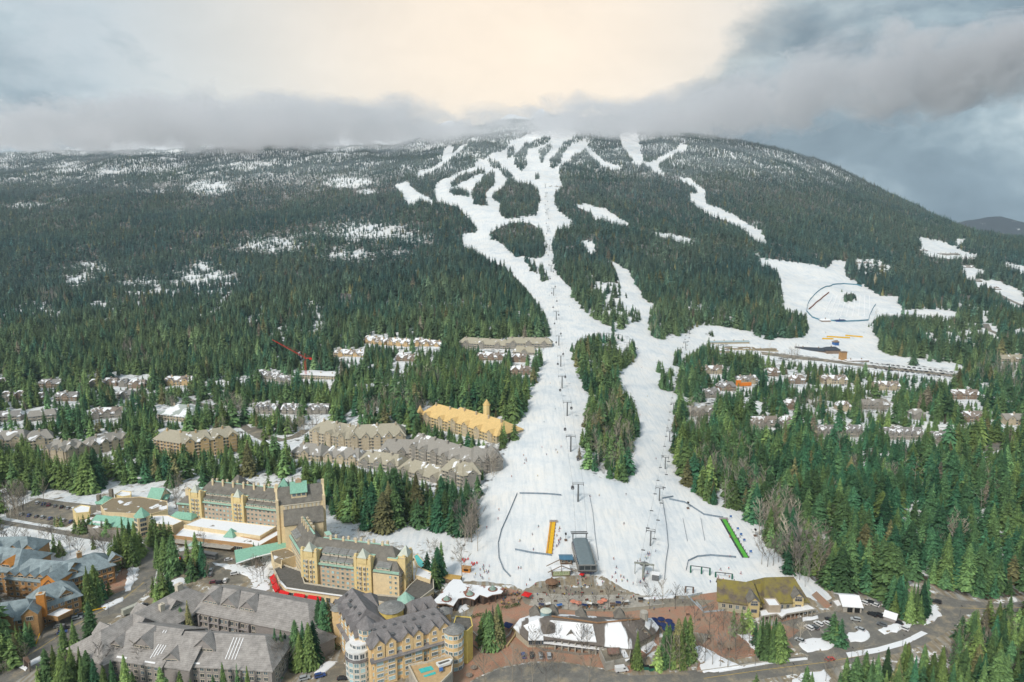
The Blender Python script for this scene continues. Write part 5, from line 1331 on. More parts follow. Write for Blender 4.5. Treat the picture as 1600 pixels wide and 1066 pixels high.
# ------------------------------------------------------------------ gondola base station
def gz(x, y): return float(ground(x, y))
gp = G(918, 904); ST = thing('gondola_station', 'grey glass sided gondola station with flat metal roof at the slope foot', 'lift station', (gp.x, gp.y, gp.z), R(2))
b = MB()
W_s, L_s, z0, z1 = 9.6, 31.0, 3.0, 7.6
sec = [(-W_s / 2, z0), (-W_s / 2 - .5, z0 + 1.2), (-W_s / 2 + .4, z1 - .8), (-W_s / 2 + 1.8, z1), (W_s / 2 - 1.8, z1), (W_s / 2 - .4, z1 - .8), (W_s / 2 + .5, z0 + 1.2), (W_s / 2, z0)]
n = len(sec); rise = gz(gp.x, gp.y + L_s) - gp.z
V_ = [(x, 0 if z > 4 else 1.0, z) for x, z in sec] + [(x, L_s, z + rise * .6) for x, z in sec]
b.add(V_, [(k, k + 1, n + k + 1, n + k) for k in range(n - 1)][3:4], 1)
b.add(V_, [(k, k + 1, n + k + 1, n + k) for k in (2, 4)], 1)
b.add(V_, [(k, k + 1, n + k + 1, n + k) for k in (0, 1, 5, 6)], 2)
b.add(V_, [tuple(range(n - 1, -1, -1)), tuple(range(n, 2 * n)), (0, n, 2 * n - 1, n - 1)], 0)
b.build('station_shell', [M_STEELG, mat('blue_grey_metal', (0.15, 0.19, 0.205), rough=.5, var=.12), mat('station_glass', (0.05, 0.07, 0.10), rough=.15, var=.3, spec=.8)], ST)
b = MB(); b.box((0, -.12, 6.4), (8.6, .3, 2.6)); b.build('window_band', M_GLASS, ST)
b = MB(); b.box((0, -.2, 7.9), (10.4, .5, .7)); b.box((0, -.2, 4.9), (10.8, .5, .5))
for x in (-5, -1.7, 1.7, 5): b.box((x, -.25, 6.4), (.3, .4, 2.8))
b.build('front_frame', M_STEELG, ST)
b = MB()
for y in (3, 12, 20, 28): b.box((0, y, .6), (3.0, 2.2, 5.6))
for k in range(12): b.box((-W_s / 2 - .35, 1.5 + k * 2.55, z0 + 2.3), (.25, .25, 4.4)); b.box((W_s / 2 + .35, 1.5 + k * 2.55, z0 + 2.3), (.25, .25, 4.4))
b.build('support', M_CONC, ST)
b = MB()
for x in (-4, 4): b.box((x, L_s + 3, 5 + rise * .6), (.6, .6, 8))
b.box((0, L_s + 3, 9 + rise * .6), (10, .6, .6)); b.box((0, L_s + 6.5, 8.4 + rise * .6), (10, .5, .5)); b.build('portal', M_STEEL, ST)
b = MB()
for k in range(9): b.box((-3.6 + k * .9, 1.5, 3.2), (.55, .5, 2.2))
b.build('ski_rack', M_NAVY, ST)
keep([(900,840),(935,840),(945,900),(895,900)])
def hut(name, label, cat, px, py, L, W, Hh, RHh, rz, wall, roof, hip=(0, 0), over=.8, win=2, grp=None):
  p = G(px, py); r = thing(name, label, cat, (p.x, p.y, p.z), 0, grp)
  d = Vector((math.cos(rz), math.sin(rz), 0))
  F = wing(r, Vector((p.x, p.y, 0)) - d * L / 2, Vector((p.x, p.y, 0)) + d * L / 2, W, Hh, RHh, hip=hip, wall=wall, roof=roof, over=over, z0=p.z, base=-1)
  if win:
    me = win_mesh(L / win * .55, Hh * .4, M_TRIM, M_GLASS, 1)
    for k in range(win): put('window', me, r, F.P((k + .5) * L / win, -.06, Hh * .55), F.ang)
  return r, F
K1, F1 = hut('ski_school_kiosk', 'open timber chalet kiosk with pitched frame roof beside the gondola', 'kiosk', 877, 901, 10, 6, 3.6, 3.7, R(4), M_BROWNW, M_SNOWR, over=.2)
b = MB()
for t in (-.6, 6.6):
  b.bar(F1.P(-2.5, t, 3.0), F1.P(5, t, 6.6), .35, .35); b.bar(F1.P(12.5, t, 3.4), F1.P(5, t, 6.6), .35, .35)
b.bar(F1.P(5, -.6, 6.6), F1.P(5, 6.6, 6.6), .3, .3); b.bar(F1.P(5, -.5, 3), F1.P(5, -.5, 6.6), .3, .3)
b.build('roof_frame', M_WOOD, K1)
b = MB(); fbox(b, F1, .4, 9.6, -.12, 0, .6, 3.2); b.build('trail_map_board', mat('map_board', (0.30, 0.36, 0.20), var=.4, scale=2), K1)
K2, F2 = hut('ticket_hut', 'small brown hut with flat blue roof beside the gondola station', 'hut', 884.5, 882, 6.5, 5, 3.4, 4.0, R(0), M_BROWNW, mat('blue_metal_roof', (0.07, 0.17, 0.26), rough=.4, var=.2), over=.7)
p = G(862, 917); Gz = thing('gazebo', 'round brown gazebo with conical wooden roof near the terrace', 'gazebo', (p.x, p.y, p.z), 0)
b = MB(); b.cyl((0, 0), 3.6, .5, 3.0, 4.8, 12); b.cyl((0, 0), .7, .1, 4.8, 5.8, 8); b.cyl((0, 0), 3.6, 3.6, 2.8, 3.0, 12); b.build('roof', mat('rust_shingle', (0.22, 0.13, 0.08), var=.3, fine=.3), Gz)
b = MB()
for k in range(8): b.cyl((2.9 * math.cos(k * .785), 2.9 * math.sin(k * .785)), .15, .15, -.5, 2.9, 6)
b.build('post', M_BROWNW, Gz)
b = MB(); b.cyl((0, 0), 2.2, 2.2, -.5, 1.3, 12); b.build('counter', M_WOOD, Gz)
p = G(729, 893); Kq = thing('kiosk_cabin', 'orange wooden snack cabin by the red deckchairs on snow', 'kiosk', (p.x, p.y, p.z), R(-10))
b = MB(); b.box((0, 0, 1.3), (4.6, 3, 2.6)); b.build('wall', M_ORNG, Kq)
b = MB(); b.add([(-2.7, -1.9, 2.5), (2.7, -1.9, 2.5), (2.7, 0, 3.6), (-2.7, 0, 3.6), (2.7, 1.9, 2.5), (-2.7, 1.9, 2.5)], [(0, 1, 2, 3), (3, 2, 4, 5), (0, 3, 5), (1, 4, 2)]); b.build('roof', M_TIMB, Kq)
b = MB(); b.box((0, -1.55, 1.5), (2.6, .1, 1.0)); b.build('hatch', M_BLACK, Kq)
# ------------------------------------------------------------------ red and navy parasols, tables
def parasol(label, px, py, m, r=2.0, h=2.7, g=None, rz=0.3, n=4):
  p = G(px, py); t = thing('parasol', label, 'parasol', (p.x, p.y, p.z), rz, g)
  b = MB(); b.cyl((0, 0), r, .08, h - .55, h, n); b.cyl((0, 0), r, r, h - .72, h - .55, n, cap=False); b.build('canopy', m, t)
  b = MB(); b.cyl((0, 0), .05, .05, 0, h, 6); b.cyl((0, 0), .4, .35, 0, .12, 8); b.build('pole', M_STEEL, t)
  return t
parasol('bright red square tent canopy at the terrace edge', 823, 936, M_RED, 3.1, 3.2)
parasol('small red parasol below the gondola station front', 909, 903, M_RED, 1.7, 2.7)
parasol('navy tent canopy between the tall spruces and snowy lodge', 793, 984, M_NAVY, 3.0, 3.0)
for i, (x, y) in enumerate(((1012,976),(1022,974),(1033,973),(1026,980),(1036,982),(1045,976),(1049,982),(1040,988),(1018,982),(1050,988))):
  parasol('navy parasol on the patio right of the snowy lodge, ' + ['leftmost', 'second from left, upper', 'upper one in the middle', 'lower one in the middle', 'centre right', 'upper right', 'far right', 'lower right', 'lower left', 'lowest far right'][i], x, y, M_NAVY, 1.9, 2.6, 'navy patio parasols', n=8)
for i, (x, y) in enumerate(((896,945),(904,947),(938,946),(944,943))):
  parasol('coral parasol over stalls at the lower plaza edge, ' + ['leftmost', 'second', 'third', 'rightmost'][i], x, y, M_PINK, 1.8, 2.5, 'coral parasols on the plaza', n=6)
def table(px, py, rz, lab, g, wood=M_WOOD):
  p = G(px, py); t = thing('picnic_table', lab, 'table', (p.x, p.y, p.z), rz, g)
  b = MB(); b.box((0, 0, .74), (1.8, .75, .07)); b.build('tabletop', wood, t)
  for s in (-1, 1):
    b = MB(); b.box((0, s * .72, .45), (1.8, .28, .06)); b.build('bench', wood, t)
  b = MB(); 
  for x in (-.6, .6): b.box((x, 0, .36), (.08, 1.5, .08)); b.box((x, 0, .5), (.1, .5, .5))
  b.build('frame', M_STEEL, t)
  return t
rr = random.Random(5)
T0 = table(790, 930, .3, 'wooden patio table among the crowd right of the wavy roofed pavilion, leftmost', 'patio tables beside the pavilion')
ORDN = ['leftmost', 'second from left', 'third from left', 'fourth from left', 'fifth from left', 'sixth from left', 'seventh from left', 'eighth from left', 'ninth from left', 'tenth from left', 'eleventh from left', 'twelfth from left', 'thirteenth from left', 'fourteenth from left', 'fifteenth from left', 'rightmost']
tp_ = sorted([(rr.uniform(786, 812), rr.uniform(926, 947)) for _ in range(14)])
for i, (x, y) in enumerate(tp_): dup(T0, G(x, y), rr.uniform(0, 3), 'wooden patio table beside the pavilion, ' + ORDN[min(i + 1, 14)])
def hedge(label, pix, h=1.3, w=2.4):
  P = [G(x, y) for x, y in pix]; t = thing('hedge', label, 'hedge', tuple(P[0]), 0)
  V = []; Fc = []; r = random.Random(3)
  for a, c in zip(P[:-1], P[1:]):
    k = int((c - a).length * 26)
    for _ in range(k):
      q = a.lerp(c, r.random()) - P[0] + Vector((r.uniform(-w / 2, w / 2), r.uniform(-w / 2, w / 2), 0)); z = h * (r.random() ** .5)
      s = .22 + .2 * r.random(); i = len(V)
      d1 = Vector((r.uniform(-1, 1), r.uniform(-1, 1), r.uniform(-.5, 1))).normalized() * s; d2 = Vector((r.uniform(-1, 1), r.uniform(-1, 1), r.uniform(-.5, 1))).normalized() * s
      c0 = q + Vector((0, 0, z)); V += [tuple(c0), tuple(c0 + d1), tuple(c0 + d1 + d2), tuple(c0 + d2)]; Fc.append((i, i + 1, i + 2, i + 3))
  me = bpy.data.meshes.new('foliage'); me.from_pydata(V, [], Fc); me.materials.append(mat('hedge_leaves', (0.05, 0.11, 0.03), var=.5, scale=.8)); put('foliage', me, t)
hedge('dark green hedge beside the patio tables of the pavilion', [(784,952),(798,950),(812,946)])
hedge('dark green hedge along the pavilion front walk', [(732,968),(744,964),(756,962)])
hedge('low hedge against the wall of the chateau back wing', [(316,812),(360,815),(430,824)], 1.5, 2)
def wall_line(name, label, cat, pix, h, w, m):
  P = [G(x, y) for x, y in pix]; t = thing(name, label, cat, tuple(P[0]), 0); b = MB()
  for a, c in zip(P[:-1], P[1:]): b.bar(a - P[0] + Vector((0, 0, h / 2 - .1)), c - P[0] + Vector((0, 0, h / 2 - .1)), w, h)
  b.build('wall_segment', m, t); return t
wall_line('planter_wall', 'low stone planter wall around the tall plaza spruces', 'planter', [(738,988),(752,1002),(776,1006),(796,994),(800,984)], 1.0, .5, M_CONC)
wall_line('stair_wall', 'curved yellowish concrete wall by the steps left of the snowy lodge', 'wall', [(792,1012),(804,995),(806,988),(798,984)], 1.1, .6, mat('ochre_concrete', (0.42, 0.32, 0.16), var=.15))
wall_line('retaining_wall', 'low stone retaining wall in front of the snowy lodge', 'wall', [(830,1008),(850,1017),(880,1020),(905,1024),(930,1022),(938,1018)], .9, .6, M_STONE)
wall_line('retaining_wall', 'raised brick planter wall at the lower left of the plaza spruces', 'wall', [(740,1010),(752,1020),(762,1018)], 1.0, .5, M_STONE)
wall_line('street_wall', 'low kerb wall along the stairs above the bottom road', 'wall', [(1090,1050),(1120,1046),(1160,1040),(1200,1034),(1225,1030),(1238,1022),(1228,1008)], .6, .4, M_CONC)
for i, (x, y) in enumerate(((740,1046),(733,1058))):
  p = U(x, y, 0); t = thing('stone_fountain', 'round stone bowl fountain on the brick plaza, ' + ['upper one', 'lower one'][i], 'fountain', (p.x, p.y, 0.04), 0, 'stone bowls on the plaza')
  b = MB(); b.cyl((0, 0), .5, .35, 0, .6, 10); b.cyl((0, 0), .5, 1.5, .6, 1.0, 14); b.build('bowl', M_STONE, t); b = MB(); b.cyl((0, 0), .25, .15, 1.0, 1.5, 8); b.build('spout', M_CONC, t)
b = MB()
for i in range(11):
  a = U(1118 + 3.0 * i, 1004 + 2.6 * i, .05); c = U(1172 + 2.4 * i, 992 + 2.8 * i, .05)
  b.bar(a, c, .9, .16 + .004 * i)
o = b.build('brick_stairs', M_BRICK); tag(o, 'wide brick stairs descending past bare trees to the bottom road', 'stairs')
p_ = [U(1088, 1002, 0), U(1094, 1012, 0), U(1098, 1030, 0), U(1093, 1050, 0)]
b = MB()
for a, c in zip(p_[:-1], p_[1:]): b.bar(a + Vector((0, 0, .06)), c + Vector((0, 0, .06)), 2.4, .12)
o = b.build('footpath', M_BRICK); o['kind'] = 'structure'
def rail_fence(name, label, pix, h=1.1, m=M_NET, step=2.4, panel=True, cat='fence', grp=None, th=.05, bot=.1):
  P = []
  pts = [G(x, y) for x, y in pix]
  for a, c in zip(pts[:-1], pts[1:]):
    k = max(1, int((c - a).length / step))
    for i in range(k): P.append(a.lerp(c, i / k))
  P.append(pts[-1])
  P = [Vector((p.x, p.y, gz(p.x, p.y))) for p in P]
  t = thing(name, label, cat, tuple(P[0]), 0, grp); o = P[0]
  b = MB()
  for p in P: b.box((p.x - o.x, p.y - o.y, p.z - o.z + h / 2), (.1, .1, h + .2))
  b.build('post', M_STEEL, t)
  b = MB()
  for a, c in zip(P[:-1], P[1:]):
    a = a - o; c = c - o
    if panel: b.bar(a + Vector((0, 0, (h + bot) / 2)), c + Vector((0, 0, (h + bot) / 2)), th, h - bot)
    else:
      for z in (.3, .65, 1.0): b.bar(a + Vector((0, 0, z * h)), c + Vector((0, 0, z * h)), .06, .08)
  b.build('netting' if panel else 'rail', m, t)
  return t
rail_fence('queue_barrier', 'white blue low barrier boards zigzagging on the red brick square', [(1097,928),(1075,933),(1100,958),(1132,955)], 1.0, mat('pale_blue_board', (0.45, 0.52, 0.58), var=.1))
rail_fence('queue_barrier', 'short pale barrier inside the brick square enclosure', [(1088,942),(1098,952),(1104,949)], .9, mat('pale_blue_board', (0.45, 0.52, 0.58)))
for P_, lb in (([(812,772),(877,775)], 'blue grey net fence running level across the beginners slope'), ([(808,772),(795,803),(783,830),(778,850),(779,872),(786,890),(797,902)], 'long blue net fence curving down the left of the beginners slope'),
        ([(805,860),(830,865),(862,869)], 'short blue fence at the foot of the yellow lift'), ([(1035,782),(1041,820),(1044,855),(1040,880),(1038,907)], 'thin net fence right of the chairlift running downhill'),
        ([(1046,781),(1070,786),(1082,793),(1100,805),(1130,810)], 'curving net fence above the green carpet lift'), ([(1035,780),(1052,777)], 'short upper net fence by the chairlift tower'),
        ([(1072,892),(1075,878),(1090,871),(1110,869),(1150,872)], 'curved net fence around the green start gates'), ([(921,775),(926,800),(930,840),(935,876)], 'sparse pole line right of the gondola cables'), ([(1067,811),(1074,846)], 'left short net line on the learners slope'), ([(1095,811),(1101,845)], 'right short net line on the learners slope')):
  rail_fence('net_fence', lb, P_, 1.25 if 'pole line' not in lb and 'short net' not in lb else .8)
def carpet(name, label, a, c, w, m, side, flags=None, mf=M_BLUE):
  P0, P1 = G(*a), G(*c); t = thing(name, label, 'carpet lift', tuple(P0), 0)
  d = (P1 - P0); n = max(6, int(d.length / 4)); b = MB(); s_ = MB(); ps = MB()
  nn_ = Vector((-d.y, d.x, 0)).normalized()
  pts = [P0.lerp(P1, i / n) for i in range(n + 1)]; pts = [Vector((p.x, p.y, gz(p.x, p.y) + .35)) - P0 for p in pts]
  for p, q in zip(pts[:-1], pts[1:]):
    b.bar(p, q, w, .25); s_.bar(p + nn_ * (w / 2 + .7), q + nn_ * (w / 2 + .7), .9, .5); s_.bar(p - nn_ * (w / 2 + .15), q - nn_ * (w / 2 + .15), .15, .9)
  for i, p in enumerate(pts): ps.box((p.x - nn_.x * (w / 2 + .4), p.y - nn_.y * (w / 2 + .4), p.z + .4), (.3, .3, 1.4))
  b.build('belt', m, t); s_.build('side_rail', side, t); ps.build('post', M_BROWNW, t)
  e = MB(); e.box((pts[-1].x, pts[-1].y, pts[-1].z + .2), (w + 3, 1.6, 1.2)); e.build('drive_box', M_TRIMD, t)
  return t, pts, nn_
ca, pts, nn_ = carpet('carpet_lift', 'yellow orange carpet lift strip with posts on the beginners slope', (859,866), (865,816), 2.2, M_YELP, mat('orange_side', (0.62, 0.30, 0.04), var=.2))
cb, pts, nn_ = carpet('carpet_lift', 'long bright green carpet lift with dark rail on the learners slope', (1166,872), (1131,812), 2.4, M_GRNP, mat('dark_rail', (0.05, 0.06, 0.06), var=.2))
for i, (x, y) in enumerate(((1140,811),(1151,830),(1156,839),(1161,848),(1171,866))):
  p = G(x, y); t = thing('banner_flag', 'square blue banner beside the green carpet lift, ' + ['top one', 'second from top', 'third from top', 'fourth from top', 'lowest'][i], 'banner', tuple(p), 0, 'blue banners beside the green lift')
  b = MB(); b.box((0, 0, 1.3), (.08, .08, 2.8)); b.build('pole', M_STEEL, t); b = MB(); b.box((.75, 0, 1.9), (1.5, .05, 1.3)); b.build('cloth', M_BLUE, t)
def portal(label, pts, h, m, g, name='start_gate'):
  P = [G(*q) for q in pts]; t = thing(name, label, 'gate', tuple(P[0]), 0, g); o = P[0]
  for p in P:
    b = MB(); b.box((p.x - o.x, p.y - o.y, p.z - o.z + h / 2), (.7, .7, h)); b.build('post', m, t)
  b = MB()
  for a, c in zip(P[:-1], P[1:]): b.bar(a - o + Vector((0, 0, h)), c - o + Vector((0, 0, h)), .35, .4)
  b.build('beam', M_STEEL, t)
portal('three legged dark green gate on the learners slope', [(1079,895),(1096,897),(1109,899)], 4.2, M_DGRN, 'green start gates')
portal('two legged dark green gate on the learners slope', [(1118,902),(1144,905)], 3.0, M_DGRN, 'green start gates')
portal('brown timber portal at the snow edge above the square', [(1071,926),(1083,927)], 3.4, M_BROWNW, None, 'entry_portal')
# ------------------------------------------------------------------ condominiums and houses among the trees
FOOT = []
def GP(px, py):
  p = G(px, py); return p
def condo(label, segs, wall, roof, floors, RHadd, name='condominium', cat='apartment building', gabs=0, dorm=True, win=True, wf=M_TRIM, grp=None, keep_h=1.0, bay=3.6, fh=2.9):
  """segs: [(px0,py0,px1,py1,depth)] front base lines seen in the picture"""
  p = GP(segs[0][0], segs[0][1]); p2 = GP(segs[0][2], segs[0][3]); z = min(p.z, p2.z)
  r = thing(name, label, cat, ((p.x + p2.x) / 2, (p.y + p2.y) / 2, z), 0, grp)
  for sg in segs:
    a, c = GP(sg[0], sg[1]), GP(sg[2], sg[3]); W = sg[4]; fl = sg[5] if len(sg) > 5 else floors
    H0 = fl * fh; zb = min(a.z, c.z)
    hip = sg[6] if len(sg) > 6 else (3.5, 3.5)
    F = wing(r, a, c, W, H0, H0 + RHadd, hip=hip, wall=wall, roof=roof, z0=zb, over=.7)
    if win:
      nb = max(2, int(F.L / bay))
      win_face(F, 'f', .5, F.L - .5, .2, H0 - .2, F.L / nb, fl, 1.9, 1.5, frame=wf, glass=M_GLASS, mull=1)
      if F.L > 14:
        b = MB()
        for k in range(nb // 2):
          for j in range(1, fl): fbox(b, F, .8 + k * 2 * F.L / nb, .8 + (k * 2 + 1) * F.L / nb, -1.2, 0, j * fh - .1, j * fh + .15, 0)
        b.build('balcony', wf, r)
    g = sg[7] if len(sg) > 7 else gabs
    if g:
      cs = [(k + .5) * F.L / g for k in range(g)]
      gables(F, cs, min(6.5, F.L / g * .6), H0 + .6, 2.6, .9, wall=wall, roof=roof, z0=-1)
      me = win_mesh(1.6, 1.2, wf, M_GLASS, 1)
      for c_ in cs: put('window', me, r, F.P(c_, -1.0, H0 + .6), F.ang)
    n = int(F.L / 14)
    for k in range(n): chimney(F, (k + .5) * F.L / max(n, 1), W * .42, H0 + RHadd * .5, H0 + RHadd + 1.2, 1.3, 1.0, m=wall)
    u0, v0 = project(*F.P(0, 0, H0 + RHadd * .9) + r.location); u1, v1 = project(*F.P(F.L, 0, H0 + RHadd * .9) + r.location)
    w0, t0 = project(*F.P(0, 0, H0 * (1 - keep_h * .45)) + r.location); w1, t1 = project(*F.P(F.L, 0, H0 * (1 - keep_h * .45)) + r.location)
    keep([(u0, v0 - 3), (u1, v1 - 3), (w1, t1), (w0, t0)], max(a.y, c.y) + W + 4)
    FOOT.append((F.p0.x, F.p0.y, F.d.x, F.d.y, F.L, W))
  return r
W_OCH = mat('condo_ochre_wall', (0.60, 0.42, 0.22), var=.12, fine=.12)
W_BEI = mat('condo_beige_wall', (0.50, 0.42, 0.30), var=.15, fine=.15)
W_GRY = mat('condo_grey_wall', (0.30, 0.28, 0.25), var=.2, fine=.2)
W_BRN = mat('chalet_brown_wall', (0.26, 0.19, 0.14), var=.25, fine=.2)
R_BEIS = snowy('beige_roof_snow_bits', (0.38, 0.345, 0.265), 0.20, 0.14)
R_GRYS = snowy('grey_roof_snow_bits', (0.30, 0.28, 0.25), 0.26, 0.12)
R_WHT = snowy('chalet_snow_roof', (0.24, 0.20, 0.17), 0.50, 0.16)
R_WHT2 = snowy('house_snow_roof', (0.23, 0.22, 0.21), 0.44, 0.2)
condo('ochre walled condominium with two wings and beige roofs above the chateau', [(241,711,283,718,20,5,(5,0)), (287,719,333,712,20,5,(0,3),2), (333,712,375,704,20,5,(3,5),2)], W_OCH, R_BEIS, 5, 6.5)
condo('beige many gabled condominium at left above the car park', [(70,722,104,726,18,4,(3,3),3), (104,726,137,716,18,4,(3,3),2), (141,712,204,697,15,3,(3,3),4)], W_BEI, R_GRYS, 4, 5.5)
condo('beige gabled condominium at the left edge of the valley', [(-14,704,40,700,20,3,(0,4),2), (44,704,84,698,20,3,(4,4),1)], W_BEI, R_GRYS, 3, 6)
condo('large pale grey condominium with broad roof left of the yellow roofed one', [(484,692,545,705,26,4,(6,2),3), (545,705,634,697,26,4,(2,7),5)], W_BEI, R_BEIS, 4, 8)
condo('grey timber condominium with many snowy gables beside the slope', [(640,722,738,742,22,5,(0,0),6), (590,722,640,722,22,3,(6,0),2), (740,744,786,734,22,4,(2,7),3)], W_GRY, R_GRYS, 5, 8)
condo('low beige gabled condominium partly hidden by spruces', [(455,716,500,722,20,2,(5,5),1), (505,722,560,728,18,2,(4,4),3)], W_BEI, R_GRYS, 2, 6)
condo('lower row of beige gabled condominiums nearest the chateau forest', [(560,730,622,738,18,2,(4,4),3), (622,742,690,756,20,2,(4,2),3), (690,756,726,764,20,4,(2,2),1), (726,766,751,760,16,4,(2,4),1)], W_GRY, R_BEIS, 3, 6)
Yh = condo('ochre hotel with bright straw yellow roofs beside the ski run', [(657,665,700,675,27,4,(8,0),2), (700,675,776,694,30,4,(0,9),4)], W_BEI, M_RF_YEL, 4, 8.5, name='yellow_roof_hotel', cat='hotel', wf=M_YELL)
p = GP(657, 664); pyramid(Yh, (p.x, p.y), 3.6, p.z + 12, p.z + 19, 8, M_RF_YEL, 0, M_YELL, p.z - 1)
p = GP(752, 672); pyramid(Yh, (p.x + 4, p.y + 22), 3.6, p.z + 17, p.z + 22.5, 8, M_RF_YEL, 0, M_YELL, p.z - 1)
condo('low hall with a broad pale grey green roof in the trees', [(246,655,290,660,34,2,(10,10),0)], W_BEI, snowy('grey_green_metal_roof', (0.36, 0.40, 0.37), .5, .1), 2, 7, name='sports_hall', cat='hall')
condo('snowy roofed long house left of the pale hall', [(141,656,194,652,15,2,(2,2),3)], W_GRY, R_WHT, 2, 4.5, name='long_house', cat='house')
condo('grey long house at far left behind the trees', [(42,660,88,655,14,2,(2,2),0)], W_GRY, R_GRYS, 2, 4, name='long_house', cat='house')
condo('low snowy roofed house at the far left edge', [(-10,660,32,658,14,2,(2,2),0)], W_GRY, R_WHT2, 2, 4, name='long_house', cat='house')
condo('row of orange brown snowy chalets with many peaks above the valley', [(568,536,600,540,14,2,(0,0),3), (605,540,640,542,14,2,(0,0),3), (645,541,690,542,14,2,(0,0),3)], W_OCH, R_WHT, 2, 5, name='chalet_row', cat='chalet')
condo('long grey beige lodge high beside the ski run', [(716,545,790,546,20,3,(5,3),3), (790,546,862,543,20,3,(3,5),3), (802,556,836,555,12,2,(3,3),1)], W_GRY, R_BEIS, 3, 6, name='slope_lodge', cat='lodge')
condo('snowy roofed chalet below the row of peaked chalets', [(521,557,567,558,15,2,(2,2),2)], W_OCH, R_WHT, 2, 4.5, name='chalet', cat='chalet')
condo('pair of peaked snowy chalets right of the crane', [(618,564,650,565,14,2,(0,0),3)], W_BRN, R_WHT, 2, 4.5, name='chalet', cat='chalet')
condo('small snowy chalet hidden in trees below the grey beige lodge', [(744,564,790,563,12,2,(2,2),3)], W_BRN, R_WHT, 2, 4, name='chalet', cat='chalet')
condo('small snowy chalet close to the run edge', [(800,566,824,566,12,2,(2,2),2)], W_BRN, R_WHT, 2, 4, name='chalet', cat='chalet')
condo('lowest small snowy chalet close to the run edge', [(797,586,830,586,12,2,(2,2),2)], W_BRN, R_WHT, 1, 4, name='chalet', cat='chalet')
condo('unfinished white topped block beside the red crane', [(468,592,522,593,26,2,(0,0),0)], W_BEI, M_SNOWR, 2, .6, name='construction_block', cat='building')
condo('grey snowy house cluster left of the red crane', [(402,590,430,596,12,2,(0,0),2), (430,598,456,602,12,2,(0,0),2)], W_GRY, R_WHT2, 2, 4, name='house', cat='house')
condo('townhouse row with white peaks below the crane', [(398,646,430,648,12,2,(0,0),4), (440,647,470,648,12,2,(0,0),3), (478,648,512,646,12,2,(0,0),3)], W_GRY, R_WHT2, 2, 4.5, name='townhouse_row', cat='townhouses')
condo('brown chalet with snow on a wide roof at left centre', [(255,603,300,602,16,2,(2,2),2)], W_OCH, R_WHT, 2, 4.5, name='chalet', cat='chalet')
for i, (x0, x1, y, lb) in enumerate(((60,94,606,'dark snowy house in the left forest row, second from left'), (138,152,606,'small house with snow square roof in the left forest row'), (160,182,604,'snowy house right of the square roofed one in the left row'), (185,198,605,'tiny snowy house in the middle of the left row'), (200,226,607,'snowy house at the right of the left row'),
    (-6,8,604,'snowy house at the left picture edge'), (84,120,627,'lower snowy house in the left forest, middle one'), (0,14,626,'lower snowy house at the left picture edge'), (22,36,625,'lower snowy house second from left edge'), (182,206,624,'lower snowy house on the right in the left forest'), (55,66,628,'tiny snowy roof in lower left row'))):
  condo(lb, [(x0, y, x1, y, 12, 2, (1.5, 1.5), 1)], W_GRY if i % 2 else W_BRN, R_WHT if i % 3 else R_WHT2, 2, 3.8, name='house', cat='house', bay=4.5)
for i, (x0, x1, y, w, rf, lb, g) in enumerate((
    (1098,1132,584,W_BEI,R_WHT,'upper left brown chalet with patchy snow roof, right hillside',2), (1152,1184,600,W_BEI,R_WHT2,'big house with bright orange front terrace, right hillside',2), (1200,1219,588,W_BRN,R_WHT,'small snowy chalet right of the orange terraced house',1),
    (1234,1259,600,W_TB if False else W_BRN,R_WHT,'steep reddish chalet with snow roof, right hillside',1), (1286,1324,600,W_BEI,R_WHT,'wide chalet with snow roof in the middle of the right hillside',2), (1369,1406,610,W_BEI,R_WHT,'tan chalet with broad snowy eaves, right hillside',2),
    (1489,1531,624,W_BRN,R_WHT,'large timber chalet above the snowy yard at right',2), (1075,1118,650,W_GRY,R_GRYS,'grey turreted chalet beside the right run',3), (1096,1126,622,W_GRY,R_WHT2,'grey snowy house just above the turreted chalet',2), (1126,1150,611,W_BRN,R_WHT2,'dark snowy house below the orange terraced one',1),
    (1174,1216,668,W_GRY,R_WHT,'row house with white zigzag roof, left of the townhouse rows',4), (1275,1312,683,W_GRY,R_WHT2,'left grey townhouse row with white zigzag gables',4), (1312,1349,683,W_GRY,R_WHT2,'second grey townhouse row with white zigzag gables',4), (1384,1443,687,W_GRY,R_WHT2,'third grey townhouse row with white zigzag gables',6),
    (1460,1489,694,W_GRY,R_WHT2,'gabled end house right of the townhouse rows',2), (1348,1391,640,W_GRY,R_GRYS,'long grey house behind the townhouse rows',1), (1428,1445,656,W_GRY,R_GRYS,'small grey house right of the long grey one',1), (1500,1538,660,W_BRN,R_WHT,'snowy house at the right behind the pines',2),
    (1572,1606,664,W_BEI,R_GRYS,'beige roofed house at the right picture edge',2), (1312,1330,643,W_BEI,R_WHT,'small pale house deep in the right forest',1), (1230,1245,640,W_BRN,R_WHT,'small brown house deep in the right forest',1), (1560,1604,566,W_BEI,R_BEIS,'pale beige roof at the far right among pines',1), (1224,1240,668,W_GRY,R_WHT,'small house beside the zigzag row house',1))):
  r_ = condo(lb, [(x0, y, x1, y, 13, 2, (0, 0) if g > 1 else (1.5, 1.5), g)], w, rf, 2, 4.2, name='chalet' if w is not W_GRY else 'house', cat='chalet' if w is not W_GRY else 'house', bay=4)
  if i == 1:
    a, c = GP(1152, 603), GP(1172, 603); FF = Frame(r_, a, c, 5, a.z); b = MB(); fbox(b, FF, 0, FF.L, -3, 0, 0, 3.6); fbox(b, FF, -2, 3, -3, 0, 0, 7); b.build('terrace', mat('bright_orange_sheet', (0.75, 0.22, 0.03), var=.1), r_)
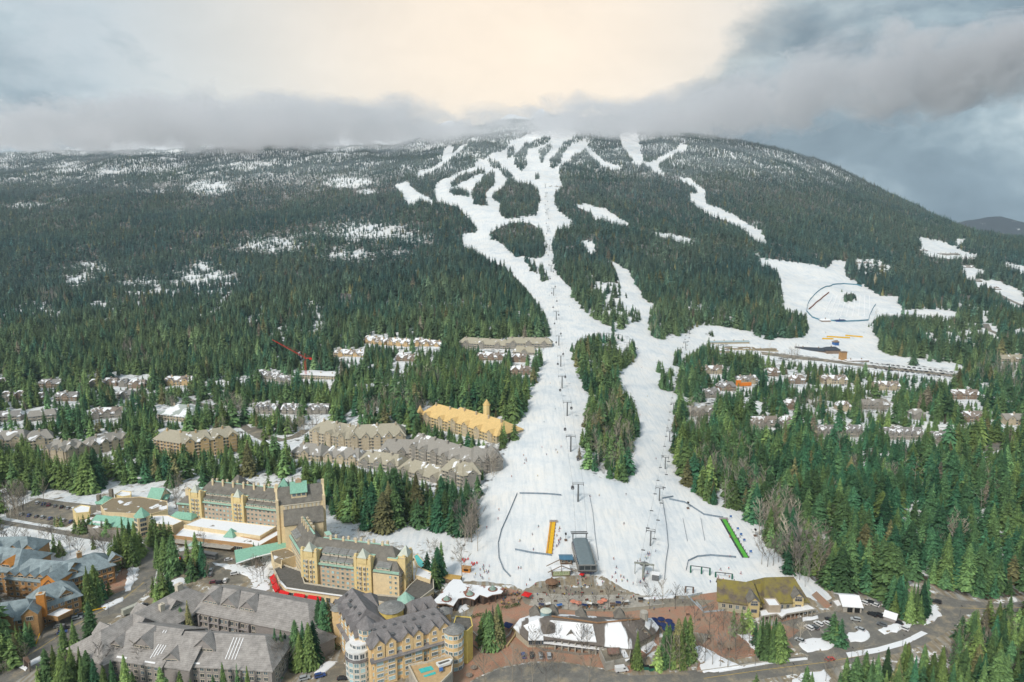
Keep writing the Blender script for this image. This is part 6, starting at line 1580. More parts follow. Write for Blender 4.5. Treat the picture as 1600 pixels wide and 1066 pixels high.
# ---- second base
condo('long dark roofed day lodge at the second base', [(1243,545,1292,552,14,1,(0,0),0), (1292,553,1313,553,16,2,(3,3),0)], W_BRN, mat('dark_blue_metal', (0.05, 0.06, 0.075), rough=.5), 1, 3.5, name='day_lodge', cat='lodge', win=False)
condo('brown square tower beside the day lodge', [(1315,563,1323,563,7,4,(0,0),0)], M_TIMB, W_BRN, 4, .5, name='lift_tower_building', cat='tower', win=False)
condo('pale blue roofed sheds at the left of the second base', [(1110,537,1171,537,10,1,(0,0),0)], W_BEI, mat('pale_blue_metal', (0.36, 0.45, 0.48), rough=.5), 1, 1.2, name='maintenance_shed', cat='shed', win=False)
condo('long low beige building below the pale blue sheds', [(1134,546,1180,548,14,1,(0,0),0), (1182,548,1216,550,14,1,(0,0),0)], W_BEI, M_FLATB, 1, .5, name='maintenance_building', cat='building', win=False)
condo('small pale shed at the left end of the second base', [(1121,551,1141,551,12,1,(1,1),0)], W_BEI, R_WHT2, 1, 2, name='maintenance_shed', cat='shed', win=False)
condo('low snowy building right of the brown tower', [(1324,565,1358,566,12,1,(0,0),0)], W_BRN, M_SNOWR, 1, .5, name='ticket_building', cat='building', win=False)
condo('small dark hut with white roof in the tubing park, left one', [(1284,503,1298,503,8,1,(1,1),0)], W_BRN, M_SNOWR, 1, 2, name='tubing_hut', cat='hut', win=False)
condo('navy hut in the tubing park', [(1307,503,1321,503,8,1,(0,0),0)], M_BLUE, M_NAVY, 1, 1, name='tubing_hut', cat='hut', win=False)
condo('blue grey kiosk tower above the day lodge', [(1305,540,1311,540,6,2,(1,1),0)], M_BLUE, W_BRN, 1, 2, name='lift_kiosk', cat='kiosk', win=False)
for i, (x0, x1, y, lb) in enumerate(((1436,1450,392,'left snowy workshop roof on the far right plateau'), (1470,1500,398,'long snowy workshop roof on the far right plateau'), (1505,1528,405,'right snowy workshop roof on the far plateau'), (1515,1535,440,'white shed roof between far roads'), (1545,1565,452,'grey warehouse by the far slanting road'), (1505,1520,418,'small dark shed on the far plateau'), (1340,1362,412,'snowy hut roof in the patchy clearing, left'), (1366,1385,418,'snowy hut roof in the patchy clearing, right'))):
  condo(lb, [(x0, y, x1, y + 1, 16, 1, (0, 0), 0)], W_GRY, R_WHT if i % 2 == 0 else R_GRYS, 1, 3, name='workshop', cat='workshop', win=False)
condo('small mid station building at the top of the gondola line', [(858,292,880,293,14,1,(0,0),0)], W_GRY, R_GRYS, 1, 2.5, name='mid_station', cat='lift station', win=False)
ringp = z5([(440,410),(425,440),(418,475),(450,510),(500,527),(600,533),(700,530),(755,525),(775,470),(795,440)])
rail_fence('net_fence', 'blue net ring around the lower side of the tubing park', ringp, 2.4, m=mat('teal_net', (0.10, 0.24, 0.32), var=.2), step=9, th=.3)
rail_fence('net_fence', 'blue net ring around the upper side of the tubing park', z5([(440,410),(480,370),(520,345),(560,333),(620,327),(690,332),(720,342)]), 2.4, m=mat('teal_net', (0.10, 0.24, 0.32)), step=9, th=.3)
rail_fence('carpet_lift', 'brown conveyor line climbing the left of the tubing park', z5([(432,465),(470,430),(505,402),(540,375)]), 2.2, m=mat('rust_rail', (0.20, 0.08, 0.05), var=.2), step=8, cat='carpet lift', th=1.2)
rail_fence('training_net', 'left yellow training net above the day lodge', [(1285,530),(1302,530.5)], 2.0, m=M_YELP, step=9, th=.8)
rail_fence('training_net', 'middle yellow training net above the day lodge', [(1292,526.8),(1328,528.8)], 2.0, m=M_YELP, step=9, th=.8)
rail_fence('training_net', 'right yellow training net above the day lodge', [(1321,525),(1348,527.5)], 2.0, m=M_YELP, step=9, th=.8)
for i in range(9):
  t_ = i / 8; a = z5([(505 + 260 * t_, 505)])[0]; c = z5([(560 + 200 * t_, 385 + 5 * abs(t_ - .5))])[0]
  P0, P1 = G(*a), G(*c); b = MB()
  pts = [P0.lerp(P1, k / 8) for k in range(9)]; pts = [Vector((p.x, p.y, gz(p.x, p.y) + .3)) for p in pts]
  for p, q in zip(pts[:-1], pts[1:]): b.bar(p, q, 1.2, .9)
  o = b.build('snow_ridge', M_SNOWR); o['kind'] = 'structure'
# ---- red tower crane
cb_ = G(478, 592); bz = cb_.z
Cr = thing('tower_crane', 'thin red tower crane with its jib raised to the upper left', 'crane', tuple(cb_), 0)
mh = 190 - cb_.y * tdep(560) - bz
b = MB()
for i in range(12):
  z0_, z1_ = mh * i / 12, mh * (i + 1) / 12
  for s in (-1, 1):
    b.tube((s * .9, 0, z0_), (s * .9, 0, z1_), .22, n=4); b.tube((s * .9, 0, z0_), (-s * .9, 0, z1_), .13, n=4)
b.build('mast', M_REDP, Cr)
tip = UY(425, 531, cb_.y) - cb_; top = Vector((0, 0, mh)); b = MB()
up = Vector((0.5, 0, 1)).normalized() * 1.6
for i in range(16):
  a, c = top.lerp(tip, i / 16), top.lerp(tip, (i + 1) / 16)
  b.tube(a, c, .2, n=4); b.tube(a + up * (1 - i / 18), c + up * (1 - i / 18), .2, n=4); b.tube(a, c + up * (1 - i / 18), .12, n=4)
b.build('jib', M_REDP, Cr)
b = MB(); b.bar(top, top + Vector((8, 0, .5)), 1.4, .8); b.box((7, 0, mh - .6), (3, 1.6, 2.2)); b.build('counter_jib', M_REDP, Cr)
b = MB(); b.tube(top + Vector((0, 0, 6)), top, .3, n=4); b.tube(top + Vector((0, 0, 6)), tip, .07, n=3); b.tube(top + Vector((0, 0, 6)), top + Vector((8, 0, .5)), .1, n=3); b.build('tie_rod', M_REDP, Cr)
b = MB(); b.box((-1.2, -.6, mh - 1.2), (1.6, 1.8, 2)); b.build('cab', M_STEEL, Cr)
keep([(473,556),(484,556),(484,572),(473,572)], cb_.y + 5)
# ---- country roads between the trees (draped ribbons)
def ribbon(name, pix, w, m, lift=.12, keepw=None):
  pts = [G(x, y) for x, y in pix]; P = []
  for a, c in zip(pts[:-1], pts[1:]):
    k = max(1, int((c - a).length / 6))
    for i in range(k): P.append(a.lerp(c, i / k))
  P.append(pts[-1]); b = MB(); L = []
  for i, p in enumerate(P):
    d = (P[min(i + 1, len(P) - 1)] - P[max(i - 1, 0)]); d.z = 0; d.normalize(); n_ = Vector((-d.y, d.x, 0))
    row = []
    for s in (-.5, -.25, 0, .25, .5):
      q = p + n_ * w * s; row.append((q.x, q.y, gz(q.x, q.y) + lift))
    L.append(row)
  for r0, r1 in zip(L[:-1], L[1:]):
    for j in range(4): b.add([r0[j], r1[j], r1[j + 1], r0[j + 1]], [(0, 3, 2, 1)])
  o = b.build(name, m); o['kind'] = 'structure'
  for (ax, ay), (cx_, cy_) in zip(pix[:-1], pix[1:]):
    Y = G(ax, ay).y; hw = (keepw or w) * FPX / Y * .5
    keep([(ax - 1, ay - hw * .5), (cx_ + 1, cy_ - hw * .5), (cx_ + 1, cy_ + hw * .4), (ax - 1, ay + hw * .4)])
ribbon('road', [(1240,850),(1252,838),(1268,833),(1286,830),(1300,826)], 8, M_ASPH)
ribbon('road', [(1520,806),(1535,812),(1550,818),(1562,820)], 8, M_ASPH)
ribbon('road', [(395,668),(420,684),(440,688),(462,682),(478,672)], 9, M_ASPH2)
ribbon('road', [(362,655),(375,662),(390,674),(415,688)], 8, M_ASPH2)
ribbon('road', [(290,624),(312,632),(330,636),(345,640)], 9, M_ASPH)
ribbon('road', [(1540,506),(1545,516),(1560,522),(1566,524)], 9, M_ASPH)
ribbon('road', [(1535,705),(1550,700),(1570,692)], 12, M_ASPH)
ribbon('road', [(1552,455),(1565,462),(1580,470),(1596,478)], 9, M_ASPH)
ribbon('road', [(1355,572),(1400,577),(1450,582),(1496,588)], 16, M_ASPH2)
ribbon('road', [(1190,552),(1240,558),(1310,566),(1355,572)], 14, M_ASPH2)
# ------------------------------------------------------------------ gondola and chairlift
def line_pts(base, hs):
  out = []
  for (x, y), h in zip(base, hs):
    p = G(x, y); out.append((p, p.z + h))
  return out
def tower(name, label, p, h, d, arm, col, grp, w=.45, double=False):
  t = thing(name, label, 'lift tower', tuple(p), math.atan2(d.y, d.x) - math.pi / 2, grp)
  b = MB(); b.cyl((0, 0), w, w * .7, -1, h, 8); b.build('mast', col, t)
  b = MB(); b.box((0, 0, h), (arm * 2, .35, .4)); b.box((0, 0, h + 1.2), (arm * 2, .2, .2))
  for s in (-1, 1): b.box((s * arm, 0, h + .5), (.25, .25, 1.6))
  b.build('crossarm', col, t)
  for s in (-1, 1):
    b = MB(); b.box((s * arm, 0, h - .35), (.3, 3.2, .25))
    for k in range(5): b.cyl((s * arm, -1.3 + k * .65), .2, .2, h - .6, h - .3, 8)
    b.build('sheave_train', M_BLACK, t)
  b = MB(); b.bar((w + .1, 0, 0), (w * .7 + .1, 0, h), .12, .35); b.build('ladder', M_STEELG, t)
  return t
def cable(name, label, pts, r=.07, sag=.012):
  b = MB(); o = pts[0]
  for a, c in zip(pts[:-1], pts[1:]):
    L = (c - a).length; prev = a
    for k in range(1, 9):
      f = k / 8; q = a.lerp(c, f); q.z -= sag * L * 4 * f * (1 - f); b.tube(prev - o, q - o, r, n=3); prev = q
  ob = b.build(name, M_STEEL, None, tuple(o)); tag(ob, label, 'cable', 'lift cables'); return ob
def on_line(pts, s, sag=.012):
  for a, c in zip(pts[:-1], pts[1:]):
    L = (c - a).length
    if s <= L:
      f = s / L; q = a.lerp(c, f); q.z -= sag * L * 4 * f * (1 - f); return q
    s -= L
  return None
gbase = [(903,784),(891.5,706),(886,650),(878,607),(876,573),(873,540),(869,500),(865,462),(861,425),(858,392),(856,362),(854.5,335),(853,308),(852,294)]
g0 = Vector((gp.x, gp.y + 47, gp.z + 9))
gt = [(G(x, y)) for x, y in gbase]
names_ = ['lowest', 'second lowest', 'third from bottom', 'fourth from bottom', 'fifth from bottom', 'sixth from bottom', 'seventh from bottom', 'eighth from bottom', 'ninth from bottom', 'tenth from bottom', 'eleventh from bottom', 'twelfth from bottom', 'next to topmost', 'topmost']
dirs = (gt[-1] - gt[0]).normalized(); side = Vector((dirs.y, -dirs.x, 0)).normalized()
GH = 12.5
for i, p in enumerate(gt):
  tower('gondola_tower', f'grey gondola lift tower with crossarm, {names_[i]} on the central line', p, GH, dirs, 3.6, M_STEEL, 'gondola towers on the central line', .55)
for s, nm in ((-1, 'left'), (1, 'right')):
  pts = [Vector((gp.x + s * 3.4, gp.y + 33, gp.z + 8.2))] + [Vector((p.x + side.x * s * 3.6, p.y + side.y * s * 3.6, p.z + GH - .1)) for p in gt]
  cable('lift_cable', f'{nm} gondola cable rising up the central run', pts)
  tot_ = sum((c - a).length for a, c in zip(pts[:-1], pts[1:]))
  n = 17
  if s < 0:
    q = on_line(pts, 60)
    cabin = thing('gondola_cabin', 'dark gondola cabin on the left cable, lowest one', 'gondola cabin', tuple(q), math.atan2(dirs.y, dirs.x) - math.pi / 2, 'gondola cabins on the cables')
    b = MB()
    for z, w_ in ((-4.4, 1.7), (-3.3, 2.1), (-2.1, 1.7)): pass
    sec = [(-4.4, 1.6), (-3.6, 2.15), (-2.9, 2.15), (-2.1, 1.5)]
    vs = []
    for z, w_ in sec: vs += [(-w_ / 2, -w_ / 2, z), (w_ / 2, -w_ / 2, z), (w_ / 2, w_ / 2, z), (-w_ / 2, w_ / 2, z)]
    b.add(vs, [(k * 4 + j, k * 4 + (j + 1) % 4, k * 4 + 4 + (j + 1) % 4, k * 4 + 4 + j) for k in range(3) for j in range(4)] + [(12, 13, 14, 15), (3, 2, 1, 0)])
    b.build('cabin_shell', mat('dark_cabin_glass', (0.035, 0.03, 0.035), rough=.2, var=.2, spec=.7), cabin)
    b = MB(); b.tube((0, 0, -2.1), (0, 0, 0), .08, n=5); b.box((0, 0, 0), (.3, .9, .25)); b.build('hanger', M_STEEL, cabin)
    b = MB(); b.box((0, -1.12, -3.6), (1.3, .2, 1.0)); b.box((0, 1.12, -3.6), (1.3, .2, 1.0)); b.build('ski_rack', M_STEELG, cabin)
  for k in range(n):
    if s < 0 and k == 0: continue
    q = on_line(pts, 60 + (k + (.45 if s > 0 else 0)) * (tot_ - 90) / n * (1.0))
    if q is None: continue
    dup(cabin, q, None, f'dark gondola cabin on the {nm} cable, number {["one", "two", "three", "four", "five", "six", "seven", "eight", "nine", "ten", "eleven", "twelve", "thirteen", "fourteen", "fifteen", "sixteen", "seventeen"][k]} from the bottom')
cbase = [(1016,853),(1030,783),(1039,733),(1046,690),(1052,645),(1058,605),(1064,572),(1071,545),(1077,522)]
ct = [G(x, y) for x, y in cbase]
cdir = (ct[-1] - ct[0]).normalized(); cside = Vector((cdir.y, -cdir.x, 0)).normalized(); CHH = 9.5
for i, p in enumerate(ct):
  tower('chairlift_tower', f'slim grey chairlift tower, {names_[i] if i < 8 else "topmost"} on the right line', p, CHH, cdir, 2.6, M_STEEL, 'chairlift towers on the right line', .35)
bp = G(1005, 905)
BT = thing('chairlift_station', 'open chairlift bottom terminal with tall grey frame and small hut', 'lift station', tuple(bp), math.atan2(cdir.y, cdir.x) - math.pi / 2)
b = MB(); b.box((0, 0, 3.2), (1.3, 1.3, 8.0)); b.box((0, 4, 7.0), (11, .8, .8)); b.box((0, 0, 7.0), (1.0, 8, .8))
for x in (-5, 5): b.box((x, 4, 3.4), (.4, .4, 7.4))
b.build('drive_frame', mat('pale_grey_frame', (0.26, 0.27, 0.24), var=.2), BT)
b = MB(); b.cyl((0, 5), 2.7, 2.7, 6.2, 6.5, 20); b.build('bull_wheel', M_STEEL, BT)
b = MB(); b.box((6.5, 1.5, 1.6), (3.6, 3, 3.4)); b.build('operator_hut', M_STEEL, BT); b = MB(); b.box((6.5, 1.5, 3.5), (4.2, 3.6, .3)); b.build('hut_roof', M_SNOWR, BT)
b = MB()
for k in range(8): b.bar((-3, -6 - k * .0, .9), (3, -6, .9), .1, .1); b.bar((-3 + k * .85, -8, .9), (-3 + k * .85, -1.5, .9), .08, .08); b.box((-3 + k * .85, -8, .4), (.1, .1, 1.1))
b.build('queue_rail', M_STEEL, BT)
rk = 0
for s, nm in ((-1, 'left'), (1, 'right')):
  pts = [bp + cside * s * 2.6 + cdir * 5 + Vector((0, 0, 6.4))] + [Vector((p.x + cside.x * s * 2.6, p.y + cside.y * s * 2.6, p.z + CHH)) for p in ct]
  cable('lift_cable', f'{nm} chairlift cable on the right run', pts, .055)
  tot_ = sum((c - a).length for a, c in zip(pts[:-1], pts[1:])); n = 26
  if s < 0:
    q = on_line(pts, 18)
    chair = thing('lift_chair', 'empty grey lift chair on the left chairlift cable, lowest', 'lift chair', tuple(q), math.atan2(cdir.y, cdir.x) - math.pi / 2, 'lift chairs on the left cable')
    b = MB(); b.tube((0, 0, 0), (0, .3, -1.5), .07, n=5); b.tube((0, .3, -1.5), (0, 0, -2.2), .07, n=5); b.box((0, 0, -2.2), (2.2, .08, .08)); b.build('hanger', M_STEELG, chair)
    b = MB(); b.box((0, 0, -2.75), (2.2, .5, .1)); b.build('seat', M_STEEL, chair)
    b = MB(); b.box((0, -.25, -2.4), (2.2, .08, .6)); b.build('backrest', M_STEEL, chair)
    b = MB()
    for x in (-1.1, 1.1): b.tube((x, 0, -2.2), (x, .1, -2.75), .04, n=4); b.tube((x, .1, -2.75), (x, .5, -3.1), .04, n=4)
    b.box((0, .5, -3.1), (2.2, .05, .05)); b.build('frame', M_STEELG, chair)
  for k in range(n):
    if s < 0 and k == 0: continue
    q = on_line(pts, 18 + (k + (.5 if s > 0 else 0)) * (tot_ - 30) / n)
    if q is None: continue
    half = 'lower' if k < 9 else ('middle' if k < 18 else 'upper')
    o9 = ['first', 'second', 'third', 'fourth', 'fifth', 'sixth', 'seventh', 'eighth', 'ninth'][k % 9]
    dup(chair, q, None, f'grey lift chair, {o9} from below in the {half} third of the {nm} cable', group=f'lift chairs on the {nm} cable')
for i, (x, y, lb) in enumerate(((1075, 795, 'small dark snowmaking tower on the right lower slope'), (884, 845, 'dark pole beside the gondola line, left one'), (1180, 838, 'thin post at the right forest edge of the learners slope'))):
  p = G(x, y); t = thing('snow_gun', lb, 'snow gun', tuple(p), 0, None)
  b = MB(); b.cyl((0, 0), .14, .12, -.5, 4.2, 6); b.build('mast', M_STEEL, t)
  b = MB(); b.box((0, 0, 4.4), (1.0, 1.5, .9)); b.build('fan_barrel', M_BLACK, t); b = MB(); b.box((0, 0, .4), (1.6, 1.6, .8)); b.build('base', M_BROWNW, t)
# ------------------------------------------------------------------ vehicles
def car_proto(color, kind='car'):
  t = thing('parked_car', '', 'car', (0, 0, 0))
  L, W_, H1, H2 = {'car': (4.5, 1.85, .95, 1.48), 'suv': (4.7, 1.95, 1.1, 1.8), 'van': (5.9, 2.1, 1.3, 2.5)}[kind]
  y0, y1 = -L / 2, L / 2; w = W_ / 2
  prof = {'car': [(y0, .35), (y0, .75), (y0 + .3, H1 * .9), (y1 - .9, H1), (y1 - .1, .8), (y1, .55), (y1, .35)],
      'suv': [(y0, .4), (y0, H1), (y0 + .2, H1 + .05), (y1 - 1.1, H1 + .05), (y1 - .1, H1 * .85), (y1, .6), (y1, .4)],
      'van': [(y0, .4), (y0, 2.3), (y0 + .1, 2.45), (y1 - 1.5, 2.5), (y1 - .9, 1.5), (y1 - .1, 1.2), (y1, .4)]}[kind]
  b = MB(); n = len(prof)
  vs = [(-w, y, z) for y, z in prof] + [(w, y, z) for y, z in prof]
  b.add(vs, [tuple(range(n))[::-1] if False else tuple(range(n)), tuple(range(2 * n - 1, n - 1, -1))] + [(k, n + k, n + (k + 1) % n, (k + 1) % n) for k in range(n)])
  b.build('body', color, t)
  if kind != 'van':
    a0, a1 = (y0 + .35, y1 - 1.0) if kind == 'car' else (y0 + .1, y1 - 1.15)
    b0, b1 = (a0 + .55, a1 - .75) if kind == 'car' else (a0 + .25, a1 - .6)
    z0 = H1 * .92; q = w - .08; r_ = w - .25
    b = MB(); vs = [(-q, a0, z0), (q, a0, z0), (q, a1, z0), (-q, a1, z0), (-r_, b0, H2 - .06), (r_, b0, H2 - .06), (r_, b1, H2 - .06), (-r_, b1, H2 - .06)]
    b.add(vs, [(0, 1, 5, 4), (1, 2, 6, 5), (2, 3, 7, 6), (3, 0, 4, 7)]); b.build('windows', M_CARGL, t)
    b = MB(); b.box((0, (b0 + b1) / 2, H2 - .03), (r_ * 2 + .06, b1 - b0 + .1, .08)); b.build('roof', color, t)
  else:
    b = MB(); b.add([(-w * .9, y1 - 1.46, 2.42), (w * .9, y1 - 1.46, 2.42), (w * .9, y1 - .93, 1.56), (-w * .9, y1 - .93, 1.56)], [(0, 3, 2, 1)]); 
    for s in (-1, 1): b.box((s * w, y1 - 1.9, 1.8), (.04, 1.0, .6))
    b.build('windows', M_CARGL, t)
  wm = WHEEL.get(1)
  if wm is None:
    b = MB()
    for x in (-.11, .11): pass
    for k in range(12):
      pass
    n = 12; vs = [(x, .34 * math.cos(6.283 * k / n), .34 * math.sin(6.283 * k / n)) for x in (-.11, .11) for k in range(n)]
    b.add(vs, [(k, (k + 1) % n, n + (k + 1) % n, n + k) for k in range(n)] + [tuple(range(n - 1, -1, -1)), tuple(range(n, 2 * n))]); wm = b.mesh('wheel', M_BLACK); WHEEL[1] = wm
  for x in (-1, 1):
    for y in (-1, 1): put('wheel', wm, t, (x * (w - .08), y * L * .31, .34))
  for x in (-1, 1):
    b = MB(); b.box((x * w * .7, y1 - .02, .68), (.35, .08, .16)); b.build('headlight', M_WHITE, t)
    b = MB(); b.box((x * w * .75, y0 + .02, .75), (.3, .08, .18)); b.build('tail_light', M_REDP, t)
  return t
WHEEL = {}
M_CARGL = mat('car_glass', (0.03, 0.035, 0.04), rough=.1, var=.1, spec=.8)
def paint(n, c): return mat(n, c, rough=.3, var=.05, spec=.6)
PAINT = {'white': paint('white_car_paint', (.70, .70, .70)), 'black': paint('black_car_paint', (.02, .02, .025)), 'silver': paint('silver_car_paint', (.38, .40, .41)), 'grey': paint('grey_car_paint', (.12, .13, .14)), 'red': paint('red_car_paint', (.55, .02, .02)), 'blue': paint('blue_car_paint', (.04, .08, .24)), 'maroon': paint('maroon_car_paint', (.17, .03, .05))}
PROTO = {}
def car(px, py, deg, color, label, kind='car', grp=None, sc=1.0):
  p = G(px, py); z = max(p.z, 0.0) + .055 if p.z < 1 else p.z + .16
  k = (color, kind)
  if k not in PROTO:
    t = car_proto(PAINT[color], kind); t.location = (p.x, p.y, z); t.rotation_euler = (0, 0, R(deg)); t['label'] = label; PROTO[k] = t
    if grp: t['group'] = grp
  else: t = dup(PROTO[k], (p.x, p.y, z), R(deg), label, group=grp)
  if kind == 'van': t['category'] = 'van'
  return t
for a in ((1264,983,30,'white','white minivan at the left end of the car park','suv'), (1273,982,30,'grey','dark car between two white ones at the car park left','car'), (1279,977,30,'white','white car right of the dark one at the car park left','suv'), (1293,976,30,'white','white car beside the parking island spruces, left of them','car'),
     (1296,970,30,'black','black car half hidden by the parking island spruce','car'), (1337,970,70,'silver','silver wagon alone in the middle of the car park','suv'), (1363,962,40,'black','black pickup like car nearest the shelter, first','suv'), (1372,963,40,'black','black pickup like car nearest the shelter, second','suv'), (1386,963,40,'white','white car right of two black ones by the shelter','car'), (1396,962,40,'black','black car at the right end below the shelter','suv'),
     (1313,948,40,'black','black car below the garage, leftmost of the row','suv'), (1321,946,40,'white','white car below the garage, second in the row','car'), (1330,945,40,'white','white car below the garage, third in the row','car'), (1349,944,45,'white','white car right of the garage front','suv'),
     (1463,942,50,'black','black car driving on the road at the right bend','suv'), (1297,1032,-75,'red','bright red car driving on the bottom road','car'), (1275,837,-60,'black','black car on the forest road at the upper bend','suv'),
     (818,1026,10,'blue','dark blue car parked below the snowy lodge','car'), (845,1027,0,'silver','silver estate car parked below the snowy lodge','suv'), (858,1027,0,'silver','pale grey estate car parked below the snowy lodge, rightmost','suv'), (831,1026,2,'black','black car parked between the blue and silver ones','suv'),
     (971,1049,-80,'white','white delivery van parked at the kerb below the lodge terrace','van'),
     (329,900,10,'grey','grey car in the hotel forecourt beside the spruces','suv'), (330,893,10,'silver','silver car at the spruces in the hotel forecourt','suv'), (357,876,-75,'white','white car arriving under the hotel porch','car'), (367,898,-70,'white','long white limousine like car in the hotel forecourt','suv'), (352,909,10,'white','white car at the lower forecourt edge, nose on','suv'), (344,912,-70,'black','black car at the lower forecourt edge','suv'), (334,911,-70,'maroon','maroon car at the lower forecourt edge','car'),
     (100,984,-65,'black','black car under the timber lodge porch','suv'), (92,980,-65,'silver','silver car under the timber lodge porch','car'), (97,990,-60,'blue','blue car beside the road at the timber lodge','car'), (120,968,-60,'silver','silver car beside the yellow rail','suv'), (128,963,-60,'grey','grey car beside the yellow rail','suv'),
     (500,1058,-65,'blue','dark blue car behind the grey complex, right one','suv'), (476,1062,-65,'silver','silver car behind the grey complex','suv'), (535,1062,-85,'black','black car near the white turret','car'),
     (680,935,20,'black','black car between the hotel podium and pavilion','suv'), (224,948,-50,'black','black car behind the box truck on the main road','suv')):
  car(*a)
rr = random.Random(12)
cols = ['white', 'silver', 'black', 'grey', 'maroon', 'blue']
for i in range(9): car(58 + i * 9.5 + rr.uniform(-1, 1), 787 + i * 1.6, 20 + rr.uniform(-4, 4), cols[(i * 5) % 6], ['first', 'second', 'third', 'fourth', 'fifth', 'sixth', 'seventh', 'eighth', 'ninth'][i] + ' car from the left in the upper row of the left car park', 'car' if i % 2 else 'suv', 'cars in the left car park')
for i in range(8): car(34 + i * 11 + rr.uniform(-1, 1), 805 + i * 1.6, 20 + rr.uniform(-4, 4), cols[(i * 4 + 1) % 6], ['first', 'second', 'third', 'fourth', 'fifth', 'sixth', 'seventh', 'eighth'][i] + ' car from the left in the lower row of the left car park', 'car' if i % 3 else 'suv', 'cars in the left car park')
for i in range(6): car(1520 + i * 13, 1050 - i * 4, 35, cols[(i * 3) % 6], ['first', 'second', 'third', 'fourth', 'fifth', 'sixth'][i] + ' car from the left in the bottom right car park', 'suv' if i % 2 else 'car', 'cars in the bottom right car park')
for r_ in range(3):
  for i in range(16):
    car(1362 + i * 8.3 + r_ * 3, 568 + i * .95 + r_ * 4.2, 15 + rr.uniform(-10, 10), cols[rr.randrange(4)], 'tiny parked car, ' + ['upper', 'middle', 'lower'][r_] + ' row of far lot, ' + ORDN[i], 'car', ['upper', 'middle', 'lower'][r_] + ' row of cars at the second base')
p = U(207, 957, 0); t = thing('box_truck', 'grey white box truck driving on the main road beside the complex', 'truck', (p.x, p.y, .05), R(-38))
b = MB(); b.box((0, -1, 2.1), (2.5, 7.5, 2.8)); b.build('cargo_box', mat('dirty_white_box', (.42, .42, .36), var=.15), t); b = MB(); b.box((0, 3.8, 1.5), (2.3, 2.0, 2.1)); b.build('cab', M_WHITE, t); b = MB(); b.box((0, 4.85, 1.9), (2.1, .1, .8)); b.build('windscreen', M_CARGL, t)
for x in (-1, 1):
  for y in (-3.2, 3.4): put('wheel', WHEEL[1], t, (x * 1.1, y, .45), 0, (1.4, 1.35, 1.35))
for i, (x, y, rz, lb) in enumerate(((327, 872, 72, 'dark coach bus parked at the chateau entrance'),)):
  p = U(x, y, 0); t = thing('coach_bus', lb, 'bus', (p.x, p.y, .05), R(rz)); b = MB(); b.box((0, 0, 1.9), (2.5, 11, 3.0)); b.build('body', M_STEEL, t); b = MB(); b.box((0, 0, 2.3), (2.56, 10.4, 1.0)); b.build('windows', M_CARGL, t)
  for s in (-1, 1):
    for yy in (-3.6, 3.6): put('wheel', WHEEL[1], t, (s * 1.12, yy, .45), 0, (1.4, 1.35, 1.35))
p = U(43, 1046, 0); t = thing('entrance_sign', 'dark brown roadside entrance sign between stone posts, bottom left', 'sign', (p.x, p.y, 0), R(-35))
b = MB(); b.box((0, 0, 2.6), (4.6, .35, 3.2)); b.build('board', mat('dark_brown_board', (.05, .035, .03), var=.2), t)
b = MB(); 
for x in (-2.7, 2.7): b.box((x, 0, 2.2), (.7, .7, 4.8))
b.build('post', M_STONE, t)
b = MB(); b.add([(-3.2, -.5, 4.3), (3.2, -.5, 4.3), (0, -.5, 6.0), (-3.2, .5, 4.3), (3.2, .5, 4.3), (0, .5, 6.0)], [(0, 1, 2), (3, 5, 4), (0, 2, 5, 3), (1, 4, 5, 2), (0, 3, 4, 1)]); b.build('pediment', M_BROWNW, t)
p = U(278, 898, 0); t = thing('flagpole', 'tall flagpole flying a red and white flag in the hotel driveway garden', 'flagpole', (p.x, p.y, 0)); b = MB(); b.cyl((0, 0), .12, .07, 0, 10.5, 6); b.build('pole', M_WHITE, t)
for x, m_ in ((.35, M_REDP), (1.05, M_WHITE), (1.75, M_REDP)):
  b = MB(); b.box((x, .02, 9.7), (.7, .05, 1.3)); b.build('flag_panel', m_, t)
for i, (x, y) in enumerate(((1258,962),(1266,960),(1276,959),(1289,955))):
  p = U(x, y, 0); t = thing('bollard_sign', 'pale blue post sign on the tarmac before the mossy lodge, ' + ['leftmost', 'second', 'third', 'rightmost'][i], 'sign', (p.x, p.y, .05), 0, 'blue post signs by the mossy lodge'); b = MB(); b.cyl((0, 0), .08, .08, 0, 1.5, 6); b.build('post', M_STEEL, t); b = MB(); b.box((0, -.1, 1.3), (.6, .06, .8)); b.build('panel', mat('pale_blue_board', (.45, .52, .58)), t)
for i, (x, y) in enumerate(((1010, 1046), (1018, 1048), (1002, 1043))):
  p = U(x, y, 0); t = thing('waste_container', 'green waste container beside the road, ' + ['middle', 'right', 'left'][i] + ' one', 'container', (p.x, p.y, .0), .2 * i, 'green waste containers'); b = MB(); b.box((0, 0, .8), (2.2, 1.4, 1.5)); b.build('bin', M_DGRN, t); b = MB(); b.box((0, 0, 1.62), (2.3, 1.5, .12)); b.build('lid', M_BLACK, t)
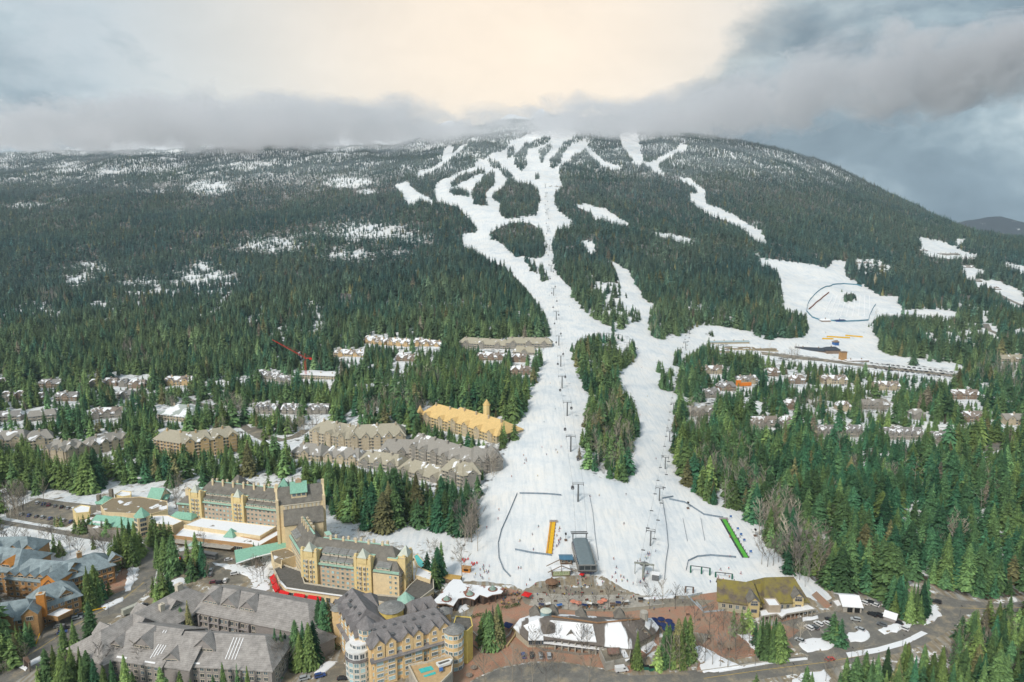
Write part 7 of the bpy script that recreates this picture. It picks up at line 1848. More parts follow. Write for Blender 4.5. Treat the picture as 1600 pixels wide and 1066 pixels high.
# ------------------------------------------------------------------ people
def person_mesh(name, pose):
  bm_v = {'pelvis': (0, 0, .95), 'chest': (0, .04, 1.28), 'neck': (0, .05, 1.5), 'head': (0, .07, 1.68)}
  ed = [('pelvis', 'chest'), ('chest', 'neck'), ('neck', 'head')]
  if pose == 'ski': L = {'k': (.14, .22, .52), 'f': (.13, .02, .08), 't': (.14, .2, .03), 'e': (.33, .16, 1.15), 'h': (.34, .42, 1.05)}; bm_v['pelvis'] = (0, -.12, .85); bm_v['chest'] = (0, .06, 1.15); bm_v['neck'] = (0, .14, 1.36); bm_v['head'] = (0, .2, 1.52)
  elif pose == 'walk': L = {'k': (.12, .1, .5), 'f': (.12, -.1, .08), 't': (.12, .06, .03), 'e': (.27, -.05, 1.15), 'h': (.27, .1, .95)}
  else: L = {'k': (.12, .03, .5), 'f': (.12, 0, .08), 't': (.14, .16, .03), 'e': (.27, 0, 1.17), 'h': (.26, .05, .9)}
  for s, tg in ((-1, 'l'), (1, 'r')):
    fl = -1 if (pose == 'walk' and s < 0) else 1
    bm_v['s' + tg] = (s * .19, bm_v['chest'][1], bm_v['neck'][2] - .08)
    for k in 'kfteh': x, y, z = L[k]; bm_v[k + tg] = (s * x, y * fl if k != 't' else (L['f'][1] * fl + .17), z)
    bm_v['p' + tg] = (s * .1, bm_v['pelvis'][1], bm_v['pelvis'][2] - .05)
    ed += [('pelvis', 'p' + tg), ('p' + tg, 'k' + tg), ('k' + tg, 'f' + tg), ('f' + tg, 't' + tg), ('neck', 's' + tg), ('s' + tg, 'e' + tg), ('e' + tg, 'h' + tg)]
  rad = {'pelvis': .15, 'chest': .17, 'neck': .075, 'head': .12, 's': .085, 'e': .06, 'h': .05, 'p': .115, 'k': .085, 'f': .065, 't': .05}
  ks = list(bm_v); me = bpy.data.meshes.new(name); me.from_pydata([bm_v[k] for k in ks], [(ks.index(a), ks.index(c)) for a, c in ed], [])
  o = bpy.data.objects.new(name, me); COL.objects.link(o); sk = o.modifiers.new('s', 'SKIN')
  for i, k in enumerate(ks):
    r_ = rad.get(k, rad.get(k[0], .08)); me.skin_vertices[0].data[i].radius = (r_, r_)
    me.skin_vertices[0].data[i].use_root = (k == 'pelvis')
  o.modifiers.new('u', 'SUBSURF').levels = 1
  dg = bpy.context.evaluated_depsgraph_get(); me2 = bpy.data.meshes.new_from_object(o.evaluated_get(dg)); me2.name = name
  bpy.data.objects.remove(o)
  for m_ in (M_NAVY, M_BLACK, M_SKIN): me2.materials.append(m_)
  for p_ in me2.polygons: z = p_.center.z; p_.material_index = 1 if z < bm_v['pelvis'][2] - .02 else (2 if z > bm_v['neck'][2] + .03 and z < bm_v['head'][2] + .03 else 0)
  return me2
M_SKIN = mat('skin', (.45, .28, .19), var=.05)
PM = {k: person_mesh('figure_' + k, k) for k in ('ski', 'walk', 'stand')}
b = MB()
for s in (-1, 1): b.box((s * .13, .05, .015), (.09, 1.65, .03)); b.box((s * .13, .92, .05), (.08, .18, .03))
SKI = b.mesh('skis', M_REDP); b = MB()
for s in (-1, 1): b.tube((s * .34, .42, 1.1), (s * .42, -.15, .05), .015, n=4)
POLE = b.mesh('ski_poles', M_BLACK)
JK = {'red': paint('red_jacket', (.5, .04, .04)), 'blue': paint('blue_jacket', (.05, .1, .35)), 'black': paint('black_jacket', (.025, .025, .03)), 'dark': paint('dark_jacket', (.06, .05, .07)), 'orange': paint('orange_jacket', (.6, .2, .03)), 'teal': paint('teal_jacket', (.03, .25, .28)), 'yellow': paint('yellow_jacket', (.6, .45, .05)), 'pink': paint('pink_jacket', (.5, .1, .2))}
def person(px, py, pose, jk, label, grp=None, rz=None, skis=False):
  p = G(px, py); z = p.z + (.05 if p.z < .5 else .02)
  t = thing('person', label, 'person', (p.x, p.y, z), rr.uniform(0, 6.28) if rz is None else rz, grp)
  o = put('body', PM[pose], t); o.material_slots[0].link = 'OBJECT'; o.material_slots[0].material = JK[jk]
  hb = MB(); 
  if skis: put('skis', SKI, t); put('ski_poles', POLE, t)
  return t
z55 = lambda x, y: (700 + x / 4, 680 + y / 4)
SK = [(472,130),(490,164),(478,178),(615,124),(675,95),(684,112),(707,76),(397,262),(318,470),(313,526),(242,582),(565,574),(527,624),(450,664),(533,718),(440,836),(455,834),(228,860),(253,858),(222,822),(1113,374),(887,384),(1100,557),(1300,151),(1035,776),(1052,830),(1047,866),(1026,893),(1080,886),(1098,894),(1120,914),(1052,916),(945,380)]
JL = list(JK)
PLN = {'left of the gondola line': 0, 'right of the gondola line': 0}
SK.sort(key=lambda q: q[1])
used_l = {}
for i, (x, y) in enumerate(SK):
  px, py = z55(x, y); j = JL[(i * 3) % len(JL)]
  zone = 'upper' if py < 740 else ('middle' if py < 830 else 'lower')
  sd_ = 'left of the gondola line' if px < 900 else 'right of the gondola line'
  key = (j, zone, sd_); used_l[key] = used_l.get(key, 0) + 1; k = used_l[key]
  person(px, py, 'ski', j, f'skier in {j} jacket on the {zone} slope, {sd_}' + ('' if k == 1 else f', {["", "second", "third", "fourth", "fifth"][k - 1]} from above'), 'skiers on the lower slopes', rz=rr.uniform(2.2, 4.0), skis=True)
SK2 = [(820,720),(822,718),(850,660),(868,640),(847,700),(900,620),(840,745),(1000,650),(1012,620),(1003,575),(860,600),(1020,690),(845,560),(885,545),(905,530),(890,480),(870,466),(858,462),(1030,540),(985,470),(1250,545),(1262,536),(1290,520),(1200,545),(1300,470),(1215,440),(1260,420),(805,420),(760,345),(745,345),(755,349),(830,285),(845,270),(838,262),(1060,525),(1045,532),(1280,450),(1330,515),(1350,520)]
for i, (px, py) in enumerate(sorted(SK2, key=lambda q: q[1])):
  j = JL[(i * 5) % len(JL)]
  zone = 'near the mountain top' if py < 300 else ('on the upper left run' if px < 830 else ('on the second base bowl' if px > 1150 else ('on the central run, mid height' if py < 600 else 'on the runs beside the wooded island')))
  key = (j, zone); used_l[key] = used_l.get(key, 0) + 1; k = used_l[key]
  person(px, py, 'ski', j, f'tiny skier in {j} jacket {zone}' + ('' if k == 1 else f', {["", "second", "third", "fourth"][min(k, 4) - 1]} from above'), 'distant skiers', skis=False)
def crowd(n, gen, place, grp, skis=0.0, pose=('stand', 'walk')):
  cntc = {}
  L = sorted([gen() for _ in range(n)])
  for i, (x, y) in enumerate(L):
    j = JL[(i * 3 + rr.randrange(2)) % len(JL)]; cntc[j] = cntc.get(j, 0) + 1; k = cntc[j]
    oo = ORDN[min(k - 1, 14)]
    person(x, y, pose[rr.randrange(len(pose))], j, f'person in {j} jacket {place}, {oo}', grp, skis=rr.random() < skis)
crowd(34, lambda: (rr.uniform(782, 815), rr.uniform(921, 949)), 'among the pavilion patio tables', 'people on the pavilion patio')
crowd(48, lambda: (rr.gauss(900, 34), rr.uniform(905, 934)), 'on the terrace steps below the gondola', 'people on the terrace steps')
crowd(20, lambda: (rr.gauss(1008, 12), rr.uniform(862, 915)), 'queueing at the chairlift terminal', 'people at the chairlift terminal', .5)
crowd(12, lambda: (rr.uniform(869, 877), rr.uniform(826, 858)), 'in line right of the yellow carpet lift', 'people beside the yellow carpet lift', .5)
crowd(14, lambda: (rr.uniform(738, 765), rr.uniform(884, 910)), 'standing around the orange snack cabin', 'people around the snack cabin')
crowd(16, lambda: (rr.uniform(1095, 1180), rr.uniform(885, 925)), 'at the foot of the learners slope', 'people at the learners slope', .3)
crowd(10, lambda: (rr.uniform(1140, 1165), rr.uniform(815, 872)), 'standing beside the green carpet lift', 'people beside the green lift')
crowd(34, lambda: (rr.uniform(826, 1090), rr.uniform(934, 956)), 'walking on the brick promenade', 'people on the promenade')
for i, (x, y) in enumerate(((723,876),(727,876),(731,875),(737,881),(741,882),(745,881),(725,879),(739,884))):
  p = G(x, y); t = thing('deckchair', 'red deckchair on the snow above the snack cabin, ' + ['leftmost', 'second', 'third', 'fifth', 'sixth', 'rightmost', 'lower left one', 'lower right one'][i], 'deckchair', tuple(p), rr.uniform(-.5, .5), 'red deckchairs on the snow')
  b = MB(); b.add([(-.35, -.5, .35), (.35, -.5, .35), (.35, .1, .3), (-.35, .1, .3), (.35, .6, 1.0), (-.35, .6, 1.0)], [(0, 1, 2, 3), (3, 2, 4, 5)]); b.build('sling', M_RED, t)
  b = MB(); 
  for s in (-.38, .38): b.bar((s, -.6, .3), (s, .6, 1.0), .06, .06); b.bar((s, .4, 0), (s, -.3, .6), .06, .06); b.bar((s, -.55, 0), (s, -.45, .35), .06, .06)
  b.build('frame', M_REDP, t)
for i, (x, y) in enumerate(((230,930),(170,960),(90,1010),(1330,1032),(1410,1012),(1238,1058),(1180,1040),(975,1040),(640,905) if False else (1500,965),(300,915))):
  p = U(x, y, 0); t = thing('street_lamp', 'slender dark street lamp ' + ['at the junction left of the chateau', 'halfway down the main road', 'low on the main road near the timber lodge', 'beside the bottom road left of the bend', 'beside the bottom road near the spruces', 'near the bottom edge below the car park', 'by the foot of the brick stairs', 'by the white delivery van', 'on the right road verge', 'at the lower edge of the forecourt'][i], 'street lamp', (p.x, p.y, 0), 0)
  b = MB(); b.cyl((0, 0), .09, .06, 0, 6.5, 6); b.build('pole', M_STEEL, t); b = MB(); b.box((0, -.5, 6.5), (.25, 1.1, .15)); b.build('lamp_head', M_BLACK, t)
def stall(px, py, m, lab, grp):
  p = G(px, py); t = thing('market_stall', lab, 'stall', tuple(p), rr.uniform(-.4, .4), grp)
  b = MB(); b.box((0, 0, .5), (2.2, 1.0, 1.0)); b.build('counter', M_WOOD, t)
  b = MB(); b.add([(-1.4, -1, 2.1), (1.4, -1, 2.1), (1.4, 0, 2.6), (-1.4, 0, 2.6), (1.4, 1, 2.1), (-1.4, 1, 2.1)], [(0, 1, 2, 3), (3, 2, 4, 5), (0, 3, 5), (1, 4, 2)]); b.build('awning', m, t)
  b = MB()
  for x in (-1.2, 1.2):
    for y in (-.8, .8): b.box((x, y, 1.05), (.07, .07, 2.2))
  b.build('post', M_STEEL, t)
for i, (x, y, m_, c_) in enumerate(((846,950,M_NAVY,'navy'),(856,949,M_WHITE,'white'),(874,951,M_BLUE,'blue'),(913,951,M_NAVY,'navy'),(921,948,M_WHITE,'white'),(930,951,M_BLACK,'black'),(957,949,M_BROWNW,'brown'),(966,947,M_NAVY,'navy'),(978,945,M_WHITE,'white'),(1001,941,M_BLACK,'black'))):
  stall(x, y, m_, f'{c_} roofed market stall along the promenade, {ORDN[i]}', 'market stalls on the promenade')
BN = None
for i, (x, y) in enumerate(((845,938),(868,941),(892,940),(917,939),(941,937),(965,935),(850,928),(880,930),(910,928),(940,926),(1108,1000),(1124,1008),(1140,1016),(1150,962),(1075,962),(1092,970))):
  if BN is None:
    BN = thing('park_bench', '', 'bench', tuple(G(x, y)), 0, 'benches on the plaza'); b = MB(); b.box((0, 0, .45), (1.8, .5, .08)); b.build('seat', M_BROWNW, BN); b = MB(); b.box((0, .25, .75), (1.8, .07, .5)); b.build('backrest', M_BROWNW, BN)
    for s in (-.7, .7):
      b = MB(); b.box((s, 0, .2), (.08, .45, .42)); b.build('leg', M_BLACK, BN)
    t = BN
  else: t = dup(BN, tuple(G(x, y)), rr.uniform(-.3, .3))
  t['label'] = 'dark slatted bench on the plaza, ' + (['upper row', 'lower row'][i < 6] + ', ' + ORDN[i % 6] if i < 10 else 'beside the brick stairs and square, ' + ORDN[i - 10])
for i, (x, y, c_, k_) in enumerate(((1412,984,'white','suv'),(1344,985,'silver','car'),(1378,978,'grey','suv'),(1304,946,'grey','car'),(1358,943,'black','suv'),(1367,947,'white','car'),(1250,1002,'silver','car'),(1404,975,'black','car'))):
  car(x, y, 42 + rr.uniform(-8, 8), c_, f'parked {c_} car in the right hand lot, {ORDN[i]}', k_, 'more cars in the right hand lot')
# ------------------------------------------------------------------ terrain mesh
def terrain_mesh():
  aa = np.concatenate([np.linspace(-1.3, -0.80, 60)[:-1], np.linspace(-0.80, 0.80, 760), np.linspace(0.80, 1.3, 60)[1:]])
  ys = [120.0]
  while ys[-1] < 8000:
    y = ys[-1]
    step = y * y / (CAMZ * FPX) * 1.7 * (1.0 if y < 700 else 1.0)
    grow = min(step, 0.55 + y * 0.0037)
    if y > 4300: grow = 60
    ys.append(y + grow)
  ys = np.array(ys)
  A, Y = np.meshgrid(aa, ys)
  X = A * Y
  Z = ground(X, Y)
  px, py = project(X, Y, Z)
  inside = (px > -2) & (px < 1602) & (py < 1068) & (py > 0)
  snow = np.where(inside, look(dilate(SNOW, 2), px, py), 0.0)
  patch = np.where(inside, np.maximum(look(PATCH, px, py), np.where((py > 470) & (py < 900), .62, .18)), 0.3)
  vill = np.where(inside, look(VILL, px, py), (Z < 2) * 1.0)
  snow = blur(blur(snow.astype(float), 1, 0), 1, 1)
  n0, n1 = A.shape
  co = np.stack([X, Y, Z], -1).reshape(-1, 3)
  idx = np.arange(n0 * n1).reshape(n0, n1)
  q = np.stack([idx[:-1, :-1], idx[:-1, 1:], idx[1:, 1:], idx[1:, :-1]], -1).reshape(-1, 4)
  me = bpy.data.meshes.new('ground')
  me.vertices.add(len(co)); me.vertices.foreach_set('co', co.ravel())
  me.loops.add(q.size); me.loops.foreach_set('vertex_index', q.ravel().astype(np.int32))
  me.polygons.add(len(q)); me.polygons.foreach_set('loop_start', (np.arange(len(q)) * 4).astype(np.int32))
  me.polygons.foreach_set('use_smooth', np.ones(len(q), bool))
  me.update()
  col = me.color_attributes.new('cover', 'FLOAT_COLOR', 'POINT')
  hi = np.clip((Z - 260) / 250, 0, 1)
  d = np.stack([snow, patch, vill, hi], -1).reshape(-1).astype(np.float32)
  col.data.foreach_set('color', d)
  return me
m, nt, b = principled('mountain_ground', 0.9, 0.2)
at = N(nt, 'ShaderNodeAttribute', attribute_name='cover', attribute_type='GEOMETRY')
sp = N(nt, 'ShaderNodeSeparateColor'); nt.links.new(at.outputs['Color'], sp.inputs[0])
geo = N(nt, 'ShaderNodeNewGeometry'); pos = geo.outputs['Position']
n1 = noise_n(nt, pos, 0.035, 6, 0.7); n2 = noise_n(nt, pos, 0.22, 6, 0.65); n3 = noise_n(nt, pos, 1.1, 4, 0.6)
soil = ramp(nt, n2, [(0.3, (0.030, 0.026, 0.018)), (0.5, (0.060, 0.048, 0.030)), (0.7, (0.115, 0.085, 0.052))])
earth = ramp(nt, n2, [(0.3, (0.17, 0.14, 0.10)), (0.5, (0.27, 0.22, 0.15)), (0.7, (0.38, 0.31, 0.21))])
basec = mixc(nt, sp.outputs['Blue'], soil, earth)
snowc = ramp(nt, n1, [(0.3, (0.57, 0.62, 0.66)), (0.5, (0.74, 0.75, 0.75)), (0.7, (0.80, 0.775, 0.735))])
k_run = ramp(nt, math_node(nt, 'ADD', sp.outputs['Red'], math_node(nt, 'MULTIPLY', math_node(nt, 'SUBTRACT', n2, 0.5), 0.9)), [(0.42, 0), (0.56, 1)])
k_pat = ramp(nt, math_node(nt, 'ADD', math_node(nt, 'MULTIPLY', sp.outputs['Green'], 0.42), math_node(nt, 'ADD', math_node(nt, 'MULTIPLY', n2, 0.55), math_node(nt, 'MULTIPLY', noise_n(nt, pos, 0.09, 4, 0.6), 0.5))), [(0.68, 0), (0.78, 1)])
k_hi = ramp(nt, math_node(nt, 'ADD', math_node(nt, 'MULTIPLY', at.outputs['Alpha'], 0.5), n2), [(0.72, 0), (0.86, 1)])
k_vil = ramp(nt, math_node(nt, 'ADD', math_node(nt, 'MULTIPLY', sp.outputs['Blue'], 0.10), math_node(nt, 'ADD', math_node(nt, 'MULTIPLY', n1, 0.5), math_node(nt, 'MULTIPLY', n2, 0.5))), [(0.635, 0), (0.66, 1)])
k = math_node(nt, 'MAXIMUM', math_node(nt, 'MAXIMUM', k_run, k_pat), math_node(nt, 'MAXIMUM', k_hi, k_vil))
c = mixc(nt, k, basec, snowc)
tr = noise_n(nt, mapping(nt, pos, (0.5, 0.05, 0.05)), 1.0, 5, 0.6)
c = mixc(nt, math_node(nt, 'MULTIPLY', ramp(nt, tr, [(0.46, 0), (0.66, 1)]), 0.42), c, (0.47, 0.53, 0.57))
sx_ = N(nt, 'ShaderNodeSeparateXYZ'); nt.links.new(pos, sx_.inputs[0])
st = math_node(nt, 'SINE', math_node(nt, 'ADD', math_node(nt, 'MULTIPLY', sx_.outputs[0], 1.05), math_node(nt, 'MULTIPLY', n1, 26.0)))
c = mixc(nt, math_node(nt, 'MULTIPLY', math_node(nt, 'MULTIPLY', ramp(nt, st, [(0.35, 0), (0.9, 1)]), k_run), 0.13), c, (0.50, 0.55, 0.58))
nt.links.new(c, b.inputs['Base Color'])
bn = N(nt, 'ShaderNodeBump'); bn.inputs['Strength'].default_value = 0.45; bn.inputs['Distance'].default_value = 0.8
nt.links.new(math_node(nt, 'ADD', n2, math_node(nt, 'MULTIPLY', n3, 0.25)), bn.inputs['Height']); nt.links.new(bn.outputs[0], b.inputs['Normal'])
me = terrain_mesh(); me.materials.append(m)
gr = put('ground', me); gr['kind'] = 'structure'
b_ = MB(); b_.add([(-10600, -900, -320), (10600, -900, -320), (10600, 11900, -320), (-10600, 11900, -320)], [(0, 1, 2, 3)])
o = b_.build('valley_floor', mat('valley_forest', (0.035, 0.05, 0.045), var=0.4, scale=0.004)); o['kind'] = 'structure'
def far_ridge(name, Y, a0, a1, prof, depth, m, seed, rough):
  aa = np.linspace(a0, a1, 220); tt = np.linspace(0, 1, 46)
  A, T = np.meshgrid(aa, tt)
  top = np.interp(A, [p[0] for p in prof], [p[1] for p in prof])
  Yg = Y + (T - 0.5) * depth; X = A * Y
  shape = np.clip(1 - np.abs(T - 0.5) * 2, 0, 1) ** 0.8
  base_ = -320
  rid = 1 - np.abs(fbm(X / 900, Yg / 900, seed, 5)) * 2
  Z = base_ + (top - base_) * shape * (1 - rough + rough * rid) + fbm(X / 220, Yg / 220, seed + 4, 4) * 160 * rough * shape
  n0, n1 = A.shape
  co = np.stack([X, Yg, Z], -1).reshape(-1, 3)
  idx = np.arange(n0 * n1).reshape(n0, n1)
  q = np.stack([idx[:-1, :-1], idx[:-1, 1:], idx[1:, 1:], idx[1:, :-1]], -1).reshape(-1, 4)
  me = bpy.data.meshes.new(name); me.from_pydata(co.tolist(), [], q.tolist())
  me.polygons.foreach_set('use_smooth', np.ones(len(q), bool)); me.materials.append(m)
  o = put(name, me); o['kind'] = 'structure'
  return o
def rock_snow(name, lo, hi, rock=(0.10, 0.09, 0.085)):
  m, nt, b = principled(name, 0.9, 0.2)
  geo = N(nt, 'ShaderNodeNewGeometry')
  sp = N(nt, 'ShaderNodeSeparateXYZ'); nt.links.new(geo.outputs['Position'], sp.inputs[0])
  n = noise_n(nt, geo.outputs['Position'], 0.012, 8, 0.72)
  f = math_node(nt, 'ADD', math_node(nt, 'DIVIDE', math_node(nt, 'SUBTRACT', sp.outputs[2], lo), hi - lo), math_node(nt, 'MULTIPLY', math_node(nt, 'SUBTRACT', n, 0.5), 2.6))
  nt.links.new(mixc(nt, ramp(nt, f, [(0.42, 0), (0.56, 1)]), rock, (0.80, 0.82, 0.85)), b.inputs['Base Color'])
  return m
def elz(py, Y): return CAMZ - Y * tdep(py)
a_ = lambda px: (px - 800) / FPX / cP
far_ridge('far_mountain', 7600, -0.75, 0.05, [(a_(0), elz(262, 7600)), (a_(90), elz(240, 7600)), (a_(190), elz(205, 7600)), (a_(250), elz(186, 7600)), (a_(330), elz(206, 7600)), (a_(420), elz(228, 7600)), (a_(520), elz(200, 7600)), (a_(592), elz(166, 7600)), (a_(640), elz(196, 7600)), (a_(840), elz(163, 7600)), (a_(900), elz(200, 7600))], 2600, rock_snow('alpine_rock_and_snow', 500, 1000), 21, 0.16)
far_ridge('far_hill', 6000, 0.42, 1.15, [(a_(1380), elz(365, 6000)), (a_(1460), elz(345, 6000)), (a_(1540), elz(336, 6000)), (a_(1600), elz(342, 6000)), (a_(1750), elz(352, 6000)), (a_(2000), elz(340, 6000))], 1600, rock_snow('distant_frosted_forest', 150, 1100, (0.05, 0.06, 0.07)), 41, 0.10)
# ------------------------------------------------------------------ trees
def foliage_mat(name, inst):
  m, nt, b = principled(name, 0.85, 0.15)
  at = N(nt, 'ShaderNodeAttribute', attribute_name='tint', attribute_type='INSTANCER' if inst else 'OBJECT')
  if inst: col = at.outputs['Color']; fr = at.outputs['Alpha']
  else:
    col = N(nt, 'ShaderNodeObjectInfo').outputs['Color']; fr = N(nt, 'ShaderNodeValue').outputs[0]; fr.default_value = 0.0
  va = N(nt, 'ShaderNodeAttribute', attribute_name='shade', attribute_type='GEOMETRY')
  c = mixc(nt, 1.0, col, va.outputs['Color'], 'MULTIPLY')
  geo = N(nt, 'ShaderNodeNewGeometry')
  n = noise_n(nt, geo.outputs['Position'], 0.8, 3, 0.7)
  c = mixc(nt, 1.0, c, ramp(nt, n, [(0.3, (0.55, 0.60, 0.68)), (0.7, (1.5, 1.42, 1.12))]), 'MULTIPLY')
  if inst:   # snow that lies on the upper side of the boughs
    sp = N(nt, 'ShaderNodeSeparateXYZ'); nt.links.new(geo.outputs['Normal'], sp.inputs[0])
    up = math_node(nt, 'ABSOLUTE', sp.outputs[2])
    f = math_node(nt, 'MULTIPLY', ramp(nt, math_node(nt, 'ADD', up, math_node(nt, 'MULTIPLY', math_node(nt, 'SUBTRACT', n, 0.5), 1.4)), [(0.35, 0), (0.75, 1)]), fr)
    c = mixc(nt, f, c, (0.66, 0.70, 0.76))
  nt.links.new(c, b.inputs['Base Color'])
  return m
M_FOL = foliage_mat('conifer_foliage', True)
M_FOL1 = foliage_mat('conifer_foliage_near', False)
M_BARK = mat('conifer_bark', (0.10, 0.075, 0.055), var=0.3)
M_TWIGI = None
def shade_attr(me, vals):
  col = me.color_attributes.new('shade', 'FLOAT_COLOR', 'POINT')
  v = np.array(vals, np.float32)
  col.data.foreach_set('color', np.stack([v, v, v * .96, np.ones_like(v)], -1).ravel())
def conifer(seed, whorls, per, rad=0.17, ragged=0.3, fans=True, sh_=0.85):
  """unit height conifer: crown vertices, faces, per-vertex shade"""
  r = random.Random(seed)
  V = []; Fc = []; Sh = []
  z = 0.06 + r.random() * 0.05
  lv = 0
  while z < 0.985 and lv < 200:
    f = (1 - z)
    prof = (min(1.0, (z + .08) / .22)) ** .6 * f ** sh_
    n = max(3, int(per * (0.45 + 0.75 * f)))
    off = r.random() * 6.28
    for k in range(n):
      if r.random() < 0.07: continue
      L = rad * prof * (1 + ragged * (r.random() * 1.6 - .9)) + 0.008
      a = off + 6.283 * k / n + (r.random() - .5) * .6
      dz = -L * (0.30 + 0.5 * r.random()) * (0.5 + f)
      ca, sa = math.cos(a), math.sin(a)
      w = L * (0.26 + 0.14 * r.random()) + 0.004
      z0 = z + (r.random() - .5) * .012
      i = len(V)
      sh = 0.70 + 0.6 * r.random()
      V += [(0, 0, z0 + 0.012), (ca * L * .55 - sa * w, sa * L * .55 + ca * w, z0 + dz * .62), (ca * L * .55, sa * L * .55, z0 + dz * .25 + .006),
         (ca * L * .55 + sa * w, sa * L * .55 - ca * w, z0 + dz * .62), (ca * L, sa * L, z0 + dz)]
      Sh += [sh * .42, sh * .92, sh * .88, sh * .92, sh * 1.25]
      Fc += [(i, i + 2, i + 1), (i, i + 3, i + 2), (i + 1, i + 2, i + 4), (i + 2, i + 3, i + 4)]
      if fans:
        for sgn in (-1, 1):
          i = len(V); b0 = .35 + .25 * r.random(); a2 = a + sgn * (.5 + .3 * r.random()); L2 = L * (.5 + .25 * r.random())
          bx, by, bz = ca * L * b0, sa * L * b0, z0 + dz * b0 * .6
          V += [(bx, by, bz), (bx + math.cos(a2) * L2 - math.sin(a2) * w * .5, by + math.sin(a2) * L2 + math.cos(a2) * w * .5, bz + dz * .5),
             (bx + math.cos(a2) * L2 * 1.1 + math.sin(a2) * w * .4, by + math.sin(a2) * L2 * 1.1 - math.cos(a2) * w * .4, bz + dz * .65)]
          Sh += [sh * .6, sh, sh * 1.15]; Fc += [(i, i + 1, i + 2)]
    z += (0.35 + 0.8 * f) / whorls * (0.8 + .4 * r.random())
    lv += 1
  i = len(V); V += [(.006, 0, .94), (-.004, .005, .94), (-.003, -.005, .94), (0, 0, 1.0)]; Sh += [.8] * 4
  Fc += [(i, i + 1, i + 3), (i + 1, i + 2, i + 3), (i + 2, i, i + 3)]
  return V, Fc, Sh
def crown_mesh(name, seed, m, **k):
  V, Fc, Sh = conifer(seed, **k)
  me = bpy.data.meshes.new(name); me.from_pydata(V, [], Fc); me.materials.append(m); shade_attr(me, Sh); me.update()
  return me
def trunk_mesh(r0=0.013, h=0.95, m=None):
  b = MB(); b.cyl((0, 0), r0, r0 * .2, -0.06, h, 6)
  return b.mesh('trunk', m or M_BARK)
def bare_tree(seed, m, n_main=11, detail=2, spread=0.16, fork=False):
  r = random.Random(seed)
  b = MB()
  pts = [Vector((0, 0, -.04))]
  p = Vector((0, 0, 0)); d = Vector((0, 0, 1))
  for k in range(6):
    pts.append(p.copy()); d = (d + Vector((r.uniform(-.06, .06), r.uniform(-.06, .06), 0))).normalized(); p = p + d * .17
  pts.append(p)
  for k in range(len(pts) - 1):
    b.tube(pts[k], pts[k + 1], .0125 * (1 - k / 8.5), .0125 * (1 - (k + 1) / 8.5), 4)
  tw = MB()
  for i in range(n_main):
    h = .22 + .72 * (i + r.random()) / n_main
    k = min(len(pts) - 2, 1 + int(h / .17)); q = pts[k].lerp(pts[k + 1], min(1, (h - (k - 1) * .17) / .17))
    a = r.random() * 6.283; L = spread * (1.15 - h) * (1.0 + .5 * r.random()) + .04
    e = q + Vector((math.cos(a) * L, math.sin(a) * L, L * (1.0 + .8 * r.random())))
    mid = q.lerp(e, .5) + Vector((math.cos(a), math.sin(a), -.3)) * L * .12
    tw.tube(q, mid, .005, .0038, 3); tw.tube(mid, e, .0038, .0018, 3)
    for j in range(4 * detail):
      t = .25 + .7 * r.random(); s = mid.lerp(e, t) if t > .5 else q.lerp(mid, t * 2)
      a2 = a + r.uniform(-1.3, 1.3); l2 = L * (.30 + .35 * r.random())
      e2 = s + Vector((math.cos(a2) * l2, math.sin(a2) * l2, l2 * (.7 + 1.1 * r.random())))
      tw.tube(s, e2, .0028, .0013, 3)
      if detail > 1:
        for _ in range(2):
          s2 = s.lerp(e2, r.uniform(.3, .9)); a3 = a2 + r.uniform(-1, 1); l3 = l2 * .5
          tw.tube(s2, s2 + Vector((math.cos(a3) * l3, math.sin(a3) * l3, l3)), .002, .001, 3)
  return b.mesh('trunk', m), tw.mesh('crown', m)
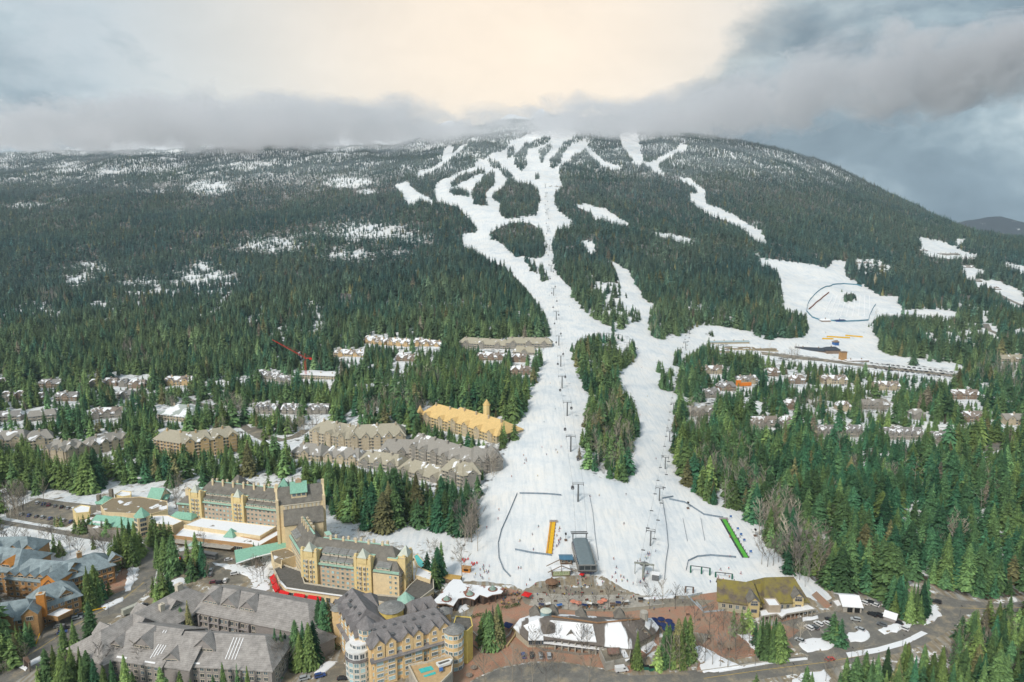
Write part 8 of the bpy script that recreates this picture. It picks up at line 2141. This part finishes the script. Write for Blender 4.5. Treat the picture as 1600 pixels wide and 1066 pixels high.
# ---- where trees stand
def sample_forest():
  out = []
  y = 250.0
  while y < 4300:
    sp = 6.0 if y < 700 else (6.0 + min(2.6, (y - 700) * 0.0020))
    xs = np.arange(-0.86 * y, 0.86 * y, sp)
    x = xs + rng.uniform(-.48, .48, len(xs)) * sp
    yy = y + rng.uniform(-.48, .48, len(xs)) * sp
    out.append(np.stack([x, yy, np.full(len(xs), sp)], -1))
    y += sp
  P = np.concatenate(out)
  x, y, sp = P.T
  z = ground(x, y)
  n = len(x)
  h = np.interp(z, [0, 120, 300, 650], [18.5, 16.5, 14.0, 12.0]) * np.exp(rng.normal(0, .27, n)) * (1 + 0.35 * fbm(x / 60, y / 60, 77, 2))
  h = np.clip(h, 5, 30)
  jx = fbm(x / 14, y / 14, 91, 2) * 9.0 * FPX / y; jy = fbm(x / 14, y / 14, 97, 2) * 3.0 * FPX / y
  px, py = project(x, y, z)
  keepm = (px > -60) & (px < 1660) & (py < 1090)
  def vis(h):
    ok = keepm.copy()
    for f in (0.0, 0.3, 0.6, 0.92):
      nearm = (y < 1350) | (f < 0.5)
      qx, qy = project(x, y, z + h * f)
      w = FPX / (y + 1) * h * 0.12 * (1 - f)
      for sx in (-1, 0, 1) if f < .9 else (0,):
        tx = qx + sx * w
        inn = (tx > 0) & (tx < 1600) & (qy < 1066)
        v = np.where(inn, look(NOTREE, tx + jx, qy + jy), 0.0)
        kd = np.where(inn, look(KD, tx, qy), 1e6)
        ok &= ~((v > (0.5 if f > 0.1 else 0.75)) & (y < kd) & nearm)
    return ok
  bad = (look(VILL, px, py) > .5) & (look(BEHIND, px, py) < .5) & (px > 0) & (px < 1600) & (py < 1066)
  bad |= (px > -60) & (px < 1660) & (py >= 1060)
  keepm &= ~bad
  ok = vis(h)
  for s_ in (0.7, 0.48):
    h2 = np.maximum(h * s_, 5.0); o2 = vis(h2) & ~ok & (y < 1600)
    h = np.where(o2, h2, h); ok |= o2
  pat = np.where((px > 0) & (px < 1600), look(PATCH, px, py), 0.0)
  part = np.where((px > 0) & (px < 1600), look(NOTREE, px, py), 0.0)
  h = h * (1 - 0.35 * pat)
  blob = 0.5 + 1.5 * fbm(x / 26, y / 20, 121, 4)
  dens = np.where(blob < pat * 0.66, 0.10, 1.0)
  dens *= np.where(part > 0.3, 0.35, 1.0)
  dens *= np.clip(np.where(z < 70, 0.98, 1.2) + np.where(z < 70, 1.6, 0.7) * fbm(x / 45, y / 45, 55, 3), .08, 1)
  ok &= rng.random(n) < dens
  for (ax, ay, dx_, dy_, L_, Wd) in FOOT:
    s_ = (x - ax) * dx_ + (y - ay) * dy_; t_ = -(x - ax) * dy_ + (y - ay) * dx_
    ok &= ~((s_ > -2) & (s_ < L_ + 2) & (t_ > -2) & (t_ < Wd + 2))
  near = ok
  return x[near], y[near], z[near], h[near], pat[near]
fx, fy, fz, fh, fpat = sample_forest()
EXTRA = []
def clump(pts, h, j=0.0):
  for q in pts:
    hh = q[2] if len(q) > 2 else h
    EXTRA.append((q[0], q[1], hh))
def scatter(poly, step, h, hv=.2, seed=1):
  """fill a traced picture polygon on level ground with tree feet about `step` metres apart"""
  P = [U(x, y, 0) for x, y in poly]
  xs = [p.x for p in P]; ys = [p.y for p in P]
  r = random.Random(seed); n = len(P); res = []
  yy = min(ys)
  while yy < max(ys):
    xx = min(xs)
    while xx < max(xs):
      a = xx + r.uniform(-.4, .4) * step; b = yy + r.uniform(-.4, .4) * step
      c = False
      for i in range(n):
        p, q = P[i], P[(i + 1) % n]
        if (p.y > b) != (q.y > b) and a < (q.x - p.x) * (b - p.y) / (q.y - p.y) + p.x: c = not c
      if c:
        u, v = project(a, b, 0); res.append((u, v, h * math.exp(r.gauss(0, hv))))
      xx += step
    yy += step
  return res
BARE = []       # bare broadleaf trees (foot position, height)
clump([(195,872,26),(205,868,24),(213,874,24),(188,878,22),(200,882,24),(178,890,18),(183,886,20),(208,884,20),(220,868,16),(172,884,14)], 22)
clump([(245,850,18),(252,856,17),(258,848,18),(240,845,18),(266,850,15),(236,852,14)], 18)
clump([(247,886,20),(258,890,20),(272,897,24),(300,906,14),(308,893,24),(317,898,20),(293,880,16),(304,900,11),(284,890,9),(262,895,12)], 20)
clump([(245,942,15),(256,938,17),(264,932,14),(250,928,15),(268,926,9),(240,932,12)], 16)
clump([(135,944,17),(145,948,19),(140,952,24),(150,938,20),(128,945,13),(156,942,15),(162,936,12),(143,1003,21),(120,938,9),(170,930,8)], 18)
clump([(45,918,8),(72,912,8),(110,906,9),(50,862,11),(40,866,9),(75,868,11),(85,862,12),(95,868,10),(146,858,9),(62,860,8)], 9)
clump([(5,1032,14),(15,1027,15),(25,1034,15),(35,1022,14),(43,1012,14),(50,1007,12),(28,1016,13),(10,1014,15),(20,1042,14),(0,1045,14),(-8,1025,16)], 14)
clump([(101,1028,17),(118,1024,18),(75,1078,19),(88,1075,20),(100,1088,22),(115,1074,19),(128,1070,18),(140,1084,20),(150,1090,18),(178,1090,17),(198,1088,19),(62,1085,14),(165,1095,16),(210,1098,14),(132,1095,20),(108,1095,18)], 18)
clump([(253,1090,14),(262,1098,12),(283,1088,12),(350,1086,15),(372,1082,14),(388,1088,14),(335,1095,12),(300,1100,12)], 14)
clump([(284,992,15),(296,995,19)], 15)
clump([(432,1046,20),(441,1042,18),(447,1036,15),(463,1036,21),(475,1041,22),(484,1044,22),(491,1037,21),(469,1045,18),(500,1006,24),(508,1012,25),(515,1009,24),(504,1016,20),(431,975,9),(455,1040,13),(425,1060,14),(497,1000,18)], 20)
clump([(752,1010,16),(765,1013,19),(775,1011,20),(783,1005,17),(760,1006,18),(770,1003,19),(778,998,18),(756,1000,14)], 18)
clump([(995,1044,18),(1035,1042,17),(1045,1040,20),(1058,1037,22),(1068,1034,22),(1076,1031,22),(1040,1032,18),(1051,1044,16),(1063,1042,18),(1028,1046,12)], 18)
clump([(1145,992,14),(1158,990,14),(1168,986,13),(1185,1022,17),(1195,1029,19),(1205,1031,19),(1215,1029,18),(1190,1012,16),(1210,1017,17),(1200,1018,18),(1180,1008,12),(1220,1020,14)], 16)
clump([(668,902,16),(680,917,18),(684,907,20),(690,897,20),(676,908,15)], 17)
clump([(118,833,10),(125,834,12),(132,833,13),(140,829,12),(145,833,10),(160,837,11),(168,837,12),(90,823,8),(96,823,9),(86,822,7)], 10)
clump([(1301,1001,15),(1313,1008,14),(1306,1006,12)], 15)
clump([(1393,950,18),(1402,957,20),(1412,967,20),(1420,972,19),(1430,967,20),(1440,962,20),(1446,955,18),(1407,948,18),(1397,962,14),(1436,972,15),(1425,960,18)], 19)
clump([(405,872,10),(397,868,9)], 9)
clump([(1320,1078,15),(1335,1084,17),(1350,1074,17),(1368,1082,18),(1384,1064,16),(1400,1088,18),(1420,1078,17),(1440,1062,17),(1455,1074,16),(1470,1062,16),(1258,1092,15),(1180,1092,12),(1266,1098,14),(1310,1098,14)], 16)
EXTRA += scatter([(1484,1006),(1500,992),(1540,974),(1650,962),(1660,1120),(1484,1120)], 5.6, 16, .22, 3)
EXTRA += scatter([(1330,1085),(1400,1060),(1480,1040),(1484,1130),(1330,1130)], 6.5, 15, .22, 4)
B0_ = [(862,950,10),(888,953,11),(950,953,11),(1015,952,12),(1035,950,12),(1055,952,11),(1070,957,10),(800,1066,13),(815,1068,12),(832,1066,13),(853,1068,13),(872,1067,13),(920,1067,13),(757,1066,12),(832,1018,10),(851,1012,10),(870,1014,11),(908,1020,12),(916,1023,11),
     (1113,1040,14),(1125,1043,13),(1137,1044,15),(1090,1043,11),(1101,1036,12),(1150,1032,12),(1062,1047,12),(1046,1048,13),(1030,1044,11),(1108,988,12),(1122,992,12),(1140,1002,13),(1160,1000,10),(1098,965,9),(313,858,10),(318,862,9),(325,908,10),(395,906,11),(402,911,12),(408,913,12),(412,906,11),(440,1052,13),(430,1058,13),(450,1048,12),
     (210,915,9),(182,905,9),(190,899,8),(722,900,17),(160,1062,14),(182,1052,12),(215,1050,13),(225,1058,12),(1250,1003,9),(1240,998,9),(1228,1005,10),(960,1048,10),(985,1010,12),(982,1002,11),(1302,1060,9),(1345,1040,8),(1290,1066,10),(500,985,10),(435,930,9),(1190,882,13),(1199,886,13),(1208,884,14),(1216,879,15),(1222,890,12),(1186,860,9),(680,870,9),(672,866,8),(570,858,9),(560,850,8)]
BARE += [(a, b_, h * 1.2) for a, b_, h in B0_]
BARE += [(845,960,9),(905,957,10),(930,957,10),(975,955,10),(1085,975,11),(1130,985,11),(1148,1012,12),(1170,1020,11),(1085,1000,11),(1010,1030,11),(700,955,9),(735,940,9),(770,935,8)]
r_ = random.Random(4)
for _ in range(46): BARE.append((r_.uniform(-5, 178), r_.uniform(842, 878), r_.uniform(8, 14)))
for _ in range(16): BARE.append((r_.uniform(5, 110), r_.uniform(1000, 1060), r_.uniform(6, 10)))
for _ in range(22): BARE.append((r_.uniform(1480, 1600), r_.uniform(1000, 1066), r_.uniform(8, 13)))
# ---- assemble all trees
ex = [(*U(a, b, 0)[:2], 0.0, c) for a, b, c in EXTRA]
exa = np.array(ex) if ex else np.zeros((0, 4))
allx = np.concatenate([fx, exa[:, 0]]); ally = np.concatenate([fy, exa[:, 1]]); allz = np.concatenate([fz, exa[:, 2]]); allh = np.concatenate([fh, exa[:, 3]])
manual = np.zeros(len(allx), bool); manual[len(fx):] = True
if not len(ex): manual[:] = False
n = len(allx)
rng = np.random.default_rng(11)
pxx, pyy = project(allx, ally, allz)
g1 = fbm(allx / 130, ally / 130, 5, 3); g2 = rng.normal(0, 1, n)
t = np.clip(0.5 + 0.9 * g1 + 0.30 * g2, 0, 1)[:, None]
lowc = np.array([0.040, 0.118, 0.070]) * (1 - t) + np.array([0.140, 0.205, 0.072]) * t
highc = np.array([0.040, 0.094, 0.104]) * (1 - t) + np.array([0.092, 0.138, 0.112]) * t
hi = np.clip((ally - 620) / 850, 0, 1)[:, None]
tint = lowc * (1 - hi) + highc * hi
odd = rng.random(n)
tint[odd < .03] = [0.17, 0.17, 0.09]
tint[(odd > .03) & (odd < .042)] = [0.17, 0.155, 0.13]
tint *= np.exp(rng.normal(0, .28, n))[:, None]
frost = np.clip((allz - 330) / 260, 0, 1) * 0.36 + 0.10 * np.clip((allz - 200) / 150, 0, 1)
frost *= np.clip(0.75 + 1.2 * fbm(allx / 260, ally / 200, 31, 3), .15, 1.3)
frost = np.clip(frost, 0, 0.95)
app = allh / ally * ((pxx > 0) & (pxx < 1600) & (pyy - FPX * allh / ally < 1060))
order = np.argsort(-app)
NEAR_N = 300
near = order[:NEAR_N]; far_mask = np.ones(n, bool); far_mask[near] = False
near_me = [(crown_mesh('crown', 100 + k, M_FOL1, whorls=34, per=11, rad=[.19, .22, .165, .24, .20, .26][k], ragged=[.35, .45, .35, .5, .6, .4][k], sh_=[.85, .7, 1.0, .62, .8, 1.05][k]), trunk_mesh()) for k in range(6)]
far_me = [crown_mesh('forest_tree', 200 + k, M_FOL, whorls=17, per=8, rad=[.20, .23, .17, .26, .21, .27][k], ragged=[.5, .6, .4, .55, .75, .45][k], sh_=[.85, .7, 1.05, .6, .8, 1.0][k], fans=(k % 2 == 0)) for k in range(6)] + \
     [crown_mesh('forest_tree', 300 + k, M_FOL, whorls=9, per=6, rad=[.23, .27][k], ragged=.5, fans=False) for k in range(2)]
AREAS = [
 ('beside the timber lodges at the left edge', lambda x, y: x < 180 and 830 < y < 1000),
 ('in front of the grey gabled complex', lambda x, y: x < 480 and y > 985),
 ('in the courtyard of the grey complex', lambda x, y: 270 < x < 350 and 930 < y <= 985),
 ('in the hotel driveway garden', lambda x, y: 170 < x < 345 and 850 < y <= 985),
 ('by the junction left of the hotel', lambda x, y: 150 < x < 290 and 760 < y <= 850),
 ('below the car park at far left', lambda x, y: x < 175 and 790 < y <= 850),
 ('between the grey complex and ochre hotel', lambda x, y: 395 < x < 540 and y > 940),
 ('behind the chateau hotel', lambda x, y: 500 < x < 725 and 780 < y < 860),
 ('beside the hotel swimming pool', lambda x, y: 650 < x < 700 and 860 < y < 950),
 ('in the brick plaza planter', lambda x, y: 740 < x < 800 and y > 940),
 ('between the snowy lodge and the stairs', lambda x, y: 960 < x < 1110 and y > 940),
 ('in front of the mossy roofed lodge', lambda x, y: 1110 < x < 1260 and y > 930),
 ('in the parking lot island', lambda x, y: 1285 < x < 1335 and 940 < y < 1030),
 ('on the verge right of the parking lot', lambda x, y: 1375 < x < 1470 and 900 < y < 1000),
 ('in the wood below the road, bottom right', lambda x, y: x > 1180 and y > 975),
 ('on the forest edge right of the slope', lambda x, y: x >= 1220 and y > 820),
 ('in the forest right of the lower slope', lambda x, y: x >= 1000),
 ('in the forest above the left parking', lambda x, y: x < 300),
 ('in the forest left of the lower slope', lambda x, y: True),
]
ORD = ['leftmost', 'second from left', 'third from left', 'fourth from left', 'fifth from left', 'sixth from left', 'seventh from left', 'eighth from left', 'ninth from left', 'tenth from left',
    'eleventh from left', 'twelfth from left', 'thirteenth from left', 'fourteenth from left', 'fifteenth from left', 'sixteenth from left', 'seventeenth from left', 'eighteenth from left']
near = sorted(near, key=lambda i: pxx[i])
ROWN = ['nearest rank', 'second rank', 'third rank', 'fourth rank', 'fifth rank', 'sixth rank', 'seventh rank', 'rear rank']
DR = {}
def deep_label(base, key, i):
  R_ = DR.get(key)
  if R_ is None:
    mem = sorted([j for j in MEM[key]], key=lambda j: DIST[j]); R_ = {}
    for q in range(0, len(mem), 12):
      for n_, j in enumerate(sorted(mem[q:q + 12], key=lambda j: PXX[j])): R_[j] = f'{ROWN[min(7, q // 12)]}, {ORD[n_]}'
    DR[key] = R_
  return f'{base}, {R_[i]}'
MEM = {}; DIST = ally; PXX = pxx
cnt = {}
first = {}
tot = {}
def area_of(i):
  for a, f in AREAS:
    if f(pxx[i], pyy[i]): return a
  return AREAS[-1][0]
def desc(i):
  c = tint[i]; h = allh[i]
  size = 'tall' if h > 26 else ('short' if h < 17 else 'middling')
  col = 'yellow-green' if c[0] > c[1] * .72 else ('dark green' if c.sum() < .15 else 'green')
  return f'{size} {col} spruce'
for i in near:
  a = area_of(i); d = desc(i); key = (d, a); tot[key] = tot.get(key, 0) + 1; MEM.setdefault(key, []).append(i)
for i in near:
  a = area_of(i); d = desc(i); key = (d, a)
  k = cnt.get(key, 0); cnt[key] = k + 1
  grp = 'spruce trees ' + a
  if tot[key] == 1: lab = f'{d} {a}'
  elif tot[key] <= len(ORD):
    lab = f'{d} {a}, {ORD[k]}'
  else: lab = deep_label(f'{d} {a}', key, i)
  cm, tm = near_me[int(rng.integers(0, 6))]
  rt = thing('spruce_tree', lab, 'tree', (allx[i], ally[i], allz[i]), float(rng.uniform(0, 6.28)), grp)
  h = float(allh[i]); w = h * float(rng.uniform(.8, 1.35) if not manual[i] else rng.uniform(.62, .95))
  rt.scale = (w, w, h)
  c = put('crown', cm, rt); c.color = (*[float(v) for v in tint[i]], 1)
  put('trunk', tm, rt)
# ---- the rest of the forest: one mass of instanced trees
src = bpy.data.collections.new('forest_sources')
src_o = []
for k, me in enumerate(far_me):
  o = bpy.data.objects.new('a%d_forest_tree' % k, me); src.objects.link(o); src_o.append(o)
def scatter_mass(name, coll, X, Y, Z, Hh, T, variants, label, cat):
  me = bpy.data.meshes.new(name)
  n = len(X)
  me.vertices.add(n)
  me.vertices.foreach_set('co', np.stack([X, Y, Z - .3], -1).astype(np.float32).ravel())
  for nm, ty, arr in (('h', 'FLOAT', Hh), ('rz', 'FLOAT', rng.uniform(0, 6.28, n)), ('wd', 'FLOAT', Hh * rng.uniform(.75, 1.4, n)), ('vi', 'INT', variants)):
    at = me.attributes.new(nm, ty, 'POINT'); at.data.foreach_set('value', np.asarray(arr, np.float32 if ty == 'FLOAT' else np.int32))
  at = me.attributes.new('tint', 'FLOAT_COLOR', 'POINT'); at.data.foreach_set('color', T.astype(np.float32).ravel())
  o = put(name, me); o['kind'] = 'stuff'; o['label'] = label; o['category'] = cat
  ng = bpy.data.node_groups.new(name + '_scatter', 'GeometryNodeTree')
  ng.interface.new_socket('Geometry', in_out='INPUT', socket_type='NodeSocketGeometry')
  ng.interface.new_socket('Geometry', in_out='OUTPUT', socket_type='NodeSocketGeometry')
  gi = ng.nodes.new('NodeGroupInput'); go = ng.nodes.new('NodeGroupOutput')
  m2p = ng.nodes.new('GeometryNodeMeshToPoints')
  ci = ng.nodes.new('GeometryNodeCollectionInfo'); ci.inputs['Collection'].default_value = coll
  ci.inputs['Separate Children'].default_value = True; ci.inputs['Reset Children'].default_value = True
  iop = ng.nodes.new('GeometryNodeInstanceOnPoints'); iop.inputs['Pick Instance'].default_value = True
  def attr(nm, ty):
    a = ng.nodes.new('GeometryNodeInputNamedAttribute'); a.data_type = ty; a.inputs['Name'].default_value = nm; return a.outputs[0]
  cr = ng.nodes.new('ShaderNodeCombineXYZ'); ng.links.new(attr('rz', 'FLOAT'), cr.inputs[2])
  cs = ng.nodes.new('ShaderNodeCombineXYZ'); wd = attr('wd', 'FLOAT')
  ng.links.new(wd, cs.inputs[0]); ng.links.new(wd, cs.inputs[1]); ng.links.new(attr('h', 'FLOAT'), cs.inputs[2])
  ng.links.new(gi.outputs[0], m2p.inputs[0]); ng.links.new(m2p.outputs[0], iop.inputs['Points'])
  ng.links.new(ci.outputs[0], iop.inputs['Instance']); ng.links.new(attr('vi', 'INT'), iop.inputs['Instance Index'])
  ng.links.new(cr.outputs[0], iop.inputs['Rotation']); ng.links.new(cs.outputs[0], iop.inputs['Scale'])
  ng.links.new(iop.outputs[0], go.inputs[0])
  md = o.modifiers.new('scatter', 'NODES'); md.node_group = ng
  return o
fm = far_mask
T = np.concatenate([tint[fm], frost[fm][:, None]], 1)
vi = np.where(ally[fm] < 1500, rng.integers(0, 6, fm.sum()), 6 + rng.integers(0, 2, fm.sum()))
scatter_mass('conifer_forest', src, allx[fm], ally[fm], allz[fm], allh[fm], T, vi, 'dense conifer forest covering the mountainside and valley', 'forest')
print('TREES', n, 'far', fm.sum())
# ---- bare broadleaf trees
def twig_mat(name, inst):
  m, nt, b = principled(name, 0.9, 0.1)
  if inst: col = N(nt, 'ShaderNodeAttribute', attribute_name='tint', attribute_type='INSTANCER').outputs['Color']
  else: col = N(nt, 'ShaderNodeObjectInfo').outputs['Color']
  nt.links.new(col, b.inputs['Base Color'])
  return m
M_TW0 = twig_mat('bare_bark_near', False); M_TW1 = twig_mat('bare_bark', True)
bare_near = [bare_tree(40 + k, M_TW0, 13, 2, .17) for k in range(3)]
bsrc = bpy.data.collections.new('bare_sources')
for k in range(3):
  tm, cm = bare_tree(60 + k, M_TW1, 10, 1, .15)
  bm = bmesh.new(); bm.from_mesh(tm); bm.from_mesh(cm); bm.to_mesh(tm); bm.free()
  bsrc.objects.link(bpy.data.objects.new('b%d_bare_tree' % k, tm))
BANDS = [(75,470,22,12,50),(195,555,14,14,25),(215,575,16,8,18),(270,640,20,6,14),(375,650,14,10,22),(350,665,10,12,14),(625,640,30,12,30),(580,650,14,10,16),(670,600,18,8,18),(540,700,20,10,14),(470,675,24,8,26),(660,655,12,10,12),
     (735,835,16,22,60),(770,735,10,14,26),(955,700,26,36,60),(1020,525,10,12,14),(935,690,14,26,24),(1180,690,12,14,26),(1150,715,16,14,30),(1100,735,14,18,22),(1190,790,20,20,18),(1230,850,24,24,18),(1120,745,22,10,26),(1165,780,16,12,22),(1200,830,16,18,24),(1240,885,18,16,24),(1090,660,10,18,18),(1300,700,20,10,14),(1420,730,24,10,14),(985,720,8,20,16),(965,640,14,20,20),(760,800,12,16,20),(1150,760,20,16,26),(1265,900,20,12,20),(1090,690,14,20,18),(1400,760,30,12,16),(1480,860,24,12,16),(1215,815,16,26,30),(1255,870,30,26,34),(1180,775,12,10,14),(1270,640,18,8,16),(1360,650,20,8,20),
     (1320,545,30,6,16),(1280,548,24,6,14),(1560,585,28,14,60),(1590,610,16,16,30),(1540,770,12,12,14),(1330,740,18,12,16),(1300,800,14,16,18),(1385,560,30,6,16),(1235,560,18,8,14),(1130,800,8,6,6),(1150,860,10,8,6),(860,640,8,14,10),(280,790,6,6,6),(30,800,20,10,30),(1075,360,24,6,14),(1130,505,8,8,10),(1345,500,16,6,8)]
bx = []
for cx, cy_, rx, ry, k in BANDS:
  for _ in range(k):
    a = rng.normal(0, .6); c = rng.normal(0, .6)
    p = G(cx + a * rx, cy_ + c * ry)
    if p is None: continue
    q = project(p.x, p.y, p.z)
    if look(VILL, np.array([q[0]]), np.array([q[1]]))[0] < .5 and look(SNOW, np.array([q[0]]), np.array([q[1]]))[0] > .5: continue
    bx.append((p.x, p.y, p.z, float(np.clip(rng.normal(15.5, 3.5), 8, 24)), 0))
for a, b_, h in BARE:
  p = U(a, b_, 0); bx.append((p.x, p.y, float(ground(p.x, p.y)), h, 1))
bxa = np.array(bx)
bt = np.array([0.36, 0.315, 0.255]) * np.exp(rng.normal(0, .22, len(bxa)))[:, None] * np.array([1, 1, 1])
bt[rng.random(len(bxa)) < .35] *= [0.72, 0.74, 0.82]
bt[bxa[:, 4] > .5] *= .7
bapp = np.argsort(-(bxa[:, 3] / bxa[:, 1] + bxa[:, 4]))
bn_ = set(bapp[:200].tolist())
cnt2 = {}; tot2 = {}
bpx, bpy_ = project(bxa[:, 0], bxa[:, 1], bxa[:, 2])
BAREAS = [('on the brick plaza near the terrace steps', lambda x, y: 850 < x < 1070 and 910 < y < 965), ('along the curved road below the lodge', lambda x, y: 740 < x < 980 and y > 1000),
     ('beside the brick stairs near the lodge', lambda x, y: 1000 < x < 1260 and y > 940), ('in the snowy field below the parking', lambda x, y: x < 180 and 800 < y < 900),
     ('in the hotel forecourt', lambda x, y: 280 < x < 470 and 820 < y < 960), ('beside the grey gabled complex', lambda x, y: x < 560 and y > 940), ('at the edge of the learners slope', lambda x, y: 1130 < x < 1320 and 780 < y < 960),
     ('in the small wood left of the slope', lambda x, y: 680 < x < 770 and 780 < y < 930), ('on the lower wooded island between runs', lambda x, y: 890 < x < 1010), ('in the bottom right wood', lambda x, y: x > 1150 and y > 960), ('in the forest right of the runs', lambda x, y: x > 1000), ('in the forest left of the runs', lambda x, y: True)]
srt = sorted(bn_, key=lambda i: bpx[i])
def barea(i):
  for a, f in BAREAS:
    if f(bpx[i], bpy_[i]): return a
DIST = bxa[:, 1]; PXX = bpx
for i in srt: tot2[barea(i)] = tot2.get(barea(i), 0) + 1; MEM.setdefault(barea(i), []).append(i)
for i in srt:
  a = barea(i); k = cnt2.get(a, 0); cnt2[a] = k + 1
  grp = 'bare trees ' + a
  if tot2[a] <= len(ORD): lab = f'leafless grey brown tree {a}, {ORD[k]}'
  else: lab = deep_label(f'leafless pale tree {a}', a, i)
  tm, cm = bare_near[i % 3]
  rt = thing('bare_tree', lab, 'tree', tuple(bxa[i, :3]), float(rng.uniform(0, 6.28)), grp)
  h = float(bxa[i, 3]); rt.scale = (h, h, h)
  cc = (*[float(v) for v in bt[i]], 1)
  for nm, me in (('trunk', tm), ('crown', cm)):
    o = put(nm, me, rt); o.color = cc
fb = np.array([i for i in range(len(bxa)) if i not in bn_], int)
if len(fb):
  scatter_mass('bare_woodland', bsrc, bxa[fb, 0], bxa[fb, 1], bxa[fb, 2], bxa[fb, 3], np.concatenate([bt[fb], np.ones((len(fb), 1))], 1), rng.integers(0, 3, len(fb)), 'leafless broadleaf trees scattered through the conifer forest', 'woodland')
# ------------------------------------------------------------------ cloud bank lying on the crest, and haze
def ellipsoid_hull(name, m, x0, x1, y0, y1, z0, z1):
  b = MB(); b.box(((x0 + x1) / 2, (y0 + y1) / 2, (z0 + z1) / 2), (x1 - x0, y1 - y0, z1 - z0))
  return b.build(name, m)
CX0, CX1, CY0, CY1, CZ0, CZ1 = -3100.0, 2300.0, 2850.0, 4000.0, 560.0, 1065.0
m = bpy.data.materials.new('cloud_vapour'); m.use_nodes = True
nt = m.node_tree; nt.nodes.clear()
geo = N(nt, 'ShaderNodeNewGeometry')
pos = geo.outputs['Position']
sp = N(nt, 'ShaderNodeSeparateXYZ'); nt.links.new(pos, sp.inputs[0])
xf = math_node(nt, 'DIVIDE', math_node(nt, 'SUBTRACT', sp.outputs[0], CX0), CX1 - CX0)
CB = [(-3100, 655, 0), (-2600, 655, 55), (-2150, 665, 70), (-1850, 685, 85), (-1500, 695, 100), (-1000, 690, 100), (-600, 680, 75), (-250, 672, 70), (250, 672, 70), (600, 690, 80), (1000, 765, 125), (1450, 850, 165), (1900, 915, 170), (2300, 960, 160)]
def curve_x(vals, lo, hi):
  return math_node(nt, 'MULTIPLY_ADD', ramp(nt, xf, [((x - CX0) / (CX1 - CX0), (v - lo) / (hi - lo)) for x, v in vals]), hi - lo, lo)
zc = curve_x([(c[0], c[1]) for c in CB], 600, 1000)
ht = curve_x([(c[0], max(c[2], 1)) for c in CB], 0, 200)
yc = math_node(nt, 'DIVIDE', math_node(nt, 'ABSOLUTE', math_node(nt, 'SUBTRACT', sp.outputs[1], 3420)), 520)
dz = math_node(nt, 'DIVIDE', math_node(nt, 'ABSOLUTE', math_node(nt, 'SUBTRACT', sp.outputs[2], zc)), ht)
r2 = math_node(nt, 'ADD', math_node(nt, 'MULTIPLY', dz, dz), math_node(nt, 'MULTIPLY', yc, yc))
n1 = noise_n(nt, mapping(nt, pos, (1, 1, 1.5)), 0.0052, 7, 0.68, 0.6)
n0 = noise_n(nt, mapping(nt, pos, (1, 1, 0.25), (900, 300, 0)), 0.0017, 3, 0.5, 0.3)
d = math_node(nt, 'ADD', math_node(nt, 'SUBTRACT', 1.05, r2), math_node(nt, 'ADD', math_node(nt, 'MULTIPLY', math_node(nt, 'SUBTRACT', n1, 0.5), 7.5), math_node(nt, 'MULTIPLY', math_node(nt, 'SUBTRACT', n0, 0.5), 3.5)))
dens = math_node(nt, 'MULTIPLY', ramp(nt, math_node(nt, 'MULTIPLY', d, 0.5), [(0.0, 0), (0.2, 0.18), (1.0, 1.0)]), 0.040)
pv = N(nt, 'ShaderNodeVolumePrincipled')
pv.inputs['Color'].default_value = (0.945, 0.94, 0.955, 1)
pv.inputs['Anisotropy'].default_value = 0.35
nt.links.new(dens, pv.inputs['Density'])
out = N(nt, 'ShaderNodeOutputMaterial'); nt.links.new(pv.outputs[0], out.inputs['Volume'])
o = ellipsoid_hull('cloud_bank', m, CX0, CX1, CY0, CY1, CZ0, CZ1)
tag(o, 'long grey cloud bank lying across the mountain crest', 'cloud', None, 'stuff')
m.cycles.homogeneous_volume = False
m = bpy.data.materials.new('haze_air'); m.use_nodes = True
nt = m.node_tree; nt.nodes.clear()
pv = N(nt, 'ShaderNodeVolumePrincipled')
pv.inputs['Color'].default_value = (0.70, 0.86, 1.0, 1)
pv.inputs['Density'].default_value = 4.6e-5
pv.inputs['Anisotropy'].default_value = 0.2
out = N(nt, 'ShaderNodeOutputMaterial'); nt.links.new(pv.outputs[0], out.inputs['Volume'])
m.cycles.homogeneous_volume = True
b = MB(); b.box((0, 5500, 372), (21400, 13000, 1388))
o = b.build('haze', m)
tag(o, 'thin bluish air between the village and the mountain', 'haze', None, 'stuff')
